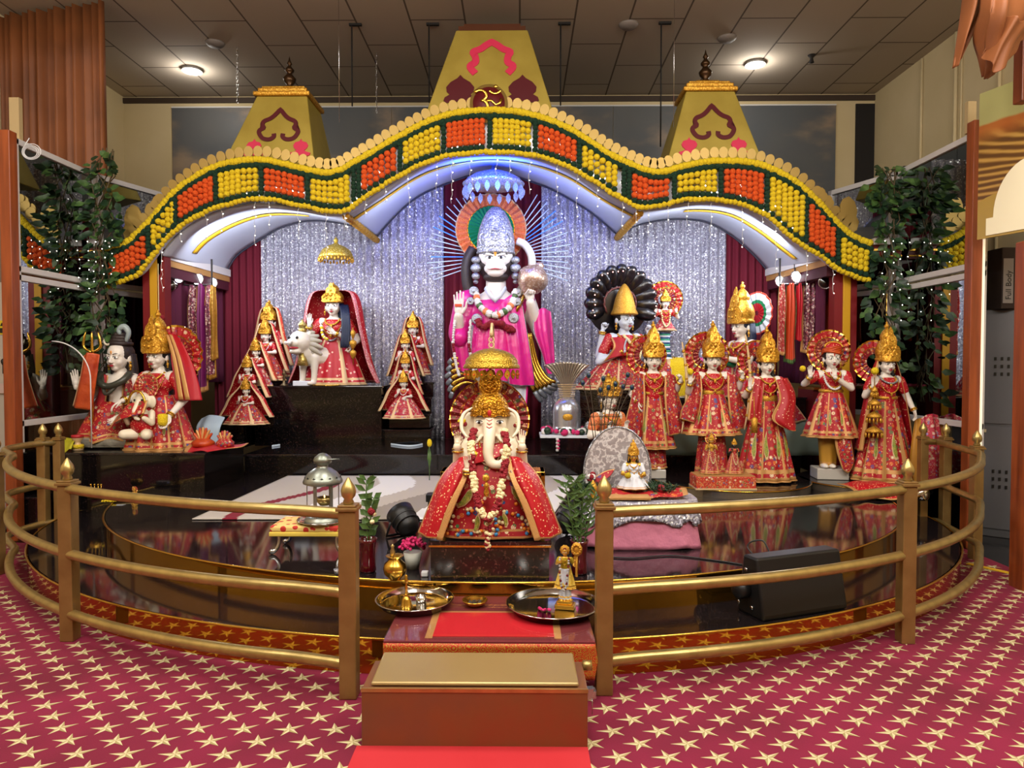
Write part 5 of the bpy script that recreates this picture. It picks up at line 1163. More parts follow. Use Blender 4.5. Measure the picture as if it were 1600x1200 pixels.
k = MB(); k.tube([(-.42, -.17, 1.55), (-.36, -.2, 1.5), (-.35, -.25, 1.44)], .02, 6); 
# golden wing-like scarf ends with silver tips
for s, L in ((1, ((.44, 1.25, .50, .60, .0),)), (-1, ((-.28, 1.05, -.52, .75, .0),))):
    for i in range(6):
        k = MB()
        if s > 0: P = crv([(.34+.018*i, -.1-.008*i, 1.36), (.36+.03*i, -.14, 1.0), (.44+.045*i, -.16, .72+.012*i), (.56+.062*i, -.12, .52+.05*i)], 18)
        else: P = crv([(-.2-.02*i, -.1, .72+.05*i), (-.36, -.14, .76+.055*i), (-.5, -.14, .68+.075*i), (-.62+.02*abs(i-3), -.10, .56+.085*i)], 18)
        n = len(P); k.tube(P[:14], [.012+.016*q/14 for q in range(14)], 8, 0, flat=.7); k.tube(P[13:], [.030, .032, .032, .030, .02], 8, 1, flat=.7); k.build('scarf_fringe', [M['goldpl'], plain('fringe_tip', '#8a9098', .35, .6)], r)
# tail loop with silver bands at the shoulder
k = MB(); k.tube(crv([(.30, .1, 1.9), (.42, .08, 2.1), (.44, .06, 2.3), (.36, .05, 2.45), (.26, .06, 2.5)], 20), [.05+.0*i for i in range(20)], 10); k.build('tail', M['skin'], r)
k = MB(); k.tube(crv([(-.3, .1, 1.8), (-.36, .1, 2.0), (-.36, .1, 2.25), (-.28, .1, 2.42)], 16), [.07]*16, 8); k.build('bow_of_ribbon', M['hairbrown'], r)
# silver medallions, collar, garlands on the statue
k = MB()
for x, z, q, y in ((-.22, 1.52, .065, -.28), (.22, 1.53, .065, -.27), (-.26, 1.86, .06, -.18), (.27, 1.84, .055, -.18), (-.3, 1.74, .05, -.2), (.26, 1.73, .055, -.22)):
    k.lathe([(q, 0), (q*.95, .015), (q*.7, .018), (q*.5, .012), (q*.25, .028), (0, .03)], 18, (x, y, z), M=Mx.Rotation(R(90), 3, 'X'))
k.build('silver_medallions', M['silverfine'], r)
k = MB(); k.tube([(-.12, -.16, 1.9), (-.06, -.24, 1.80), (0, -.27, 1.74), (.06, -.24, 1.80), (.12, -.16, 1.9)], .035, 8, flat=.5); k.build('white_collar', M['whitecloth'], r)
flower_garland('chest_garland', '', [(-.24, -.16, 1.84), (-.2, -.26, 1.7), (-.1, -.31, 1.6), (0, -.33, 1.56), (.1, -.31, 1.6), (.2, -.26, 1.7), (.24, -.16, 1.86)], .045, [M['whiteflower'], M['orangec'], M['leaf']], [0, 0, 1, 0, 0, 2], r, n=26)
flower_garland('rose_garland', '', [(-.2, -.3, 1.5), (-.14, -.34, 1.42), (-.04, -.36, 1.46), (.04, -.37, 1.46), (.12, -.36, 1.42), (.2, -.34, 1.38)], .036, [M['crimson']], [0], r, n=60, jit=.035)
for x in (-.50, -.31): flower_garland('wrist_tassel', '', [(x+.02, -.27, 1.5), (x, -.3, 1.25), (x+.03, -.3, 1.0), (x+.07, -.3, .85)], .019, [M['whiteflower'], M['crimson']], [0]*11+[1]*4+[0]*9, r, n=30)
# mace on the shoulder
o = thing('mace', 'round silver and gold mace head resting on the left shoulder of the tall pink-robed statue', 'mace', (HX+.46, HD-.2, HZ+2.02))
q = Mx.Rotation(R(28), 3, 'Y')
k = MB(); k.lathe([(.05, -.24), (.07, -.19), (.13, -.15), (.175, -.06), (.185, 0), (.17, .05), (.12, .11), (.06, .145), (.045, .16), (.05, .175), (.025, .2), (0, .205)], 32, M=q, wave=(10, .02)); k.build('mace_head', foil('mace_metal', '#ead8c4', '#c09a80', 40, .32, .2, .7), o)
MB().tube([q @ V((0, 0, -.2)), q @ V((0, 0, -.62))], .026, 10).build('mace_shaft', M['goldpl'], o)
# palm mark
MB().box((-.437, -.306, 1.68), (.085, .01, .035)).build('palm_mark', plain('palm_orange', '#d0481c', .5), r, bevel=.004)
# sunburst of light tubes
o = thing('light_sunburst', 'sunburst of thin white and blue light tubes behind the tall statue', 'light sunburst', (HX+.03, HD+.36, HZ+2.35))
for i in range(46):
    a = R(-19+218*i/45); ring = .93*(.95 if i % 2 else 1.0)
    if 62 < math.degrees(a) < 118: continue
    MB().tube([(.42*cos(a), 0, .42*sin(a)), (ring*cos(a), 0, ring*sin(a))], .0065, 6).build('light_tube', M['tubeblue'] if i in (10, 11, 12, 34, 35, 36, 41) else M['tubelight'], o)
# silver canopy hung from the vault
o = thing('silver_canopy', 'silver domed canopy with leaf drops hanging above the tall statue', 'canopy', (HX-.02, 8.45, WZ(290, 8.45)))
k = MB(); k.lathe([(.36, 0), (.37, .02), (.34, .04), (.32, .07), (.24, .12), (.13, .16), (.03, .18), (.02, .24), (0, .25)], 36); k.build('dome', M['silver'], o)
for i in range(18):
    a = 2*pi*i/18; k = MB(); k.prism([(0, -.15), (.028, -.10), (.03, -.06), (0, -.015), (-.03, -.06), (-.028, -.10)], -.004, .004, c=(.345*cos(a), .345*sin(a), .0)); k.build('leaf_drop', M['silverfine'], o)
MB().tube([(0, 0, .24), (0, 0, .55)], .006, 5).build('chain', M['chrome'], o)
# ================================================================ veiled goddess with lion
r = base_thing('seated_statue', 'goddess under a wide red veil seated with a white lion on the tall plinth', 522, 8.75, 1.333)
T, TH = upper(r, (0, 0, .56), 1.25, [(-1, (-.22, -.04, .02), (-.2, -.15, .14), 'open', (0, 0, 1), (0, -1, 0), .12), (1, (.2, -.06, .0), (.05, -.17, .06), 'soft', (-.6, -.2, .6), (0, -1, 0), .12), (1, (.24, 0, .0), (.2, -.14, -.06), 'grip', (0, -.3, -1), (-1, 0, 0), .12)], blouse='redsheen', crown_h=.62, hair=2.2, hairmat='hairblue', hair_side=1, crown_kw=dict(ball=False, mat2=None))
k = MB()
for i in range(5): k.tube(crv([(.10+.02*i, -.05, .98), (.16+.018*i, -.2, .85), (.17+.02*i, -.24, .62), (.15+.02*i, -.25, .45)], 14), [.02]*12+[.014, .004], 6)
k.build('hair_locks', M['hairblue'], r)
skirtmesh(r, 'spread_skirt', (0, 0, 0), .58, .01, .14, .38, .75, 12, .025, [dotted('red_floral', '#b00f22', '#e8b8a8', 30, .26, .5, .35), M['trimpale']], stripes=6, p=.8)
veil(r, 'veil', (0, .02, 0), [(.03, 1.17), (.24, 1.16), (.33, 1.04), (.39, .7), (.47, .3), (.57, .02)], [30, 50, 52, 58, 66, 74], [M['reddot'], embroider('veil_edge', '#c06a70', 90, ('#e8d8d0', '#c86a70', '#f0e0d8', '#b03040', '#e0c0b8', '#a02030'))], sy=.62, border=.07, pl=13)
flower_garland('marigold_strand', '', [(-.1, -.2, .72), (-.06, -.28, .6), (0, -.3, .56)], .02, [M['whiteflower'], M['yellowflower']], [0, 1], r, n=10)
necklace(r, T, .1, .2, .010, 'silverfine', 26, -.115, .19)
for x in (.30,):
    k = MB()
    for z, q in ((.62, .03), (.5, .045), (.38, .04)): k.lathe([(.004, z+.06), (q, z+.03), (q, z), (q*.4, z-.05), (0, z-.06)], 12, (x, -.26, 0))
    k.tube([(x, -.26, .7), (x, -.26, .25)], .005, 5); k.build('gold_tassel', M['goldfine'], r)
k = MB(); k.cap((-.12, -.3, .16), (-.12, -.3, .34), .045, .04); k.ell((-.12, -.3, .42), .05); k.lathe([(.07, .0), (.05, .08), (.04, .16)], 12, (-.12, -.3, .0)); k.lathe([(.04, .45), (.05, .5), (0, .56)], 10, (-.12, -.3, 0))
k.T = None; k.v = [(x-.18, y, z+.24) for x, y, z in k.v]; k.build('offered_figure', foil('brass_pale', '#e0cc88', '#a89048', 50, .4), r)
# lion
lr = thing('lion_statue', 'white lion statue with open mouth standing left of the veiled goddess', 'statue', (WX(490, 8.6), 8.62, 1.333), R(-24))
l = MB(); l.cap((.22, .25, .34), (.0, -.05, .36), .12, .13); l.ell((-.02, -.1, .42), (.12, .13, .15)); l.ell((-.04, -.2, .53), (.135, .13, .135), 0, 18, 12); l.ell((-.05, -.30, .51), (.095, .06, .06)); l.ell((-.05, -.355, .535), (.045, .022, .028)); l.ell((-.05, -.27, .41), (.08, .07, .035))
for s in (-1, 1): l.ell((-.04+s*.09, -.14, .63), (.03, .02, .035)); l.ell((-.05+s*.03, -.4, .51), (.025, .025, .025))
for x, y in ((-.08, -.1), (.08, -.08)): l.cap((x, y, .34), (x, y-.01, .16), .06, .04); l.cap((x, y-.01, .16), (x, y-.02, .03), .04, .035); l.ell((x, y-.06, .028), (.045, .07, .028))
for x, y in ((.16, .3), (.28, .26)): l.cap((x, y, .32), (x+.02, y+.05, .17), .07, .045); l.cap((x+.02, y+.05, .17), (x, y, .03), .04, .03); l.ell((x, y-.03, .028), (.04, .06, .028))
vs, fs = fuse(l, .013, 2); k = MB(); k.add(vs, fs); k.build('body', plain('lion_marble', '#d8cfc0', .4), lr)
k = MB()
for i in range(16): a = 2*pi*i/16; k.cap((-.03+.11*cos(a), -.13, .5+.12*sin(a)), (-.03+.20*cos(a), -.06, .46+.2*sin(a)), .045, .02)
k.build('mane', plain('mane_grey', '#a8a090', .6), lr); k = MB(); k.ell((-.05, -.285, .455), (.068, .066, .022)); k.build('tongue', M['lips'], lr)
for s in (-1, 1): k = MB(); k.ell((-.045+s*.06, -.315, .575), .018); k.build('eye', M['iris'], lr)
# small umbrella above the goddess
p = at(525, 403, 8.6); o = thing('gold_umbrella', 'small golden scalloped umbrella above the veiled goddess', 'umbrella', p)
MB().lathe([(.21, 0), (.2, .03), (.17, .09), (.1, .14), (.03, .17), (.02, .19), (.03, .21), (.02, .23), (0, .26)], 32, wave=(8, .03)).build('canopy', foil('umb_gold', '#f2dc80', '#c8a438', 50, .45), o)
k = MB()
for i in range(32): a = 2*pi*i/32; k.ell((.205*cos(a), .205*sin(a), -.02-.012*(i % 2)), (.014, .014, .022), 0, 6, 4)
k.build('fringe', M['goldfine'], o); MB().tube([(0, .02, .02), (0, .45, .05), (0, .68, .05)], .006, 5).build('bracket', M['chrome'], o)
# ================================================================ stacks of small goddesses
def mini(px, ytop, ybase, d, w, lab, grp, rz=0, tilt=0, net=True, lion=False, vm=None, crownm='gold'):
    p0 = at(px, ybase, d); H = at(px, ytop, d).z-p0.z
    r = thing('small_goddess_statue', lab, 'statue', p0, rz, grp)
    u = H*.56/.70; zw = H*.42; W = w/2*d/FPX
    T, TH = upper(r, (0, 0, zw), u, [(-1, (-.2, -.05, .02), (-.12, -.17, .1), 'open', (0, 0, 1), (0, -1, 0), .13), (1, (.2, -.05, .02), (.08, -.17, .02), 'soft', (-.5, 0, -.3), (0, -1, 0), .13)], crown_h=.8, neck=1, crown_mat=crownm, hs=.25, bangles=False, earrings=False)
    skirtmesh(r, 'spread_skirt', (0, 0, 0), zw*1.06, 0, .12*u, W*.78, .62, 11, .03*u, [M['embsilver'] if vm == 'b' else M['embfine'], M['trimpale']], stripes=7, p=.8, hemr=.006)
    veil(r, 'veil', (0, .02, 0), [(.02, H*.90), (.13*u, H*.89), (.19*u, H*.78), (W*.62, H*.55), (W*.78, H*.35), (W*.98, H*.14)], [20, 46, 50, 56, 62, 66], [M['coral'] if net else M['redsheen'], M['trimpale']], sy=.55, border=.07)
    necklace(r, T, .09, .14, .010, 'white', 18, -.118, .2)
    return r
# stepped plinths
for i, (px, w_, d0, d1, z) in enumerate(((398, 92, 8.02, 8.22, .93), (405, 86, 8.24, 8.44, 1.06), (412, 80, 8.46, 8.66, 1.17), (418, 76, 8.68, 8.88, 1.27), (424, 74, 8.9, 9.12, 1.39))):
    x0, x1 = WX(px-w_/2-14, d0), min(WX(px+w_/2, d0), WX(394, 8.4)-.02)
    GB('granite_step', x0, x1, d0, d1, .612 if x0 > -2.93 else .612, z, 'dark granite step under the left stack of small goddesses, %s' % ('lowest', 'second', 'third', 'fourth', 'topmost')[i], 'step')
S5 = 'small goddess statues in the left stack'
mini(385, 588, 662, 8.0, 88, 'small seated goddess statue in red, front and lowest of the left stack', S5, net=False)
mini(388, 552, 632, 8.33, 74, 'small goddess statue, second from the bottom of the left stack', S5, net=False, rz=R(-8))
mini(401, 526, 606, 8.55, 70, 'small goddess statue, middle of the left stack', S5, vm='b', rz=R(-10))
mini(416, 495, 594, 8.77, 74, 'small goddess statue with white necklace, second from the top of the left stack', S5, net=False)
mini(422, 468, 588, 9.0, 76, 'small goddess statue under a coral net veil, top of the left stack', S5)
for i, (px, d0, d1, z) in enumerate(((632, 8.6, 8.78, .98), (636, 8.8, 8.98, 1.18), (642, 9.0, 9.2, 1.36))):
    GB('granite_step', WX(606, 8.6), WX(672, 8.6), d0, d1, .812 if d0 < 9.1 else .612, z, 'dark granite step under the right stack of small goddesses, %s' % ('lowest', 'middle', 'topmost')[i], 'step')
S4 = 'small goddess statues in the right stack'
mini(631, 576, 653, 8.42, 82, 'small seated goddess statue in pale red skirt, front and lowest of the right stack', S4, net=False, vm='b')
mini(634, 545, 628, 8.69, 56, 'small goddess statue, second from the bottom of the right stack', S4, net=False)
mini(634, 513, 600, 8.88, 62, 'small goddess statue, third from the bottom of the right stack', S4, net=False, vm='b')
mini(646, 485, 585, 9.08, 64, 'small goddess statue with net veil, top of the right stack', S4)
# ================================================================ seated couple with the elephant child, left
ZB = .758; DD = 7.1
o = thing('rock_seat', 'pale grey carved rock seat beneath the seated couple', 'seat', (WX(225, DD), DD+.06, ZB))
k = MB(); k.box((-.18, .0, .055), (.82, .6, .1)); o2 = k.build('rock', plain('rock_grey', '#8a8474', .7, bump=(6, -.8, .05)), o, bevel=.04)
r = base_thing('seated_statue', 'seated goddess with tall gold crown and long red veil, beside the dark-haired god', 249, DD-.1, ZB+.03, rz=R(-12))
T, TH = upper(r, (0, 0, .47), 1.22, [(-1, (-.2, -.05, .0), (-.22, -.16, -.02), 'soft', (-.4, -.4, -.3), (0, 0, -1), .13), (1, (.24, -.0, -.0), (.22, -.17, -.14), 'soft', (-.2, -.5, -1), (0, -1, 0), .14)], crown_h=1.0, hair=1.2, halo_r=1.15, halo_c=(.55, .3, .55), hair_side=0)
skirtmesh(r, 'spread_skirt', (0, 0, 0), .50, -.03, .15, .34, .85, 11, .035, EMB, stripes=11, p=.75, paisley=3)
patch(r, 'veil', [[(.06, .1, 1.10), (.12, .0, 1.12), (.18, .08, 1.08)], [(.16, -.02, .85), (.25, -.05, .86), (.33, .06, .84)], [(.22, -.06, .65), (.32, -.08, .64), (.42, .04, .62)], [(.24, -.08, .46), (.36, -.1, .45), (.47, .02, .45)]], 18, 24, 3, .012, [M['redcloth'], M['trim']], .0)
for u_ in (.3, .62): patch(r, 'gold_stripe', [[(lerp(.06, .18, u_), -.02, 1.10), (lerp(.06, .18, u_)+.02, -.02, 1.10), (lerp(.06, .18, u_)+.035, -.02, 1.09)], [(lerp(.16, .33, u_), -.075, .85), (lerp(.16, .33, u_)+.02, -.075, .85), (lerp(.16, .33, u_)+.04, -.07, .85)], [(lerp(.24, .47, u_), -.12, .46), (lerp(.24, .47, u_)+.03, -.12, .46), (lerp(.24, .47, u_)+.05, -.115, .46)]], 5, 14, 0, 0, [M['trim'], M['trim']], .1)
k = MB(); k.lathe([(.035, -.05), (.045, -.02), (.045, .05), (.03, .06)], 16, (.24, -.26, .27)); k.build('yellow_vessel', M['yellowflower'], r)
patch(r, 'lap_shawl', [[(-.28, -.24, .30), (-.1, -.3, .42), (.1, -.28, .46)], [(-.3, -.34, .18), (-.12, -.38, .28), (.12, -.36, .34)]], 16, 12, 2, .008, EMB, .12)
rs = base_thing('seated_statue', 'seated god with dark piled hair and bare pale face at the far left, palm raised', 188, DD+.02, ZB, rz=R(-8))
T, TH = upper(rs, (0, 0, .46), 1.28, [(-1, (-.22, -.05, .04), (-.27, -.15, .12), 'open', (-.1, 0, 1), (.2, -1, 0), .14), (1, (.2, -.05, .0), (.14, -.18, -.1), 'soft', (-.4, -.4, -.4), (0, -1, 0), .13)], blouse=None, crown_h=0, fem=False, mark='ochre', bangles=False, neck=0, hair=1.4, hairmat='hairbrown', hair_side=0, hs=.235)
k = MB(TH)
for i in range(4): k.tube([((.3-.05*i)*cos(a), (.3-.05*i)*sin(a)+.1, .95+.1*i) for a in [2*pi*q/16 for q in range(16)]], .09, 6, closed=True)
k.ell((0, .1, 1.32), (.14, .14, .14)); k.build('piled_hair', M['hairbrown'], rs)
k = MB(TH); k.tube(crv([(.25, .0, 1.0), (.38, -.02, 1.3), (.25, -.05, 1.52), (.08, -.08, 1.42), (.12, -.1, 1.25)], 18), [.05, .06, .07, .08, .08, .09, .1, .1, .1, .1, .1, .1, .09, .08, .08, .07, .05, .03], 10); k.build('snake_ornament', plain('snake_grey', '#9aa8a8', .3), rs)
k = MB(TH); k.tube([(-.28+.12*cos(a), -.2, 1.05+.14*sin(a)) for a in [R(160+i*16) for i in range(12)]], [.01, .02, .03, .035, .04, .04, .04, .04, .035, .03, .02, .01], 6); k.build('crescent', M['ivory'], rs)
k = MB(T); k.tube(crv([(-.12, -.05, .22), (-.1, -.12, .16), (0, -.14, .12), (.1, -.12, .16), (.12, -.05, .22)], 16), .026, 8); k.tube(crv([(-.1, -.08, .2), (0, -.16, .06), (.1, -.08, .2)], 14), .014, 6); k.build('snake_necklace', plain('snake_olive', '#3a3a30', .35), rs)
skirtmesh(rs, 'spread_skirt', (-.08, 0, 0), .46, .0, .16, .38, .7, 9, .04, EMB, p=.7, lift=lambda a, t: .10*t*max(0, sin(2.3*a+.6)))
side_shawl(rs, -.14, .72, .22, .12, out=.06, mats=[M['redcloth'], M['trim']]); side_shawl(rs, .14, .74, .25, .10, out=.0, mats=[M['embdark'], M['trim']])
# orange cloth on a trident arm
o = thing('trident', 'golden trident draped in orange brocade cloth at the far left', 'trident', (WX(135, 6.95), 6.95, ZB))
MB().tube([(.05, 0, 0), (.06, 0, .98)], .012, 8).build('shaft', M['goldpl'], o)
k = MB()
for s in (-1, 0, 1): k.tube(crv([(.06, 0, .95), (.06+s*.08, 0, 1.0), (.06+s*.08, 0, 1.08), (.06+s*.06, 0, 1.16)], 10), [.014]*8+[.008, .002], 6)
k.build('prongs', M['goldpl'], o)
patch(o, 'orange_cloth', [[(.0, -.03, .92), (.06, -.07, .95), (.16, -.03, .93)], [(-.04, -.04, .7), (.02, -.09, .7), (.14, -.05, .72)], [(-.12, -.04, .42), (-.04, -.09, .40), (.08, -.05, .38)]], 16, 18, 2, .01, [M['orangesatin'], M['trimpale']], .06)
# elephant-headed child between them
rc = base_thing('elephant_child_statue', 'small elephant-headed child statue with red halo cap sitting between the couple', 223, 6.8, ZB+.12, rz=R(-10))
b = MB(); b.ell((0, 0, .16), (.1, .085, .12)); b.ell((0, -.01, .36), (.075, .07, .085)); b.cap((0, -.06, .34), (.0, -.12, .27), .035, .026); b.cap((0, -.12, .27), (.02, -.13, .2), .026, .02); b.cap((.02, -.13, .2), (.05, -.13, .19), .02, .016)
for s in (-1, 1): b.ell((s*.085, .01, .35), (.05, .018, .065)); b.cap((s*.09, 0, .24), (s*.13, -.05, .15), .035, .03); b.cap((s*.13, -.05, .15), (s*.1, -.12, .2), .03, .025); b.cap((s*.05, -.02, .04), (s*.12, -.12, .04), .06, .05)
vs, fs = fuse(b, .009, 2); k = MB(); k.add(vs, fs); k.build('body', M['ivory'], rc)
for s in (-1, 1): k = MB(); k.ell((s*.04, -.07, .37), .011); k.build('eye', M['iris'], rc)
k = MB(); k.ell((0, 0, .14), (.13, .11, .12)); k.build('red_wrap', M['redsheen'], rc)
halo(rc, (0, .05, .5), .13, None, 18, inner=.05, mats=[M['embfine'], M['trim'], M['embfine'], M['trim']])
k = MB(); k.tube([(.09*cos(a), -.09, .33+.13*sin(a)) for a in [2*pi*i/24 for i in range(24)]], .012, 6, closed=True); k.build('gold_border', M['goldpl'], rc)
# ================================================================ main elephant-headed statue, front centre
GD, GZ = 4.13, .602
GB('granite_pedestal', WX(668, 3.93), WX(862, 3.93), 3.93, 4.44, .381, .6, 'front granite pedestal with gold line beneath the elephant-headed statue', 'pedestal', M['marbled'])
tag(MB().bx(WX(668, 3.93)+.002, WX(862, 3.93)-.002, 3.934, 3.94, .565, .575).build('gold_line_strip', M['goldpl']), 'thin gold strip along the top of the front granite pedestal', 'strip')
o = thing('throne_back', 'brown granite seat back with gold frame behind the elephant-headed statue', 'throne', (WX(770, 4.5), 4.56, .382))
hw = (WX(853, 4.5)-WX(690, 4.5))/2; MB().bx(-hw+.03, hw-.03, -.08, .1, 0, .50).build('panel', M['marbled'], o)
k = MB(); k.bx(-hw, -hw+.03, -.1, .1, 0, .53); k.bx(hw-.03, hw, -.1, .1, 0, .53); k.bx(-hw, hw, -.1, .1, .50, .53); k.build('gold_frame', M['goldpl'], o, bevel=.004)
r = thing('elephant_headed_statue', 'large seated elephant-headed statue in red embroidered robes on the front pedestal', 'statue', (WX(766, GD), GD, GZ))
g = MB(); g.ell((0, 0, .40), (.125, .10, .14), 0, 20, 14); g.ell((0, 0, .48), (.12, .085, .08), 0, 18, 12); g.cap((0, 0, .5), (0, -.01, .6), .07, .07)
for s in (-1, 1):
    g.ell((s*.12, 0, .52), .05); g.cap((s*.13, 0, .52), (s*.185, -.01, .40), .045, .036); g.cap((s*.185, -.01, .40), (s*.185, -.09, .52), .038, .027)
g.cap((-.12, -.03, .48), (-.15, -.06, .36), .04, .034); g.cap((-.15, -.06, .36), (-.115, -.23, .40), .034, .026); g.cap((.12, -.03, .48), (.16, -.06, .35), .04, .034); g.cap((.16, -.06, .35), (.12, -.17, .36), .034, .026)
vs, fs = fuse(g, .0085, 3); b = MB(); b.add(vs, fs)
put_hand(b, 'soft', (-.185, -.095, .525), (0, 0, 1), (0, -1, 0), -1, .10); put_hand(b, 'open', (.185, -.095, .525), (.05, 0, 1), (0, -1, 0), 1, .10); put_hand(b, 'open', (-.115, -.235, .405), (-.05, -.2, 1), (0, -1, 0), -1, .10); put_hand(b, 'soft', (.12, -.175, .365), (-.3, -.4, .3), (0, 0, 1), 1, .09)
# elephant head
g = MB(); g.ell((0, 0, .68), (.10, .09, .11), 0, 20, 14); g.ell((0, -.03, .63), (.098, .075, .095), 0, 18, 12)
for s in (-1, 1):
    g.ell((s*.035, -.055, .71), (.04, .04, .045)); g.ell((s*.055, -.065, .60), (.032, .032, .035)); g.cap((s*.05, -.09, .575), (s*.07, -.135, .555), .014, .006)
P = crv([(0, -.08, .66), (0, -.115, .60), (-.004, -.14, .53), (-.006, -.15, .48), (.012, -.16, .435), (.055, -.165, .425), (.088, -.165, .45), (.092, -.16, .49), (.075, -.16, .50)], 26)
for i in range(25): g.cap(P[i], P[i+1], .038-.0008*i, .038-.0008*(i+1))
vs, fs = fuse(g, .006, 2); b.add(vs, fs)
for s in (-1, 1):   # broad ears, folded forward
    E_ = MB(); E_.ell((s*.115, .02, .63), (.05, .018, .085), 0, 18, 10); E_.ell((s*.12, .015, .58), (.035, .016, .06), 0, 14, 8); vs, fs = fuse(E_, .006, 2); b.add(vs, fs)
b.build('body', M['ivory'], r)
for s in (-1, 1):
    e = MB(); e.ell((s*.060, -.100, .66), (.019, .01, .010)); e.build('eye_white', M['eyewhite'], r)
    e = MB(); e.ell((s*.060, -.109, .66), (.009, .006, .009)); e.tube([(s*(.040+.01*q), -.110+.0012*q*q, .672-.0015*(q-2)**2) for q in range(5)], .0025, 5); e.build('iris', M['iris'], r)
    e = MB(); e.tube([(s*(.035+.013*q), -.106+.0018*q*q, .69+.006*sin(q)) for q in range(4)], .003, 5); e.build('eyebrow', M['hairbrown'], r)
k = MB()
for i, (z, w_) in enumerate(((.675, .018), (.655, .014), (.635, .016), (.61, .013), (.59, .014), (.565, .012), (.545, .011), (.52, .01))):
    y = -.128-(.675-z)*.22
    k.tube([(-w_, y+.004, z+.004), (0, y-.004, z-.004), (w_, y+.004, z+.004)], .0028, 5)
k.build('trunk_marking', M['kumkum'], r)
k = MB(); k.ell((0, -.118, .715), (.012, .008, .02)); k.build('forehead_mark', M['kumkum'], r)
HT_ = Mx.Translation((0, 0, .56)) @ Mx.Scale(.215, 4)
k = MB(HT_); z = lambda q: .60+q*1.32
k.lathe([(.40, z(-.02)), (.52, z(0)), (.54, z(.05)), (.53, z(.1)), (.50, z(.2)), (.44, z(.32)), (.34, z(.42)), (.27, z(.48)), (.29, z(.52)), (.33, z(.6)), (.33, z(.7)), (.26, z(.8)), (.14, z(.86)), (.08, z(.88)), (.1, z(.91)), (.09, z(.94)), (.03, z(.96)), (.03, z(.98)), (0, z(1.0))], 40, (0, .02, 0), 0, 1, .95, wave=(16, .012))
for zz, rr, n_ in ((z(.02), .53, 30), (z(.12), .53, 26)):
    for i in range(n_): a = 2*pi*i/n_; k.ell((rr*cos(a), rr*.95*sin(a)+.02, zz), .028, 0, 6, 5)
for s in (-1, 1):
    for q in range(3): k.tube([(s*(.12+.13*q)+.07*cos(t_), -.50+.09*q*q, z(.24+.05*(q % 2))+.07*sin(t_)) for t_ in [2*pi*i/12 for i in range(12)]], .016, 5, closed=True)
for rr in (.09, .19, .27): k.tube([(rr*cos(t_), -.32+.0*rr, z(.66)+rr*sin(t_)) for t_ in [2*pi*i/24 for i in range(24)]], .018, 5, closed=True)
for i in range(8): t_ = 2*pi*i/8; k.ell((.14*cos(t_), -.33, z(.66)+.14*sin(t_)), .035, 0, 6, 5)
k.tube([(x, -.52+.45*x*x, z(.16)+.13*(1-abs(x)/.5)) for x in [-.48+.06*i for i in range(17)]], .02, 5); k.tube([(x, -.5+.45*x*x, z(.28)+.13*(1-abs(x)/.5)) for x in [-.42+.06*i for i in range(15)]], .02, 5)
k.build('crown', foil('ganesh_gold', '#e8b040', '#b07a18', 90, .36, .8), r)
fan(r, (-.01, .12, .66), [(.06, 3), (.135, 1), (.14, 0), (.175, 1), (.18, 2), (.235, 1), (.243, 1)], 30, [M['embfine'], M['goldpl'], M['embdark'], plain('halo_green', '#1e4a22', .6)], 'halo_fan', dz=.02)
for s in (-1, 1):
    k = MB(); k.tube(crv([(s*.10, -.02, .74), (s*.155, -.03, .70), (s*.165, -.05, .62), (s*.13, -.07, .57)], 16), [.006+.006*sin(pi*i/15) for i in range(16)], 8)
    k.build('cream_horn_ornament', M['ivory'], r)
for x, y, zz in ((-.185, -.075, .505), (.185, -.075, .505), (-.115, -.225, .40)):
    k = MB()
    for q in (0, .016): k.tube([(x+.03*cos(t_), y+.028*sin(t_), zz-q) for t_ in [2*pi*i/16 for i in range(16)]], .0055, 6, closed=True)
    k.build('bangle', M['goldpl'], r)
# robe: large bell of embroidered cloth over the crossed legs
RM = [embroider('robe_embroidery', '#a3121e', 34, amt=.36), M['trim']]
def rf(u, v):
    a = lerp(-115, 115, u); a = R(a); k_ = cos(13*a); wv = lerp(.155, .405, v**.72); dp = lerp(.12, .21, v**.8)
    bul = .03*sin(pi*min(1, v*1.25)); r_ = 1+.02*v*k_
    return (wv*sin(a)*r_*1.03+0, -(dp+bul)*cos(a)*r_, lerp(.455, .012, v))
k = MB(); k.grid(rf, 150, 34, lambda u, v: 1 if v > .955 or .86 < v < .885 else 0); k.build('robe', RM, r, solid=.004)
for s in (-1, 1):   # sequinned outer panels falling from the elbows
    patch(r, 'robe_panel', [[(s*.10, -.13, .47), (s*.15, -.12, .465), (s*.2, -.02, .44)], [(s*.13, -.20, .36), (s*.22, -.19, .34), (s*.29, -.03, .33)], [(s*.19, -.235, .2), (s*.29, -.21, .17), (s*.355, -.04, .18)], [(s*.255, -.25, .03), (s*.34, -.2, .015), (s*.42, -.06, .012)]], 24, 30, 3, .006, [M['redsheen'], M['trim']], .09, nrm=(0, -1, .1))
    patch(r, 'gold_edge', [[(s*.09, -.155, .46), (s*.105, -.155, .463), (s*.12, -.15, .465)], [(s*.12, -.225, .36), (s*.135, -.225, .355), (s*.15, -.222, .36)], [(s*.19, -.255, .2), (s*.21, -.255, .2), (s*.225, -.25, .21)], [(s*.255, -.268, .02), (s*.275, -.262, .02), (s*.29, -.255, .025)]], 6, 20, 0, 0, [M['trim'], M['trim']])
patch(r, 'chest_sash', [[(-.10, -.11, .50), (-.05, -.135, .52), (.02, -.13, .53), (.10, -.1, .55)], [(-.12, -.14, .42), (-.04, -.16, .44), (.05, -.155, .47), (.13, -.11, .5)]], 20, 14, 1, .004, [M['redsheen'], M['trim']], .06)
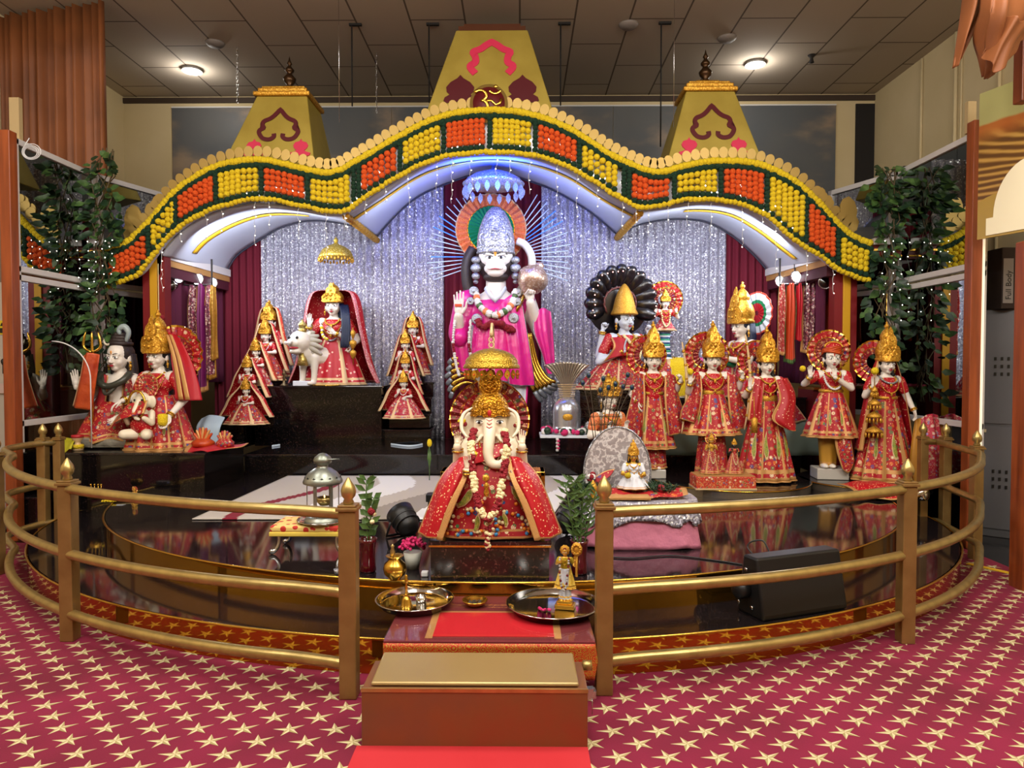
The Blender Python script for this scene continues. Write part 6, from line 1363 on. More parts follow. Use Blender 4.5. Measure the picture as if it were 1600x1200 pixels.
k = MB(); k.ell((0, -.0, .46), (.135, .11, .1), 0, 20, 12); k.build('blouse', M['redsheen'], r)
def leaf_patch(cx, cz, rot, L, up=1):
    O = [(0, .55), (.13, .35), (.2, .1), (.17, -.2), (.02, -.48), (-.12, -.42), (-.06, -.2), (-.08, .05), (-.1, .3)]
    for sc, dy, m_ in ((1.0, 0, 'trimpale'), (.78, -.004, 'paisley')):
        pts = []
        for x, z in O:
            X = cx+(x*cos(rot)-z*sin(rot))*L*sc; Z = cz+(x*sin(rot)+z*cos(rot))*L*sc; t_ = (.455-Z)/.443
            wv = lerp(.155, .405, max(.01, t_)**.72); dp = lerp(.12, .21, max(.01, t_)**.8)+.03*sin(pi*min(1, t_*1.25)); ca = sqrt(max(.05, 1-(X/wv)**2)); pts.append((X, -dp*ca*1.03-.012+dy, Z))
        k = MB(); k.add(pts+[(p_[0], p_[1]+.006, p_[2]) for p_ in pts], [tuple(range(len(pts)))]+[(i, i+len(pts), (i+1) % len(pts)+len(pts), (i+1) % len(pts)) for i in range(len(pts))], 0, False); o_ = k.build('paisley_patch', M[m_], r)
leaf_patch(-.135, .24, R(-38), .15); leaf_patch(.165, .24, R(32), .15); leaf_patch(-.07, .10, R(-10), .11); leaf_patch(.09, .12, R(14), .09)
k = MB()
for i in range(60):
    x = random.uniform(-.33, .33); zz = random.uniform(.03, .18 if abs(x) > .16 else .22); t_ = (.455-zz)/.443; wv = lerp(.155, .405, t_**.72); dp = lerp(.12, .21, t_**.8)+.03*sin(pi*min(1, t_*1.25))
    if abs(x) > wv*.75: continue
    y = -dp*sqrt(max(.05, 1-(x/wv)**2))*1.03-.006; k.lathe([(0, .006), (.008, .004), (.012, 0)], 8, (x, y, zz), i % 3, M=Mx.Rotation(R(90), 3, 'X'))
k.build('embroidered_rosettes', [plain('ros_blue', '#3a8ac0', .4), plain('ros_orange', '#e0801c', .4), M['creamflower']], r)
# big flower garland
seq = [0]*4+[1]*4
gp = [(-.085, -.12, .62), (-.10, -.18, .55), (-.095, -.2, .47), (-.08, -.235, .36), (-.06, -.27, .25), (-.03, -.285, .18), (0, -.29, .15), (.03, -.285, .18), (.06, -.27, .25), (.08, -.235, .36), (.095, -.2, .47), (.10, -.18, .55), (.085, -.12, .62)]
mb = MB(); PP = crv([(x, y-.028, z) for x, y, z in gp], 80)
for i, p in enumerate(PP):
    c_ = (i//6) % 2
    for q in range(3): ballmesh(mb, p+V((random.uniform(-.012, .012), random.uniform(-.01, .0), random.uniform(-.004, .004))), .0155, c_, 6, 4)
mb.build('flower_garland', [M['crimson'], M['creamflower']], r)
k = MB()
for q in range(6): ballmesh(k, (random.uniform(-.012, .012), -.295, .135-.01*q), .013, 0 if q < 3 else 1, 6, 4)
for q in range(24): ballmesh(k, (random.uniform(-.012, .012), -.30, .07-.004*q), .012, (q//3) % 2, 6, 4)
k.build('garland_pendant', [M['creamflower'], M['crimson']], r)
for s in (-1, 1):
    k = MB()
    for q in range(8): ballmesh(k, (s*.165+random.uniform(-.02, .02), -.03, .645+random.uniform(-.02, .02)), .014, q % 2, 6, 4)
    k.build('ear_flowers', [M['yellowflower'] if s < 0 else M['creamflower'], M['crimson']], r)
for w_, dr, mt in ((.06, .08, 'goldfine'), (.075, .14, 'ivory')): necklace(r, Mx.Translation((0, -.02, .36)), w_, dr, .006, mt, 30, -.13, .2)
k = MB(); ballmesh(k, (-.085, -.2, .49), .022); k.build('orange_bloom', M['yellowflower'], r)
k = MB(); k.lathe([(.012, 0), (.016, .02), (.01, .05), (.016, .055), (.004, .08)], 12, (-.01, -.285, .27)); k.ell((-.012, -.29, .37), (.02, .012, .02)); k.build('brass_bell_charm', M['goldfine'], r)
# golden umbrella
o = thing('gold_umbrella', 'large golden domed umbrella with leaf drops above the elephant-headed statue', 'umbrella', (WX(768, 4.2), 4.2, WZ(576, 4.2)))
MB().lathe([(.165, 0), (.17, .006), (.165, .022), (.155, .032), (.158, .045), (.148, .06), (.125, .085), (.085, .105), (.04, .118), (.0, .122)], 40).build('dome', foil('dome_gold', '#dcb64c', '#a8862c', 120, .36), o)
for i in range(20):
    a = 2*pi*i/20; k = MB(); k.prism([(0, -.062), (.016, -.045), (.018, -.028), (.006, -.008), (-.006, -.008), (-.018, -.028), (-.016, -.045)], -.003, .003, M=Mx.Rotation(a+pi/2, 3, 'Z'), c=(.16*cos(a), .16*sin(a), .0)); k.ell((.163*cos(a), .163*sin(a), -.035), .006, 1, 6, 4); k.build('leaf_drop', [M['goldpl'], M['orangeflower']], o)
k = MB()
for c_ in (.14, .172): k.tube([(.016*cos(t_), 0, c_+.016*sin(t_)) for t_ in [2*pi*i/14 for i in range(14)]], .004, 6, closed=True)
k.lathe([(.01, .19), (.012, .21), (.007, .245), (0, .25)], 10); k.build('hook', M['trimpale'], o)
k = MB(); k.tube(crv([(0, 0, .24), (0, .1, .27), (0, .3, .2), (0, .34, -.2), (0, .34, -.72)], 24), .008, 6); k.build('stand', M['trimpale'], o)
# ================================================================ smaller things on the stage
# lantern on a tray on a draped stool
sp = atz(478, 868, .381); o = thing('draped_stool', 'low stool with curled silver feet under a red and yellow medallion cloth', 'stool', (sp.x, sp.y+.16, .381))
t = NT('medallion_cloth'); v = t.vor(22, t.co((1, 1, 1)))
t.set(col=t.mix(t.math('LESS_THAN', v.outputs[0], .42), '#e0c070', '#b8281c'), rough=.7); MED = t.mat
hw = .235
MB().bx(-hw, hw, -.15, .15, .145, .185).build('cushion_top', MED, o, bevel=.012)
MB().bx(-hw-.004, hw+.004, -.154, .154, .118, .146).build('yellow_border', plain('border_yellow', '#d8bc4c', .7), o, bevel=.006)
for sx in (-1, 1):
    for sy in (-1, 1): MB().tube(crv([(sx*.19, sy*.11, .12), (sx*.185, sy*.115, .07), (sx*.2, sy*.125, .03), (sx*.225, sy*.13, .016), (sx*.235, sy*.13, .03)], 14), [.012]*8+[.014, .016, .018, .018, .014, .01], 8).build('leg', M['chrome'], o)
TS = .381+.186; lp_ = V((WX(503, sp.y+.14), sp.y+.14, TS))
tag(MB().lathe([(0, .004), (.135, .004), (.165, .02), (.168, .018), (.14, 0), (0, 0)], 36, lp_).build('steel_plate', M['steel']), 'round steel plate under the lantern on the draped stool', 'plate')
o = thing('lantern', 'metal lantern with domed pierced lid and open sides on the draped stool', 'lantern', lp_+V((0, 0, .0045)))
LM = plain('lantern_metal', '#a8aaa0', .38, .85, var=(12, '#7c8478')); s_ = 1.0
MB().lathe([(.12, 0), (.12, .015), (.105, .03), (.1, .035), (0, .035)], 32).build('base', LM, o)
for i in range(6): a = 2*pi*i/6+.3; MB().bx(-.01, .01, -.003, .003, .03, .25).build('post', LM, o); bpy.context.view_layer.update(); q_ = o.children[-1]; q_.location = (.10*cos(a), .10*sin(a), 0); q_.rotation_euler = (0, 0, a+pi/2)
MB().lathe([(.102, .24), (.125, .25), (.128, .26), (.118, .285), (.09, .32), (.055, .345), (.035, .352), (.035, .37), (.055, .38), (.06, .40), (.05, .42), (.025, .44), (.0, .447)], 36).build('domed_lid', LM, o)
for i in range(14):
    a = 2*pi*i/14; k = MB(); k.prism([((.011 if q % 2 == 0 else .005)*sin(pi*q/5), (.011 if q % 2 == 0 else .005)*cos(pi*q/5)) for q in range(10)], -.002, .002, M=Mx.Rotation(a+pi/2, 3, 'Z'), c=(.115*cos(a), .115*sin(a), .288)); k.build('star_hole', M['black'], o)
MB().tube([(-.035, 0, .38), (0, -.05, .405), (.09, -.02, .408), (.11, 0, .405)], .004, 5).build('handle', LM, o)
b = MB(); b.lathe([(0, 0), (.03, .003), (.05, .03), (.056, .055), (.052, .055), (.044, .03), (.02, .012), (0, .01)], 28, lp_+V((.01, -.0, .105))); k_ = b.build('oil_lamp_bowl', M['brass']); tag(k_, 'small brass oil lamp bowl hanging inside the lantern', 'lamp')
f = MB(); f.ell(lp_+V((.01, 0, .165)), (.004, .004, .010), 0, 8, 6); f.build('flame', plain('flame', (1, .6, .15, 1), em=8), None); tag(bpy.data.objects['flame'], 'tiny flame of the oil lamp in the lantern', 'flame')
# plants in red glass vases
def leaves(mb, base, n, h, spread, L, W, droop=.3, mat=0, ang=None):
    for i in range(n):
        a = random.uniform(0, 2*pi) if ang is None else random.uniform(*ang); z = base.z+h*random.random()**.8; r0 = spread*random.random()
        p = V((base.x+r0*cos(a), base.y+r0*sin(a), z)); l = L*random.uniform(.6, 1.15); w_ = W*random.uniform(.7, 1.2)
        d = V((cos(a), sin(a), random.uniform(-.6, .7))).normalized(); sd = d.cross(V((0, 0, 1))).normalized(); up = sd.cross(d)
        m_ = p+d*l*.5+up*.01; t_ = p+d*l+V((0, 0, -droop*l))
        mb.add([p, m_-sd*w_/2, t_, m_+sd*w_/2, m_-up*.008], [(0, 1, 4), (1, 2, 4), (2, 3, 4), (3, 0, 4)], mat, True)
def vase_plant(px, py, h, lab, kind):
    p = atz(px, py, .381); o = thing('glass_vase', 'dark red glass vase '+lab, 'vase', p); k = h/.36
    MB().lathe([(.05*k, 0), (.058*k, .01), (.052*k, .05), (.05*k, .12*k), (.058*k, .21*k), (.066*k, .235*k), (.06*k, .235*k), (.05*k, .2*k), (.045*k, .03), (0, .02)], 32).build('glass_body', M['redglass'], o)
    top = .2*k; c = V(p); pl = thing('vase_plant', ('green leafy stems with a red bud' if kind else 'dense green lily stems') + ' in the red vase ' + lab, 'plant', c+V((0, 0, .03)))
    st = MB(); lf = MB()
    for i in range(2 if kind else 6):
        a = random.uniform(-.4, .4); x1 = (random.uniform(-.08, .08)); H = h*random.uniform(.55, 1.0)+.05
        P = crv([(x1*.2, 0, 0), (x1*.5, .0, top), (x1, random.uniform(-.04, .04), top+H*.6), (x1*1.4, 0, top+H)], 12); st.tube(P, .004, 5)
        for q in range(4, 12):
            for s in (-1, 1):
                d = V((s*random.uniform(.5, 1), random.uniform(-.5, .5), random.uniform(.3, .9))).normalized(); L = (.075 if kind else .09)*random.uniform(.7, 1.1); sd = V((0, 1, .3)).cross(d).normalized(); sd = d.cross(V((0, 1, 0))).normalized(); w_ = .018 if kind else .010; b_ = P[q]
                lf.add([b_, b_+d*L*.5+sd*w_+V((0, -.006, 0)), b_+d*L, b_+d*L*.5-sd*w_+V((0, -.006, 0))], [(0, 1, 2), (0, 2, 3)], 0, True)
    st.build('stems', M['leaf'], pl); lf.build('foliage', M['leaf'], pl)
    if kind:
        b_ = MB(); ballmesh(b_, (.03, -.03, top+h*.55), .024, 0); ballmesh(b_, (.045, -.03, top+h*.5), .015, 1); ballmesh(b_, (.035, -.04, top+h*.35), .014, 1); b_.build('flowers', [M['crimson'], M['creamflower']], pl)
vase_plant(575, 893, .30, 'beside the left gate post', 1)
vase_plant(905, 896, .30, 'beside the right gate post', 0)
p = atz(617, 905, .381); o = thing('brass_pot', 'round brass water pot left of the front pedestal', 'pot', p)
MB().lathe([(.03, 0), (.034, .008), (.058, .03), (.066, .06), (.058, .09), (.034, .112), (.034, .122), (.052, .134), (.05, .137), (.03, .124), (.0, .11)], 32).build('pot_body', M['goldpl'], o)
k = MB(); k.lathe([(.012, .11), (.015, .16), (.008, .18), (.012, .19), (0, .2)], 10, (-.012, 0, 0)); k.build('spoon_handle', M['brass'], o)
p = atz(645, 888, .381); o = thing('flower_pot', 'small white wrapped pot with magenta flowers left of the front pedestal', 'flower pot', p)
MB().lathe([(.035, 0), (.055, .10), (.05, .10), (0, .09)], 20, wave=(7, .04)).build('wrapped_pot', plain('wrap', '#b8b8ac', .6), o)
k = MB()
for i in range(70): a = random.uniform(0, 6.3); q = random.random()**.5*.085; ballmesh(k, (q*cos(a), q*sin(a)*.8, .13+.05*(1-q/.085)+random.uniform(-.02, .02)), .011, 0, 6, 4)
k.build('magenta_blooms', M['pinkflower'], o)
tag(MB().bx(*(lambda c: (c.x-.02, c.x+.02, c.y-.02, c.y+.02, .381, .41))(atz(664, 900, .381))).build('white_block', M['white'], bevel=.006), 'small white block at the lower left corner of the front pedestal', 'block')
# stage lights lying on the floor
for px, py, rz, lab in ((632, 838, 40, 'left'), (892, 835, -60, 'right')):
    p = atz(px, py, .381); o = thing('stage_light', 'round black stage light on its bracket %s of the elephant-headed statue' % lab, 'stage light', p, R(rz), 'black stage lights')
    q = Mx.Rotation(R(-58), 3, 'X')
    k = MB(); k.lathe([(0, -.12), (.05, -.115), (.075, -.08), (.085, -.03), (.095, .02), (.1, .08), (.09, .08), (.08, .03), (0, .02)], 32, (0, 0, .115), M=q); k.build('lamp_body', M['black'], o)
    for z in (-.05, .0, .04): k = MB(); k.tube([V((0, 0, .115))+q @ V((.09*cos(a), .09*sin(a), z)) for a in [2*pi*i/24 for i in range(24)]], .006, 5, closed=True); k.build('cooling_ring', plain('ring_grey', '#222326', .4), o)
    k = MB(); k.tube([(-.11, 0, .115), (-.115, .05, .01), (.115, .05, .01), (.11, 0, .115)], .010, 6); k.build('bracket', M['black'], o)
k = MB(); p = atz(676, 815, .381); k.bx(-.045, .045, -.04, .04, 0, .14); k.bx(-.06, .06, -.05, .05, .14, .2); o = k.build('black_equipment_box', M['black'], bevel=.006); o.location = (p.x, p.y+.1, .381); tag(o, 'small black equipment box behind the left shoulder of the front statue pedestal', 'box')
# single tulip
p = atz(671, 752, .381); o = thing('tulip', 'single yellow tulip on a tall stem behind the front statue', 'flower', p)
MB().tube([(0, 0, 0), (.002, 0, .2), (0, 0, .36)], .005, 6).build('stem', M['leaf'], o); MB().lathe([(.004, 0), (.02, .015), (.026, .04), (.02, .07), (.008, .085), (0, .085)], 14, (0, 0, .355), wave=(3, .12)).build('bloom', M['yellowflower'], o)
k = MB()
for s in (-1, 1): k.add([(0, 0, .12), (s*.022, 0, .24), (s*.012, 0, .34), (0, -.004, .24)], [(0, 1, 3), (1, 2, 3)])
k.build('leaf_blades', M['leaf'], o, solid=.002)
# black loudspeaker on the lower tier
p0 = atz(1195, 972, .201); p1 = atz(1322, 952, .201); ang = atan2(p1.y-p0.y, p1.x-p0.x)
o = thing('loudspeaker', 'black wedge loudspeaker with mesh grille lying on the lower tier at right', 'loudspeaker', ((p0.x+p1.x)/2, (p0.y+p1.y)/2+.0, .201), ang)
L = (p1-p0).length/2+.01; k = MB(); pr = [(-.0, 0), (.0, .03), (.06, .33), (.17, .33), (.22, 0)]
vs = [(-L, y, z) for y, z in pr]+[(L, y, z) for y, z in pr]; n = 5
k.add(vs, [tuple(range(n)), tuple(reversed(range(n, 2*n)))]+[(i, i+n, (i+1)%n+n, (i+1)%n) for i in range(n)], 0, False); k.build('cabinet', M['black'], o, bevel=.012)
t = NT('speaker_mesh'); v = t.vor(260).outputs[0]; t.set(col=t.ramp(v, [(.2, '#020203'), (.5, '#16161a')]), rough=.5); 
k = MB(); k.add([(-L+.03, -.004+.01, .03), (L-.03, .006, .03), (L-.03, .06, .305), (-L+.03, .06, .305)], [(0, 1, 2, 3)], 0, False); k.build('grille', t.mat, o, solid=.006)
for x, rr in ((-.06, .075), (.1, .05)):
    k = MB(); k.tube([(x+rr*cos(a), .028+.033-.0+rr*sin(a)*.24-.012, .155+rr*sin(a)) for a in [2*pi*i/24 for i in range(24)]], .004, 5, closed=True); k.build('driver_ring', plain('driver', '#1c1c20', .5), o)
k = MB(); k.tube([(-.12+.018*cos(a), .036, .185+.018*sin(a)) for a in [2*pi*i/12 for i in range(9)]], .003, 5); k.tube([(-.125, .036, .165), (-.105, .042, .2)], .003, 5); k.build('blue_emblem', plain('blue_logo', '#2a6a9a', .4), o)
for y, z in ((.09, .05), (.2, .05), (.14, .25)): k = MB(); k.lathe([(.012, 0), (.012, .006), (0, .006)], 10, (-L-.002, y, z), M=Mx.Rotation(R(-90), 3, 'Y')); k.build('screw', M['chrome'], o)
k = MB(); k.lathe([(.05, 0), (.055, .05), (.035, .07)], 20, (-L+.0, .15, .14), M=Mx.Rotation(R(-90), 3, 'Y')); k.build('port', M['black'], o)
P = crv([atz(1160, 882, .385), atz(1120, 876, .385), atz(1050, 868, .386), atz(985, 872, .386), atz(930, 868, .386)], 40)
tag(MB().tube(P, .005, 6).build('speaker_cable', M['black']), 'black cable running across the stage from the loudspeaker', 'cable')
P = crv([at(1180, 870, 4.2), at(1168, 855, 4.25), at(1175, 846, 4.3), at(1192, 845, 4.3), at(1200, 858, 4.25), at(1203, 868, 4.2)], 24); tag(MB().tube(P, .005, 6).build('cable_loop', M['black']), 'small loop of black cable standing behind the loudspeaker', 'cable')
# pink-draped table with silver fringe, small black-haired idol, silver fan
tb = atz(995, 868, .381); o = thing('draped_table', 'low table draped in pink satin with a silver sequin fringe cloth on top', 'table', (WX(1002, 4.75), 4.8, .381))
def pk(u, v):
    a = 2*pi*u; c, s = cos(a), sin(a); e = .5; x = abs(c)**e*(1 if c > 0 else -1); y = abs(s)**e*(1 if s > 0 else -1); k_ = 1+.16*(1-v)+.02*sin(9*a)*(1-v)
    return (x*.345*k_, y*.2*k_, lerp(.0, .30, v)+.012*max(0, sin(5*a+1))*(1-v))
MB().grid(pk, 120, 12, cu=True).build('pink_satin', plain('table_pink', '#c87890', .4, bump=(12, -.4, .03)), o, solid=.004)
def sv(u, v):
    a = 2*pi*u; c, s = cos(a), sin(a); e = .5; x = abs(c)**e*(1 if c > 0 else -1); y = abs(s)**e*(1 if s > 0 else -1); k_ = 1.02+.06*(1-v)+.03*sin(40*a)*(1-v)
    return (x*.365*k_, y*.215*k_, lerp(.17, .31, v)+.022*sin(11*a)*(1-v))
MB().grid(sv, 240, 8, cu=True).build('silver_fringe', SEQ, o, solid=.004)
MB().slab([(x, y) for x, y, z in [sv(i/60, 1) for i in range(60)]], .305, .315).build('silver_top', SEQ, o)
TT = .381+.316; ox = WX(1002, 4.75)
patch(None, 'red_table_cloth', [[(ox-.28, 4.66, TT+.02), (ox, 4.62, TT+.015), (ox+.30, 4.66, TT+.03)], [(ox-.3, 4.8, TT+.05), (ox, 4.82, TT+.04), (ox+.32, 4.8, TT+.05)]], 24, 10, 3, .006, EMB, .1, nrm=(0, 0, 1)); tag(bpy.data.objects['red_table_cloth'], 'red embroidered cloth with gold fringe spread around the small black-haired idol', 'cloth')
k = MB()
def fo(a): return (ox-.14+.24*cos(a), 4.98, TT-.02+.02+.40*abs(sin(a))**.8*(1 if sin(a) > 0 else 1))
o = thing('silver_fan', 'large silver embroidered fan-shaped backdrop behind the small black-haired idol', 'backdrop', (WX(965, 4.98), 4.98, TT))
pts = [(.235*cos(R(a))*(1.0), -.18+.25+.31*sin(R(a)) if a >= 0 else -.05) for a in range(0, 181, 6)]; pts = [(-.24, -.04)]+[(.235*cos(R(180-a)), .13+.325*sin(R(a))) for a in range(0, 181, 6)]+[(.22, -.04)]
t = NT('silver_brocade'); n_ = t.noise(22, 3, None); t.set(col=t.ramp(n_, [(.42, '#aca4a6'), (.5, '#f0ecec'), (.56, '#a8a0a2')]), metal=.35, rough=.4, nrm=t.bump(n_, .5, .01))
MB().prism(pts, -.012, .012).build('fan_board', t.mat, o, bevel=.005)
MB().tube([(x, -.012, z) for x, z in pts], .007, 6).build('fan_edge', M['silverfine'], o)
for s in (-1, 1): patch(o, 'red_swag', [[(s*.02, -.03, .16), (s*.05, -.05, .12)], [(s*.10, -.03, .14), (s*.11, -.06, .07)], [(s*.22, -.03, .06), (s*.2, -.07, -.01)]], 8, 14, 0, 0, EMB, .12)
r = base_thing('black_haired_idol', 'small golden-faced idol with black hair holding a yellow flower before the silver fan', 990, 4.8, TT+.055, s=.30)
T, TH = upper(r, (0, 0, .3), 1.25, [(-1, (-.2, -.05, .02), (-.12, -.16, .02), 'soft', (.3, -.4, .6), (0, 0, 1)), (1, (.2, -.05, .0), (.12, -.16, .0), 'soft', (-.4, -.3, .3), (0, 0, 1))], skin='skingold', blouse='whitecloth', crown_h=.8, hair=1.8, hair_side=0, neck=2, earrings=True)
skirtmesh(r, 'spread_skirt', (0, 0, 0), .34, .0, .16, .36, .8, 10, .03, [M['whitecloth'], M['trim']])
k = MB(); ballmesh(k, (-.16, -.28, .32), .07); k.build('yellow_bloom', M['yellowflower'], r)
for px, py, q, lab in ((925, 785, .16, 'left'), (1032, 783, .14, 'right')):
    p = at(px, py, 4.76); k = MB()
    for i in range(160): a = random.uniform(0, 2*pi); rr = q*random.uniform(.35, 1)*.9; b_ = V((p.x+rr*cos(a)*.9, 4.8+rr*sin(a)*.8, TT+.035+.03*random.random())); d = V((random.uniform(-1, 1), random.uniform(-1, 1), random.uniform(.1, 1))).normalized(); k.tube([b_, b_+d*.05], [.006, .001], 4)
    ballmesh(k, (p.x, 4.74, TT+.06), .028, 1); o = k.build('flower_wreath', [M['leafdark'], M['crimson']]); tag(o, 'dark green wreath with a red bloom %s of the small black-haired idol' % lab, 'wreath')
p = at(925, 815, 4.66); r_ = thing('golden_lotus_bud', 'golden lotus-bud finial standing on the pink-draped table', 'ornament', (WX(926, 4.66), 4.62, TT+.01)); MB().lathe([(.02, 0), (.022, .015), (.014, .03), (.026, .05), (.03, .075), (.02, .1), (.004, .125), (0, .126)], 20, wave=(8, .05)).build('bud', M['goldfine'], r_)
o = MB().bx(WX(945, 4.6), WX(1018, 4.6), 4.585, 4.70, TT+.01, TT+.03).build('gold_trimmed_tray', M['trim'], bevel=.004); tag(o, 'shallow gold-trimmed tray at the front of the pink-draped table', 'tray')
k = MB(); p = at(922, 748, 4.9)
for i in range(12): ballmesh(k, p+V((random.uniform(-.035, .035), random.uniform(-.02, .02), random.uniform(-.03, .03))), .022, i % 3 == 0)
tag(k.build('rose_bloom', [M['crimson'], M['whiteflower']]), 'red and white rose bloom left of the silver fan', 'flower')
# peacock feathers
o = thing('peacock_feathers', 'bundle of peacock feathers standing behind the silver fan', 'feathers', (WX(938, 5.6), 5.6, .381))
for i in range(9):
    x1 = (i-4)*.045+.08+random.uniform(-.03, .03); P = crv([(0, 0, 0), (x1*.3, 0, .5), (x1*.7, .02, .85), (x1*1.1, .03, 1.0+.14*random.random())], 16); st = MB(); st.tube(P, .004, 5)
    for q in range(8, 16):
        for s in (-1, 1):
            for w_ in range(3): b_ = P[q]; st.tube([b_, b_+V((s*.05*(1+.3*w_), 0, .05-.02*w_))], [.0012, .0004], 3)
    k_ = MB(); st.build('feather', plain('feather_brown', '#3a2c1c', .5), o)
    e = MB(); e.ell(P[15], (.018, .006, .024), 0); e.ell(P[15]+V((0, -.005, 0)), (.010, .005, .013), 1); e.build('feather_eye', [plain('eye_teal', '#16382e', .3), plain('eye_blue', '#10204a', .3)], o)
# small red-robed figure behind the feathers
r = base_thing('small_statue', 'small statue with gold crown and orange-red robe behind the peacock feathers', 950, 6.6, .381, rz=R(30))
upper(r, (0, 0, .55), 1.0, [(-1, (-.2, 0, 0), (-.1, -.15, .05), 'soft', (0, 0, 1), (0, -1, 0)), (1, (.2, 0, 0), (.1, -.15, .05), 'soft', (0, 0, 1), (0, -1, 0))], blouse='orangec', crown_h=.6); skirtmesh(r, 'skirt', (0, 0, 0), .57, .0, .12, .24, .8, 10, .02, EMB)
# silver lingam with cobra hood
p = V((WX(886, 8.0), 8.0, .612)); o = thing('offering_stand', 'low black stand covered in white and pink flowers beneath the silver domed stone', 'stand', p)
MB().bx(-.3, .3, -.2, .2, 0, .16).build('stand_body', M['granite'], o); MB().bx(-.31, .31, -.21, .21, .16, .19).build('white_cover', M['whitecloth'], o, bevel=.005)
k = MB()
for i in range(70): a = random.uniform(0, 2*pi); rr = random.uniform(.6, 1); ballmesh(k, (.29*rr*cos(a), -.02+.19*rr*sin(a), .22+.02*random.random()), random.uniform(.022, .045), random.choice((0, 0, 1, 1, 2)), 7, 5)
for q in range(7): ballmesh(k, (-.12+.01*(q % 2), -.23, .15-.02*q), .02, q % 2, 6, 4)
k.build('flower_bed', [M['whiteflower'], M['pinkflower'], M['leafdark']], o)
o = thing('silver_lingam', 'silver domed stone with a ribbed cobra hood standing right of the tall statue', 'statue', p+V((0, .02, .19)))
MB().lathe([(.2, 0), (.21, .02), (.18, .05), (.165, .07), (.16, .1), (.165, .25), (.15, .33), (.1, .39), (.04, .41), (0, .412)], 36).build('domed_stone', plain('silver_satin', '#b8bac2', .25, .75), o)
def hood(u, v):
    a = lerp(-1, 1, u); w_ = lerp(.035, .26, v**2.2); z = lerp(.40, .80, v)+.04*(1-a*a)*v-.02*v; return (a*w_, .03+.05*a*a*v-.05*v+.006*cos(26*pi*u)*v*2, z)
k = MB(); k.grid(hood, 60, 18); k.tube([(0, .1, .02), (0, .16, .2), (0, .1, .38), (0, .04, .42)], [.05, .05, .045, .04], 12); k.build('cobra_hood', plain('hood_metal', '#b0a698', .3, .85, bump=(60, .3, .004)), o, solid=.012)
k = MB()
for i in range(14): k.tube([V((hood(j/12, .2+.02*i*.0)[0]*0+lerp(-.07, .07, j/12)*(1+.04*i), -.01-.004*i*.2, .30+.02*i)) for j in range(13)], .004, 4)
k.build('coil_rings', M['trimpale'], o)
MB().ell((0, -.15, .2), (.06, .02, .05)).build('gold_plaque', M['goldfine'], o)
k = MB(); k.lathe([(.03, 0), (.035, .02), (.02, .05), (.035, .08), (.03, .12), (.0, .14)], 16, (.23, -.1, .0)); o2 = k.build('small_silver_jar', M['silverfine']); o2.location = o.location+V((0, 0, .01)); tag(o2, 'small silver jar beside the domed silver stone', 'jar')
# tray with brass offerings at the left of the stage
p = atz(188, 782, .381); o = thing('oval_tray', 'dark tray holding a small white cloth at the left front of the stage', 'tray', p)
MB().lathe([(0, .004), (.13, .004), (.15, .015), (.152, .012), (.13, 0), (0, 0)], 28, sy=.6).build('tray_body', M['brass'], o); MB().box((-.02, 0, .025), (.12, .06, .03)).build('white_cloth', M['whitecloth'], o, bevel=.01)
p2 = atz(150, 780, .381); o = thing('brass_incense_holder', 'round brass incense holder with upright pegs at the left front of the stage', 'incense holder', p2)
MB().lathe([(.03, 0), (.05, .02), (.06, .045), (.045, .07), (0, .075)], 24).build('holder_body', M['goldpl'], o)
for x in (-.04, -.01, .02, .045): k = MB(); k.tube([(x, 0, .06), (x*1.1, 0, .125)], .003, 5); k.ell((x*1.1, 0, .13), .009); k.build('peg', M['goldpl'], o)
k = MB(); k.tube([(-.05, 0, .06), (-.09, 0, .1), (-.10, 0, .12)], .005, 5); k.build('spout', M['goldpl'], o)
r = base_thing('golden_figurine', 'tiny golden figurine on the tray at the left front of the stage', 207, p.y-.0, .396, s=.10, cat='figurine')
upper(r, (0, 0, .35), 1.2, [(-1, (-.2, 0, 0), (-.1, -.15, .05), 'soft', (0, 0, 1), (0, -1, 0)), (1, (.2, 0, 0), (.1, -.15, .05), 'soft', (0, 0, 1), (0, -1, 0))], skin='skingold', blouse='goldfine', crown_h=.7, halo_r=1.0, bangles=False, neck=0, earrings=False); skirtmesh(r, 'skirt', (0, 0, 0), .38, 0, .14, .4, .8, 9, .03, [M['goldfine'], M['goldpl']])
k = MB(); p = atz(172, 784, .386)
for i in range(22): ballmesh(k, p+V((random.uniform(-.06, .06), random.uniform(-.03, .0), .01)), .010, 0, 5, 4)
tag(k.build('yellow_petals', M['yellowflower']), 'small heap of yellow petals on the left front tray', 'petals', kind='stuff')
# golden idol in the right steel tray
p = P2_+V((.06, -.0, .006)); r = thing('golden_idol', 'small golden idol in yellow robe with ruby headpiece standing in the right steel tray', 'idol', p, R(-12), s=.232)
MB().bx(-.22, .22, -.16, .16, 0, .10).build('gold_base', M['goldpl'], r, bevel=.02); MB().bx(-.17, .17, -.12, .12, .10, .18).build('gold_step', M['goldpl'], r, bevel=.02)
T, TH = upper(r, (0, 0, .95), .95, [(-1, (-.2, -.03, .05), (-.1, -.16, .12), 'soft', (.5, 0, .8), (0, -1, 0)), (1, (.22, 0, .02), (.24, -.08, .2), 'grip', (0, 0, 1), (0, -1, 0))], skin='skingold', blouse='yellowflower', crown_h=0, neck=2, earrings=False)
k = MB(TH); k.lathe([(.5, 0), (.56, .04), (.5, .08), (0, .1)], 20, (0, -.1, .72), M=Mx.Rotation(R(90), 3, 'X'), wave=(10, .06)); k.ell((0, -.26, .8), (.2, .06, .2), 1); k.build('ruby_headpiece', [M['goldfine'], M['crimson']], r)
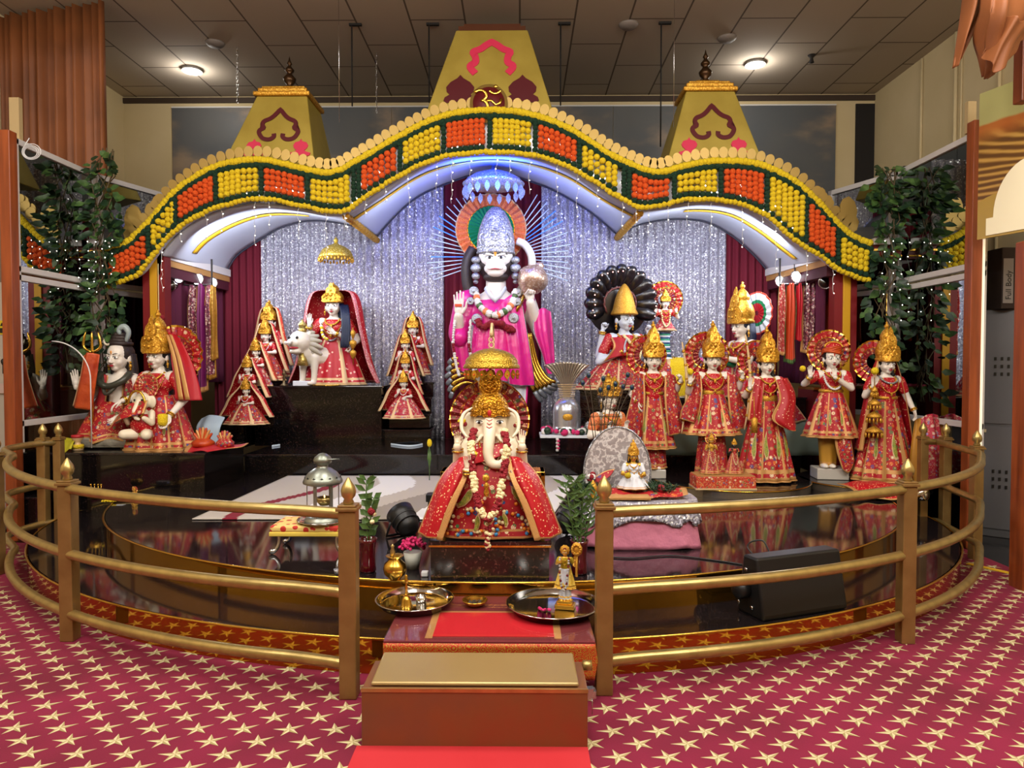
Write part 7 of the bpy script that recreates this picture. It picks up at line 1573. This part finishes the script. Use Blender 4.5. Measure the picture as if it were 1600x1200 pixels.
skirtmesh(r, 'yellow_robe', (0, .04, 0), .95, .45, .11, .24, .6, 9, .02, [plain('robe_yellow', '#e0b020', .4, .2, bump=(60, .5, .01), var=(20, '#f0d868')), M['goldpl']]); skirtmesh(r, 'white_dhoti', (0, 0, 0), .9, .18, .10, .13, .8, 8, .02, [M['whitecloth'], M['goldpl']])
flower_garland('rose_strand', '', [(-.1, -.1, 1.14), (-.09, -.2, .8), (-.03, -.22, .5), (.04, -.22, .5), (.08, -.2, .8), (.1, -.1, 1.14)], .028, [M['whiteflower'], M['crimson']], [0, 0, 1], r, n=30)
k = MB(); k.tube([(.27, -.09, .75), (.27, -.09, 1.25)], .03, 8); k.lathe([(.03, 0), (.12, .08), (.13, .2), (.07, .3), (0, .32)], 16, (.27, -.09, 1.2), sy=.5)
for i in range(12): a = 2*pi*i/12; k.ell((.27+.09*cos(a), -.15, 1.37+.1*sin(a)), .03)
k.build('gold_fly_whisk', M['goldfine'], r)
p = P2_+V((-.05, -.05, .005)); k = MB()
for i in range(7): ballmesh(k, p+V((random.uniform(-.03, .03), random.uniform(-.02, .02), .008)), .009, 0, 5, 4)
tag(k.build('loose_petals', M['pinkflower']), 'few pink petals lying in the right steel tray', 'petals', kind='stuff')
# things around the seated couple
p = at(118, 700, 6.7); o = thing('hourglass_drum', 'small red-ended hourglass drum wrapped in yellow ribbon at the left of the rock seat', 'drum', (WX(119, 6.75), 6.75, .758))
MB().lathe([(.05, 0), (.052, .03), (.03, .06), (.025, .075), (.03, .09), (.052, .12), (.05, .15), (0, .15)], 24).build('drum_body', M['trimpale'], o); MB().lathe([(.053, .02), (.055, .05), (.05, .06)], 24).build('yellow_ribbon', M['yellowflower'], o); MB().lathe([(.054, .125), (.054, .152), (0, .153)], 24).build('red_skin', M['redcloth'], o)
patch(None, 'yellow_cloth', [[(WX(82, 6.8), 6.9, .80), (WX(95, 6.8), 6.85, .86), (WX(110, 6.8), 6.9, .88)], [(WX(80, 6.7), 6.75, .77), (WX(96, 6.7), 6.68, .80), (WX(112, 6.7), 6.72, .84)], [(WX(84, 6.65), 6.66, .765), (WX(98, 6.65), 6.62, .765), (WX(110, 6.65), 6.64, .78)]], 16, 16, 2, .012, [plain('yellow_green_cloth', '#b8b020', .6)]*2, nrm=(0, -.5, 1)); tag(bpy.data.objects['yellow_cloth'], 'crumpled yellow-green cloth at the left corner of the granite block', 'cloth')
# clear acrylic arched screen
k = MB(); x0, x1 = WX(42, 6.62), WX(142, 6.62); P = [(x0, .80), (x0, 1.8)]+[(lerp(x0+.25, x1, sin(R(a))), 1.45+.36*cos(R(a))) for a in range(0, 91, 6)]+[(x1, .80)]
ac = NT('acrylic'); thin(ac, .06); o = k.prism(P, 6.615, 6.62).build('acrylic_screen', ac.mat); tag(o, 'clear arched acrylic screen standing at the left end of the granite block', 'screen')
k = MB(); k.tube([(x, 6.61, z) for x, z in P[2:]], .006, 6); k.build('polished_edge', M['white'], o)
# heap of dressed masks and red cloth at the right of the couple
o = patch(None, 'red_satin_cloth', [[(WX(290, 6.9), 7.0, .80), (WX(330, 6.9), 7.02, .79), (WX(378, 6.9), 7.05, .79)], [(WX(285, 6.75), 6.8, .775), (WX(330, 6.75), 6.78, .78), (WX(368, 6.75), 6.82, .775)], [(WX(285, 6.65), 6.66, .765), (WX(320, 6.65), 6.64, .765), (WX(318, 6.65), 6.72, .765)]], 20, 14, 2, .008, [M['redcloth'], M['trim']], .06, nrm=(0, 0, 1)); tag(o, 'red satin cloth lying on the granite block right of the seated goddess', 'cloth')
for px, s_, lab in ((318, 1, 'larger orange-gold folded crown cloth on the red satin'), (352, .8, 'smaller red embroidered folded crown cloth on the red satin')):
    c = V((WX(px, 6.95), 6.92, .80)); k = MB()
    for i in range(7): a = R(-50+100*i/6); k.cap(c, c+V((.11*s_*sin(a), .0, .16*s_*cos(a))), .03*s_, .012, i % 2)
    k.lathe([(.1*s_, -.02), (.11*s_, .02), (.06*s_, .06), (0, .06)], 16, c); tag(k.build('folded_crown_cloth', [M['orangesatin'] if s_ == 1 else M['embfine'], M['trim']]), lab, 'cloth')
o = patch(None, 'blue_white_cloth', [[(WX(308, 7.3), 7.4, 1.02), (WX(325, 7.3), 7.35, 1.06), (WX(345, 7.3), 7.4, 1.03)], [(WX(306, 7.3), 7.3, .93), (WX(325, 7.3), 7.25, .95), (WX(343, 7.3), 7.3, .92)], [(WX(310, 7.3), 7.3, .76), (WX(325, 7.3), 7.24, .76), (WX(340, 7.3), 7.3, .76)]], 12, 12, 2, .012, [plain('pale_blue_cloth', '#a8bccc', .7)]*2); tag(o, 'folded pale blue and white cloth behind the seated goddess', 'cloth')
# things on the tall plinth
p = (WX(437, 8.55), 8.5, 1.331); o = thing('brass_lamp', 'small dark brass standing lamp at the left edge of the tall plinth', 'lamp', (WX(445, 8.5), 8.47, 1.331)); MB().lathe([(.05, 0), (.05, .01), (.02, .03), (.012, .08), (.02, .10), (.012, .12), (.03, .14), (.012, .17), (.006, .2), (0, .21)], 16).build('lamp_stem', plain('old_brass', '#6a5c44', .35, .9), o)
tag(MB().bx(WX(460, 8.5), WX(486, 8.5), 8.43, 8.5, 1.331, 1.39).build('white_box', M['whitecloth'], bevel=.004), 'small white box at the foot of the lion', 'box')
tag(MB().lathe([(0, .004), (.16, .004), (.19, .015), (.16, 0), (0, 0)], 30, (WX(510, 8.5), 8.45, 1.331), sy=.25).build('brass_dish', M['goldpl']), 'shallow brass dish at the hem of the veiled goddess', 'dish')
k = MB(); k.tube(crv([atz(425, 697, .62), atz(470, 692, .62), atz(530, 693, .62), atz(590, 692, .62), atz(640, 697, .62), atz(672, 691, .62)], 40), .012, 6, flat=.4); tag(k.build('flat_light_tape', plain('tape_white', '#c0ccd8', .3, em=.2)), 'pale flat tape strip lying along the back platform', 'strip')
k = MB(); p = V((WX(700, 8.2), 8.2, .612))
# ---------------- hanging garments at the sides
def garment(px0, px1, y0, y1, d, mats, lab, rz=0, n=3, w=.25):
    x0, x1 = WX(px0, d), WX(px1, d); z0, z1 = WZ(y0, d), WZ(y1, d)
    r_ = [[(x0+.02, d, z0), ((x0+x1)/2, d-.06, z0+.02), (x1-.02, d, z0)], [(x0, d-.02, lerp(z0, z1, .3)), ((x0+x1)/2, d-.09, lerp(z0, z1, .3)), (x1, d-.02, lerp(z0, z1, .3))], [(x0+.01, d, lerp(z0, z1, .7)), ((x0+x1)/2, d-.07, lerp(z0, z1, .7)), (x1-.01, d, lerp(z0, z1, .7))], [(x0, d, z1), ((x0+x1)/2, d-.08, z1-.03), (x1, d, z1)]]
    o = patch(None, 'hanging_garment', r_, 20, 26, n, .018, mats, .12); tag(o, lab, 'garment', 'garments hanging at the sides of the shrine'); return o
PB = embroider('garment_print', '#5a1030', 60, ('#e0c8b8', '#b05060', '#d8b8a0', '#802040', '#c0a0a0', '#400818'), .5); PV = plain('garment_violet', '#6a1050', .5); SG = plain('garment_gold', '#a87a2c', .35, .5, bump=(30, .4, .01))
garment(296, 312, 448, 585, 8.25, [PB, M['trim']], 'dark patterned garment hanging left under the spotlights')
garment(309, 326, 446, 610, 8.25, [PV, M['trim']], 'violet garment hanging between the patterned ones at left')
garment(322, 339, 448, 590, 8.25, [PB, SG], 'patterned garment with gold cloth hanging nearest the left maroon curtain')
garment(330, 342, 448, 560, 8.25, [SG, SG], 'plain gold cloth hanging at the back left')
GR = embroider('garment_red_print', '#a01820', 60, ('#e8d0b8', '#c05040', '#e0c0a0', '#902020', '#d0a090', '#a02030'), .5); GO = plain('garment_orange', '#c03c14', .5)
garment(1213, 1226, 446, 552, 8.25, [GR, M['trim']], 'red and white printed garment hanging at right, nearest the back')
garment(1224, 1242, 446, 565, 8.25, [GO, M['leaf']], 'bright orange garment hanging at right')
garment(1240, 1252, 446, 530, 8.25, [M['redcloth'], M['redcloth']], 'short dark red garment hanging at right')
garment(1250, 1277, 446, 550, 8.25, [PB, M['trim']], 'patterned maroon garment hanging at right, beside the orange one')
garment(1285, 1297, 446, 530, 8.25, [GO, GO], 'narrow orange scarf hanging nearest the right pilaster')
for x, xx, lab in ((WX(292, 8.25), WX(346, 8.45), 'left'), (WX(1208, 8.4), WX(1300, 8.0), 'right')):
    ya, yb_ = 8.215, 8.215
    zz = WZ(446, 8.25)+.005
    tag(MB().tube([(x, ya, zz+.3), (x, ya, zz), (xx, yb_, zz), (xx, yb_, zz+.3)], .012, 8).build('clothes_rail', M['dark']), 'dark rail holding the garments at the %s side' % lab, 'rail')
# ---------------- climbing plants
def vine(name, lab, cx, cy, zs, n, seed):
    random.seed(seed); o = thing(name, lab, 'climbing plant', (cx, cy, zs[0][0])); O = V((cx, cy, zs[0][0])); st = MB(); lf = MB()
    for q in range(6):
        P = [V((cx+random.uniform(-.12, .12), cy+random.uniform(-.08, .08), z))-O for z in [lerp(zs[0][0], zs[-1][0], i/9) for i in range(10)]]; st.tube(P, .006, 5)
    for (z0, w0, n0), (z1, w1, n1) in zip(zs, zs[1:]):
        for i in range(int(n*n0)):
            f = random.random(); z = lerp(z0, z1, f); w_ = lerp(w0, w1, f); a = random.uniform(0, 2*pi); rr = w_*random.random()**.6
            p = V((cx+rr*cos(a), cy+rr*sin(a)*.45-.05, z))-O; d = V((cos(a)+random.uniform(-.5, .5), sin(a)*.6-.5, random.uniform(-1.1, .3))).normalized(); sd = d.cross(V((0, -1, .3))).normalized(); L = random.uniform(.08, .15); w2 = L*.36; nn = sd.cross(d)*.012
            m_ = 0 if random.random() < .45 else 1
            lf.add([p, p+d*L*.3+sd*w2*.8, p+d*L*.65+sd*w2*.6, p+d*L, p+d*L*.65-sd*w2*.6, p+d*L*.3-sd*w2*.8, p+d*L*.45-nn], [(0, 1, 6), (1, 2, 6), (2, 3, 6), (3, 4, 6), (4, 5, 6), (5, 0, 6)], m_, True)
    st.build('stems', plain('vine_stem', '#5a4a30', .7), o); lf.build('foliage', [M['leaf'], M['leafdark']], o); return o
vr, vl = V((3.86, 7.45, 0)), V((-4.42, 7.42, 0))
vine('climbing_plant', 'tall leafy climbing plant at the corner of the right mirror walls', 3.83, 7.42, [(1.2, .18, .35), (1.7, .2, .5), (2.2, .26, .5), (2.7, .12, .2), (2.95, .10, .3), (3.15, .22, .9), (3.45, .24, .3), (3.62, .12, 0)], 100, 3)
vine('climbing_plant', 'dark leafy climbing plant at the corner of the left mirror walls', -4.39, 7.42, [(1.5, .15, .4), (1.9, .2, .6), (2.2, .24, .6), (2.6, .10, .3), (2.95, .18, .6), (3.2, .2, .4), (3.5, .16, .35), (3.85, .10, 0)], 95, 4)
random.seed(11)
# fairy lights in the plants
for cx, cy, lab in ((3.88, 7.25, 'right'), (-4.36, 7.22, 'left')):
    o = thing('fairy_lights', 'warm fairy lights hanging in front of the %s climbing plant' % lab, 'string lights', (cx, cy, 2.9)); wr = MB(); bl = MB()
    for q in range(5):
        x = (q-2)*.085; L = random.uniform(.4, .95); P = [V((x+random.uniform(-.015, .015), random.uniform(-.02, .02), -L*i/12)) for i in range(13)]; wr.tube(P, .002, 4)
        for i in range(1, 13, 2): bl.ell(P[i]+V((.006, -.01, 0)), .005, 0, 6, 4)
    wr.build('wire', M['leafdark'], o); bl.build('bulbs', M['ledsmall'], o)
# ================================================================ right and left edges of the hall
def quad_box(name, lab, cat, a, b, z0, z1, mat, th=.03, par=None):
    d = V((b[0]-a[0], b[1]-a[1], 0)); n = V((-d.y, d.x, 0)).normalized()*th; vs = [(a[0], a[1], z0), (b[0], b[1], z0), (b[0]+n.x, b[1]+n.y, z0), (a[0]+n.x, a[1]+n.y, z0)]; vs += [(x, y, z1) for x, y, _ in vs]
    k = MB(); k.add(vs, [(0,3,2,1), (4,5,6,7), (0,1,5,4), (1,2,6,5), (2,3,7,6), (3,0,4,7)], 0, False); o = k.build(name, mat, par, bevel=.003); return tag(o, lab, cat) if not par else o
pa, pb = at(1528, 300, 6.0), at(1700, 300, 5.2)
t = NT('painted_drapery'); co_ = t.co(); z_ = t.n('ShaderNodeSeparateXYZ', {0: co_}).outputs[2]
mp = t.n('ShaderNodeMapping', {'Vector': co_, 'Location': (-.35, 0, -1.15), 'Scale': (.8, 0, 1.25)})
wv_ = t.n('ShaderNodeTexWave', {'Vector': mp.outputs[0], 'Scale': 5.5, 'Distortion': 3.5, 'Detail': 2}, wave_type='RINGS', rings_direction='SPHERICAL').outputs[0]
dr_ = t.ramp(wv_, [(.2, '#5e3c18'), (.6, '#8a6228'), (.95, '#b58c44')]); n_ = t.noise(3, 2)
up_ = t.ramp(n_, [(.35, '#a0501e'), (.6, '#b87838')])
c1 = t.mix(t.ramp(z_, [(.78, (0, 0, 0, 1)), (.9, (1, 1, 1, 1))]), dr_, up_)
c2 = t.mix(t.ramp(t.math('ADD', z_, t.math('MULTIPLY', n_, .1)), [(.98, (0, 0, 0, 1)), (1.0, (1, 1, 1, 1))]), c1, '#a8a468')
t.set(col=t.mix(t.math('LESS_THAN', t.math('ADD', z_, t.math('MULTIPLY', n_, .2)), .42), c2, '#a8883a'), rough=.35)
o = thing('painted_banner', 'printed banner of golden drapery and a pale arch at the far right', 'banner', (pa.x, pa.y, WZ(376, 6.0)))
zb, zt = WZ(376, 6.0), WZ(150, 6.0)
dv = (pb-pa); dv.z = 0; L = dv.length; RT = Mx.Rotation(atan2(dv.y, dv.x), 4, 'Z')
k = MB(RT); k.bx(0, L, 0, .02, 0, zt-zb); bo = k.build('banner_sheet', t.mat, o)
k = MB(RT); k.prism([(.08, .02), (.08, .16), (.14, .16)]+[(.14+.3-.3*cos(R(a)), .16+.42*sin(R(a))) for a in range(10, 91, 8)]+[(.9, .58), (.9, .02)], -.006, -.001); k.build('pale_arch', plain('arch_paint', '#f0e4c0', .5), o)
# slanting orange drape bunched at the top right
dd = 5.2; c = lambda px, py, d_=dd: tuple(at(px, py, d_))
o = thing('orange_drape', 'bunched orange-brown drape hanging from the top right corner', 'drape', at(1560, 20, dd))
def lp3(rows): return [[tuple(V(p)-V(o.location)) for p in r] for r in rows]
for rows, f in (([[c(1505, -60), c(1530, -60, 5.0), c(1560, -60)], [c(1500, 10), c(1522, 10, 5.05), c(1548, 0)], [c(1496, 60), c(1508, 60, 5.1), c(1525, 40)], [c(1491, 104), c(1495, 104), c(1500, 90)]], 2),
                ([[c(1530, -60, 5.1), c(1575, -60, 4.9), c(1640, -60)], [c(1530, 10, 5.0), c(1570, 10, 4.8), c(1620, 20)], [c(1520, 55, 5.1), c(1560, 65, 4.9), c(1602, 60)], [c(1530, 90, 5.1), c(1555, 100, 5.0), c(1580, 70)], [c(1537, 118), c(1545, 122), c(1556, 112)]], 4),
                ([[c(1560, 20, 4.95), c(1600, 30, 4.8), c(1640, 20)], [c(1545, 62, 4.98), c(1575, 70, 4.85), c(1600, 50)], [c(1535, 85, 5.0), c(1560, 112, 4.9), c(1586, 80)]], 3)):
    patch(o, 'drape_fold', lp3(rows), 24, 28, f, .03, [ORD, ORD])
# cupboard, box, timber column
qa, qb = (WX(1527, 6.6), 6.6), (WX(1578, 5.9), 5.9)
o = thing('metal_cupboard', 'tall dark grey metal cupboard at the right edge', 'cupboard', (qa[0], qa[1], 0)); CG = plain('cupboard_grey', '#5a5a5c', .5, .3)
k = MB(); a, b = V((*qa, 0)), V((WX(1680, 6.15), 6.15, 0)); 
zc = WZ(483, 6.4)
vs = [V((0, 0, 0)), b-a, b-a+V((.08, .5, 0)), V((.08, .5, 0))]; vs = vs+[v_+V((0, 0, zc)) for v_ in vs]; k.add(vs, [(0,3,2,1), (4,5,6,7), (0,1,5,4), (1,2,6,5), (2,3,7,6), (3,0,4,7)], 0, False); k.build('cabinet_body', CG, o, bevel=.006)
u_ = (b-a).normalized(); nrm_ = V((u_.y, -u_.x, 0)); Lc = (b-a).length
for z0, z1, s0, s1 in ((.08, 1.02, .02, Lc*.5), (1.05, zc-.04, .02, Lc*.5), (.08, 1.02, Lc*.52, Lc-.02), (1.05, zc-.04, Lc*.52, Lc-.02)):
    k = MB(); P = [u_*s0+nrm_*.004+V((0, 0, z0)), u_*s1+nrm_*.004+V((0, 0, z0)), u_*s1+nrm_*.004+V((0, 0, z1)), u_*s0+nrm_*.004+V((0, 0, z1))]; k.add(P, [(0, 1, 2, 3)], 0, False); dr = k.build('door', plain('cupboard_door', '#626163', .5, .3), o, solid=.012)
    v_ = MB()
    for i in range(9): v_.box(u_*(s0+.12+.05*(i % 3))+nrm_*.014+V((0, 0, z1-.55+.07*(i//3))), (.02, .006, .03))
    v_.build('vent_slots', M['black'], dr)
k = MB(); k.box(u_*.05+nrm_*.03+V((0, 0, .98)), (.06, .03, .03)); k.build('padlock_hasp', M['chrome'], o)
BX = plain('dark_carton', '#2a1c16', .8); bxz = zc
o = thing('cardboard_carton', 'dark cardboard carton with a pale printed sheet, standing on the grey cupboard', 'carton', (WX(1560, 6.6), 6.55, bxz)); MB().bx(-.12, .3, -.15, .2, 0, .55).build('carton_body', BX, o, bevel=.006)
MB().bx(-.11, -.02, -.156, -.15, .05, .45).build('pale_sheet', plain('pale_sheet', '#8a8480', .8), o)
fc = bpy.data.curves.new('carton_text', 'FONT'); fc.body = 'Full Body'; fc.size = .07; fc.extrude = .001; ft_ = bpy.data.objects.new('tmp_text', fc); C.objects.link(ft_); fo_ = bpy.data.objects.new('printed_words', bpy.data.meshes.new_from_object(ft_.evaluated_get(bpy.context.evaluated_depsgraph_get()))); C.objects.link(fo_); bpy.data.objects.remove(ft_); fo_.data.materials.append(M['black']); fo_.parent = o; fo_.rotation_euler = (R(90), R(-90), 0); fo_.location = (-.04, -.158, .08)
tag(MB().bx(WX(1582, 5.05), WX(1625, 4.9), 4.9, 5.05, .0, WZ(375, 4.9)).build('timber_column', WOODP, bevel=.01), 'orange-brown timber column at the right edge of the view', 'column')
tag(MB().bx(WX(1588, 5.3), WX(1604, 5.3), 5.3, 5.4, WZ(160, 5.3), HC).build('ceiling_post', WOODP, bevel=.006), 'thin brown post behind the orange drape at the top right', 'post')
# left edge: white board wall, sticker, hook, socket, stool
x = WX(-60, 7.2); k = MB(); k.bx(WX(-120, 7.0), WX(13, 7.0), 7.0, 7.06, 0, WZ(440, 7.0)); tag(k.build('white_partition', plain('partition_white', '#b8b0a4', .6)), 'off-white partition at the far left behind the wooden post', 'partition')
k = MB(); k.bx(WX(-120, 7.1), WX(13, 7.1), 7.1, 7.2, WZ(440, 7.0), 3.2); tag(k.build('partition_head', plain('partition_brown', '#7a6a5c', .7)), 'greyish brown upper panel above the far left white partition', 'upper board')
o = thing('warning_sticker', 'yellow warning sticker on the white partition at the far left', 'sticker', (WX(3, 6.98), 6.995, WZ(512, 6.98))); MB().bx(-.03, .028, -.003, 0, -.065, .075).build('sticker_sheet', plain('sticker_yellow', '#d8c020', .5), o); MB().prism([(-.02, .02), (.015, .02), (0, .055)], -.005, -.003).build('warning_triangle', M['black'], o); MB().bx(-.025, .022, -.005, -.003, -.05, -.0).build('text_block', M['black'], o)
k = MB(); p = at(5, 565, 6.95); k.ell(p, (.022, .02, .03)); k.tube([p, p+V((0, 0, -.12))], .008, 5); k.tube([p, p+V((.01, 0, -.16))], .005, 5); k.ell(p+V((.015, -.01, -.02)), .02); tag(k.build('hanging_keys', M['black']), 'dark bunch of keys hanging on the far left white partition', 'keys')
k = MB(); p = at(4, 607, 6.98); k.box(p, (.08, .012, .10)); tag(k.build('wall_socket', plain('socket', '#c8b0a8', .5), bevel=.004), 'small pale socket plate low on the far left white partition', 'socket')
p = V((WX(18, 6.8), 6.75, .0)); o = thing('covered_stool', 'stool covered by dusty pink and grey cloth at the far left', 'stool', p)
def cs(u, v): a = 2*pi*u; r_ = .16*(1+.12*(1-v)+.05*sin(9*a)*(1-v)); return (r_*cos(a), r_*.8*sin(a), lerp(.02, .70, v))
MB().grid(cs, 80, 10, cu=True).build('cloth_cover', plain('dusty_pink', '#9c7c74', .8, var=(5, '#8a8680')), o, solid=.004); MB().lathe([(.15, .68), (.15, .70), (0, .705)], 24, sy=.8).build('seat', M['black'], o)
# votive cups by the stool
for px, py, lab in ((527, 897, 'left of the left gate post base'),):
    p = atz(px, py, .381); k = MB(); k.lathe([(.015, 0), (.022, .03), (.02, .03), (0, .02)], 16, p); tag(k.build('candle_cup', M['silverfine']), 'small foil candle cup on the stage edge', 'cup')
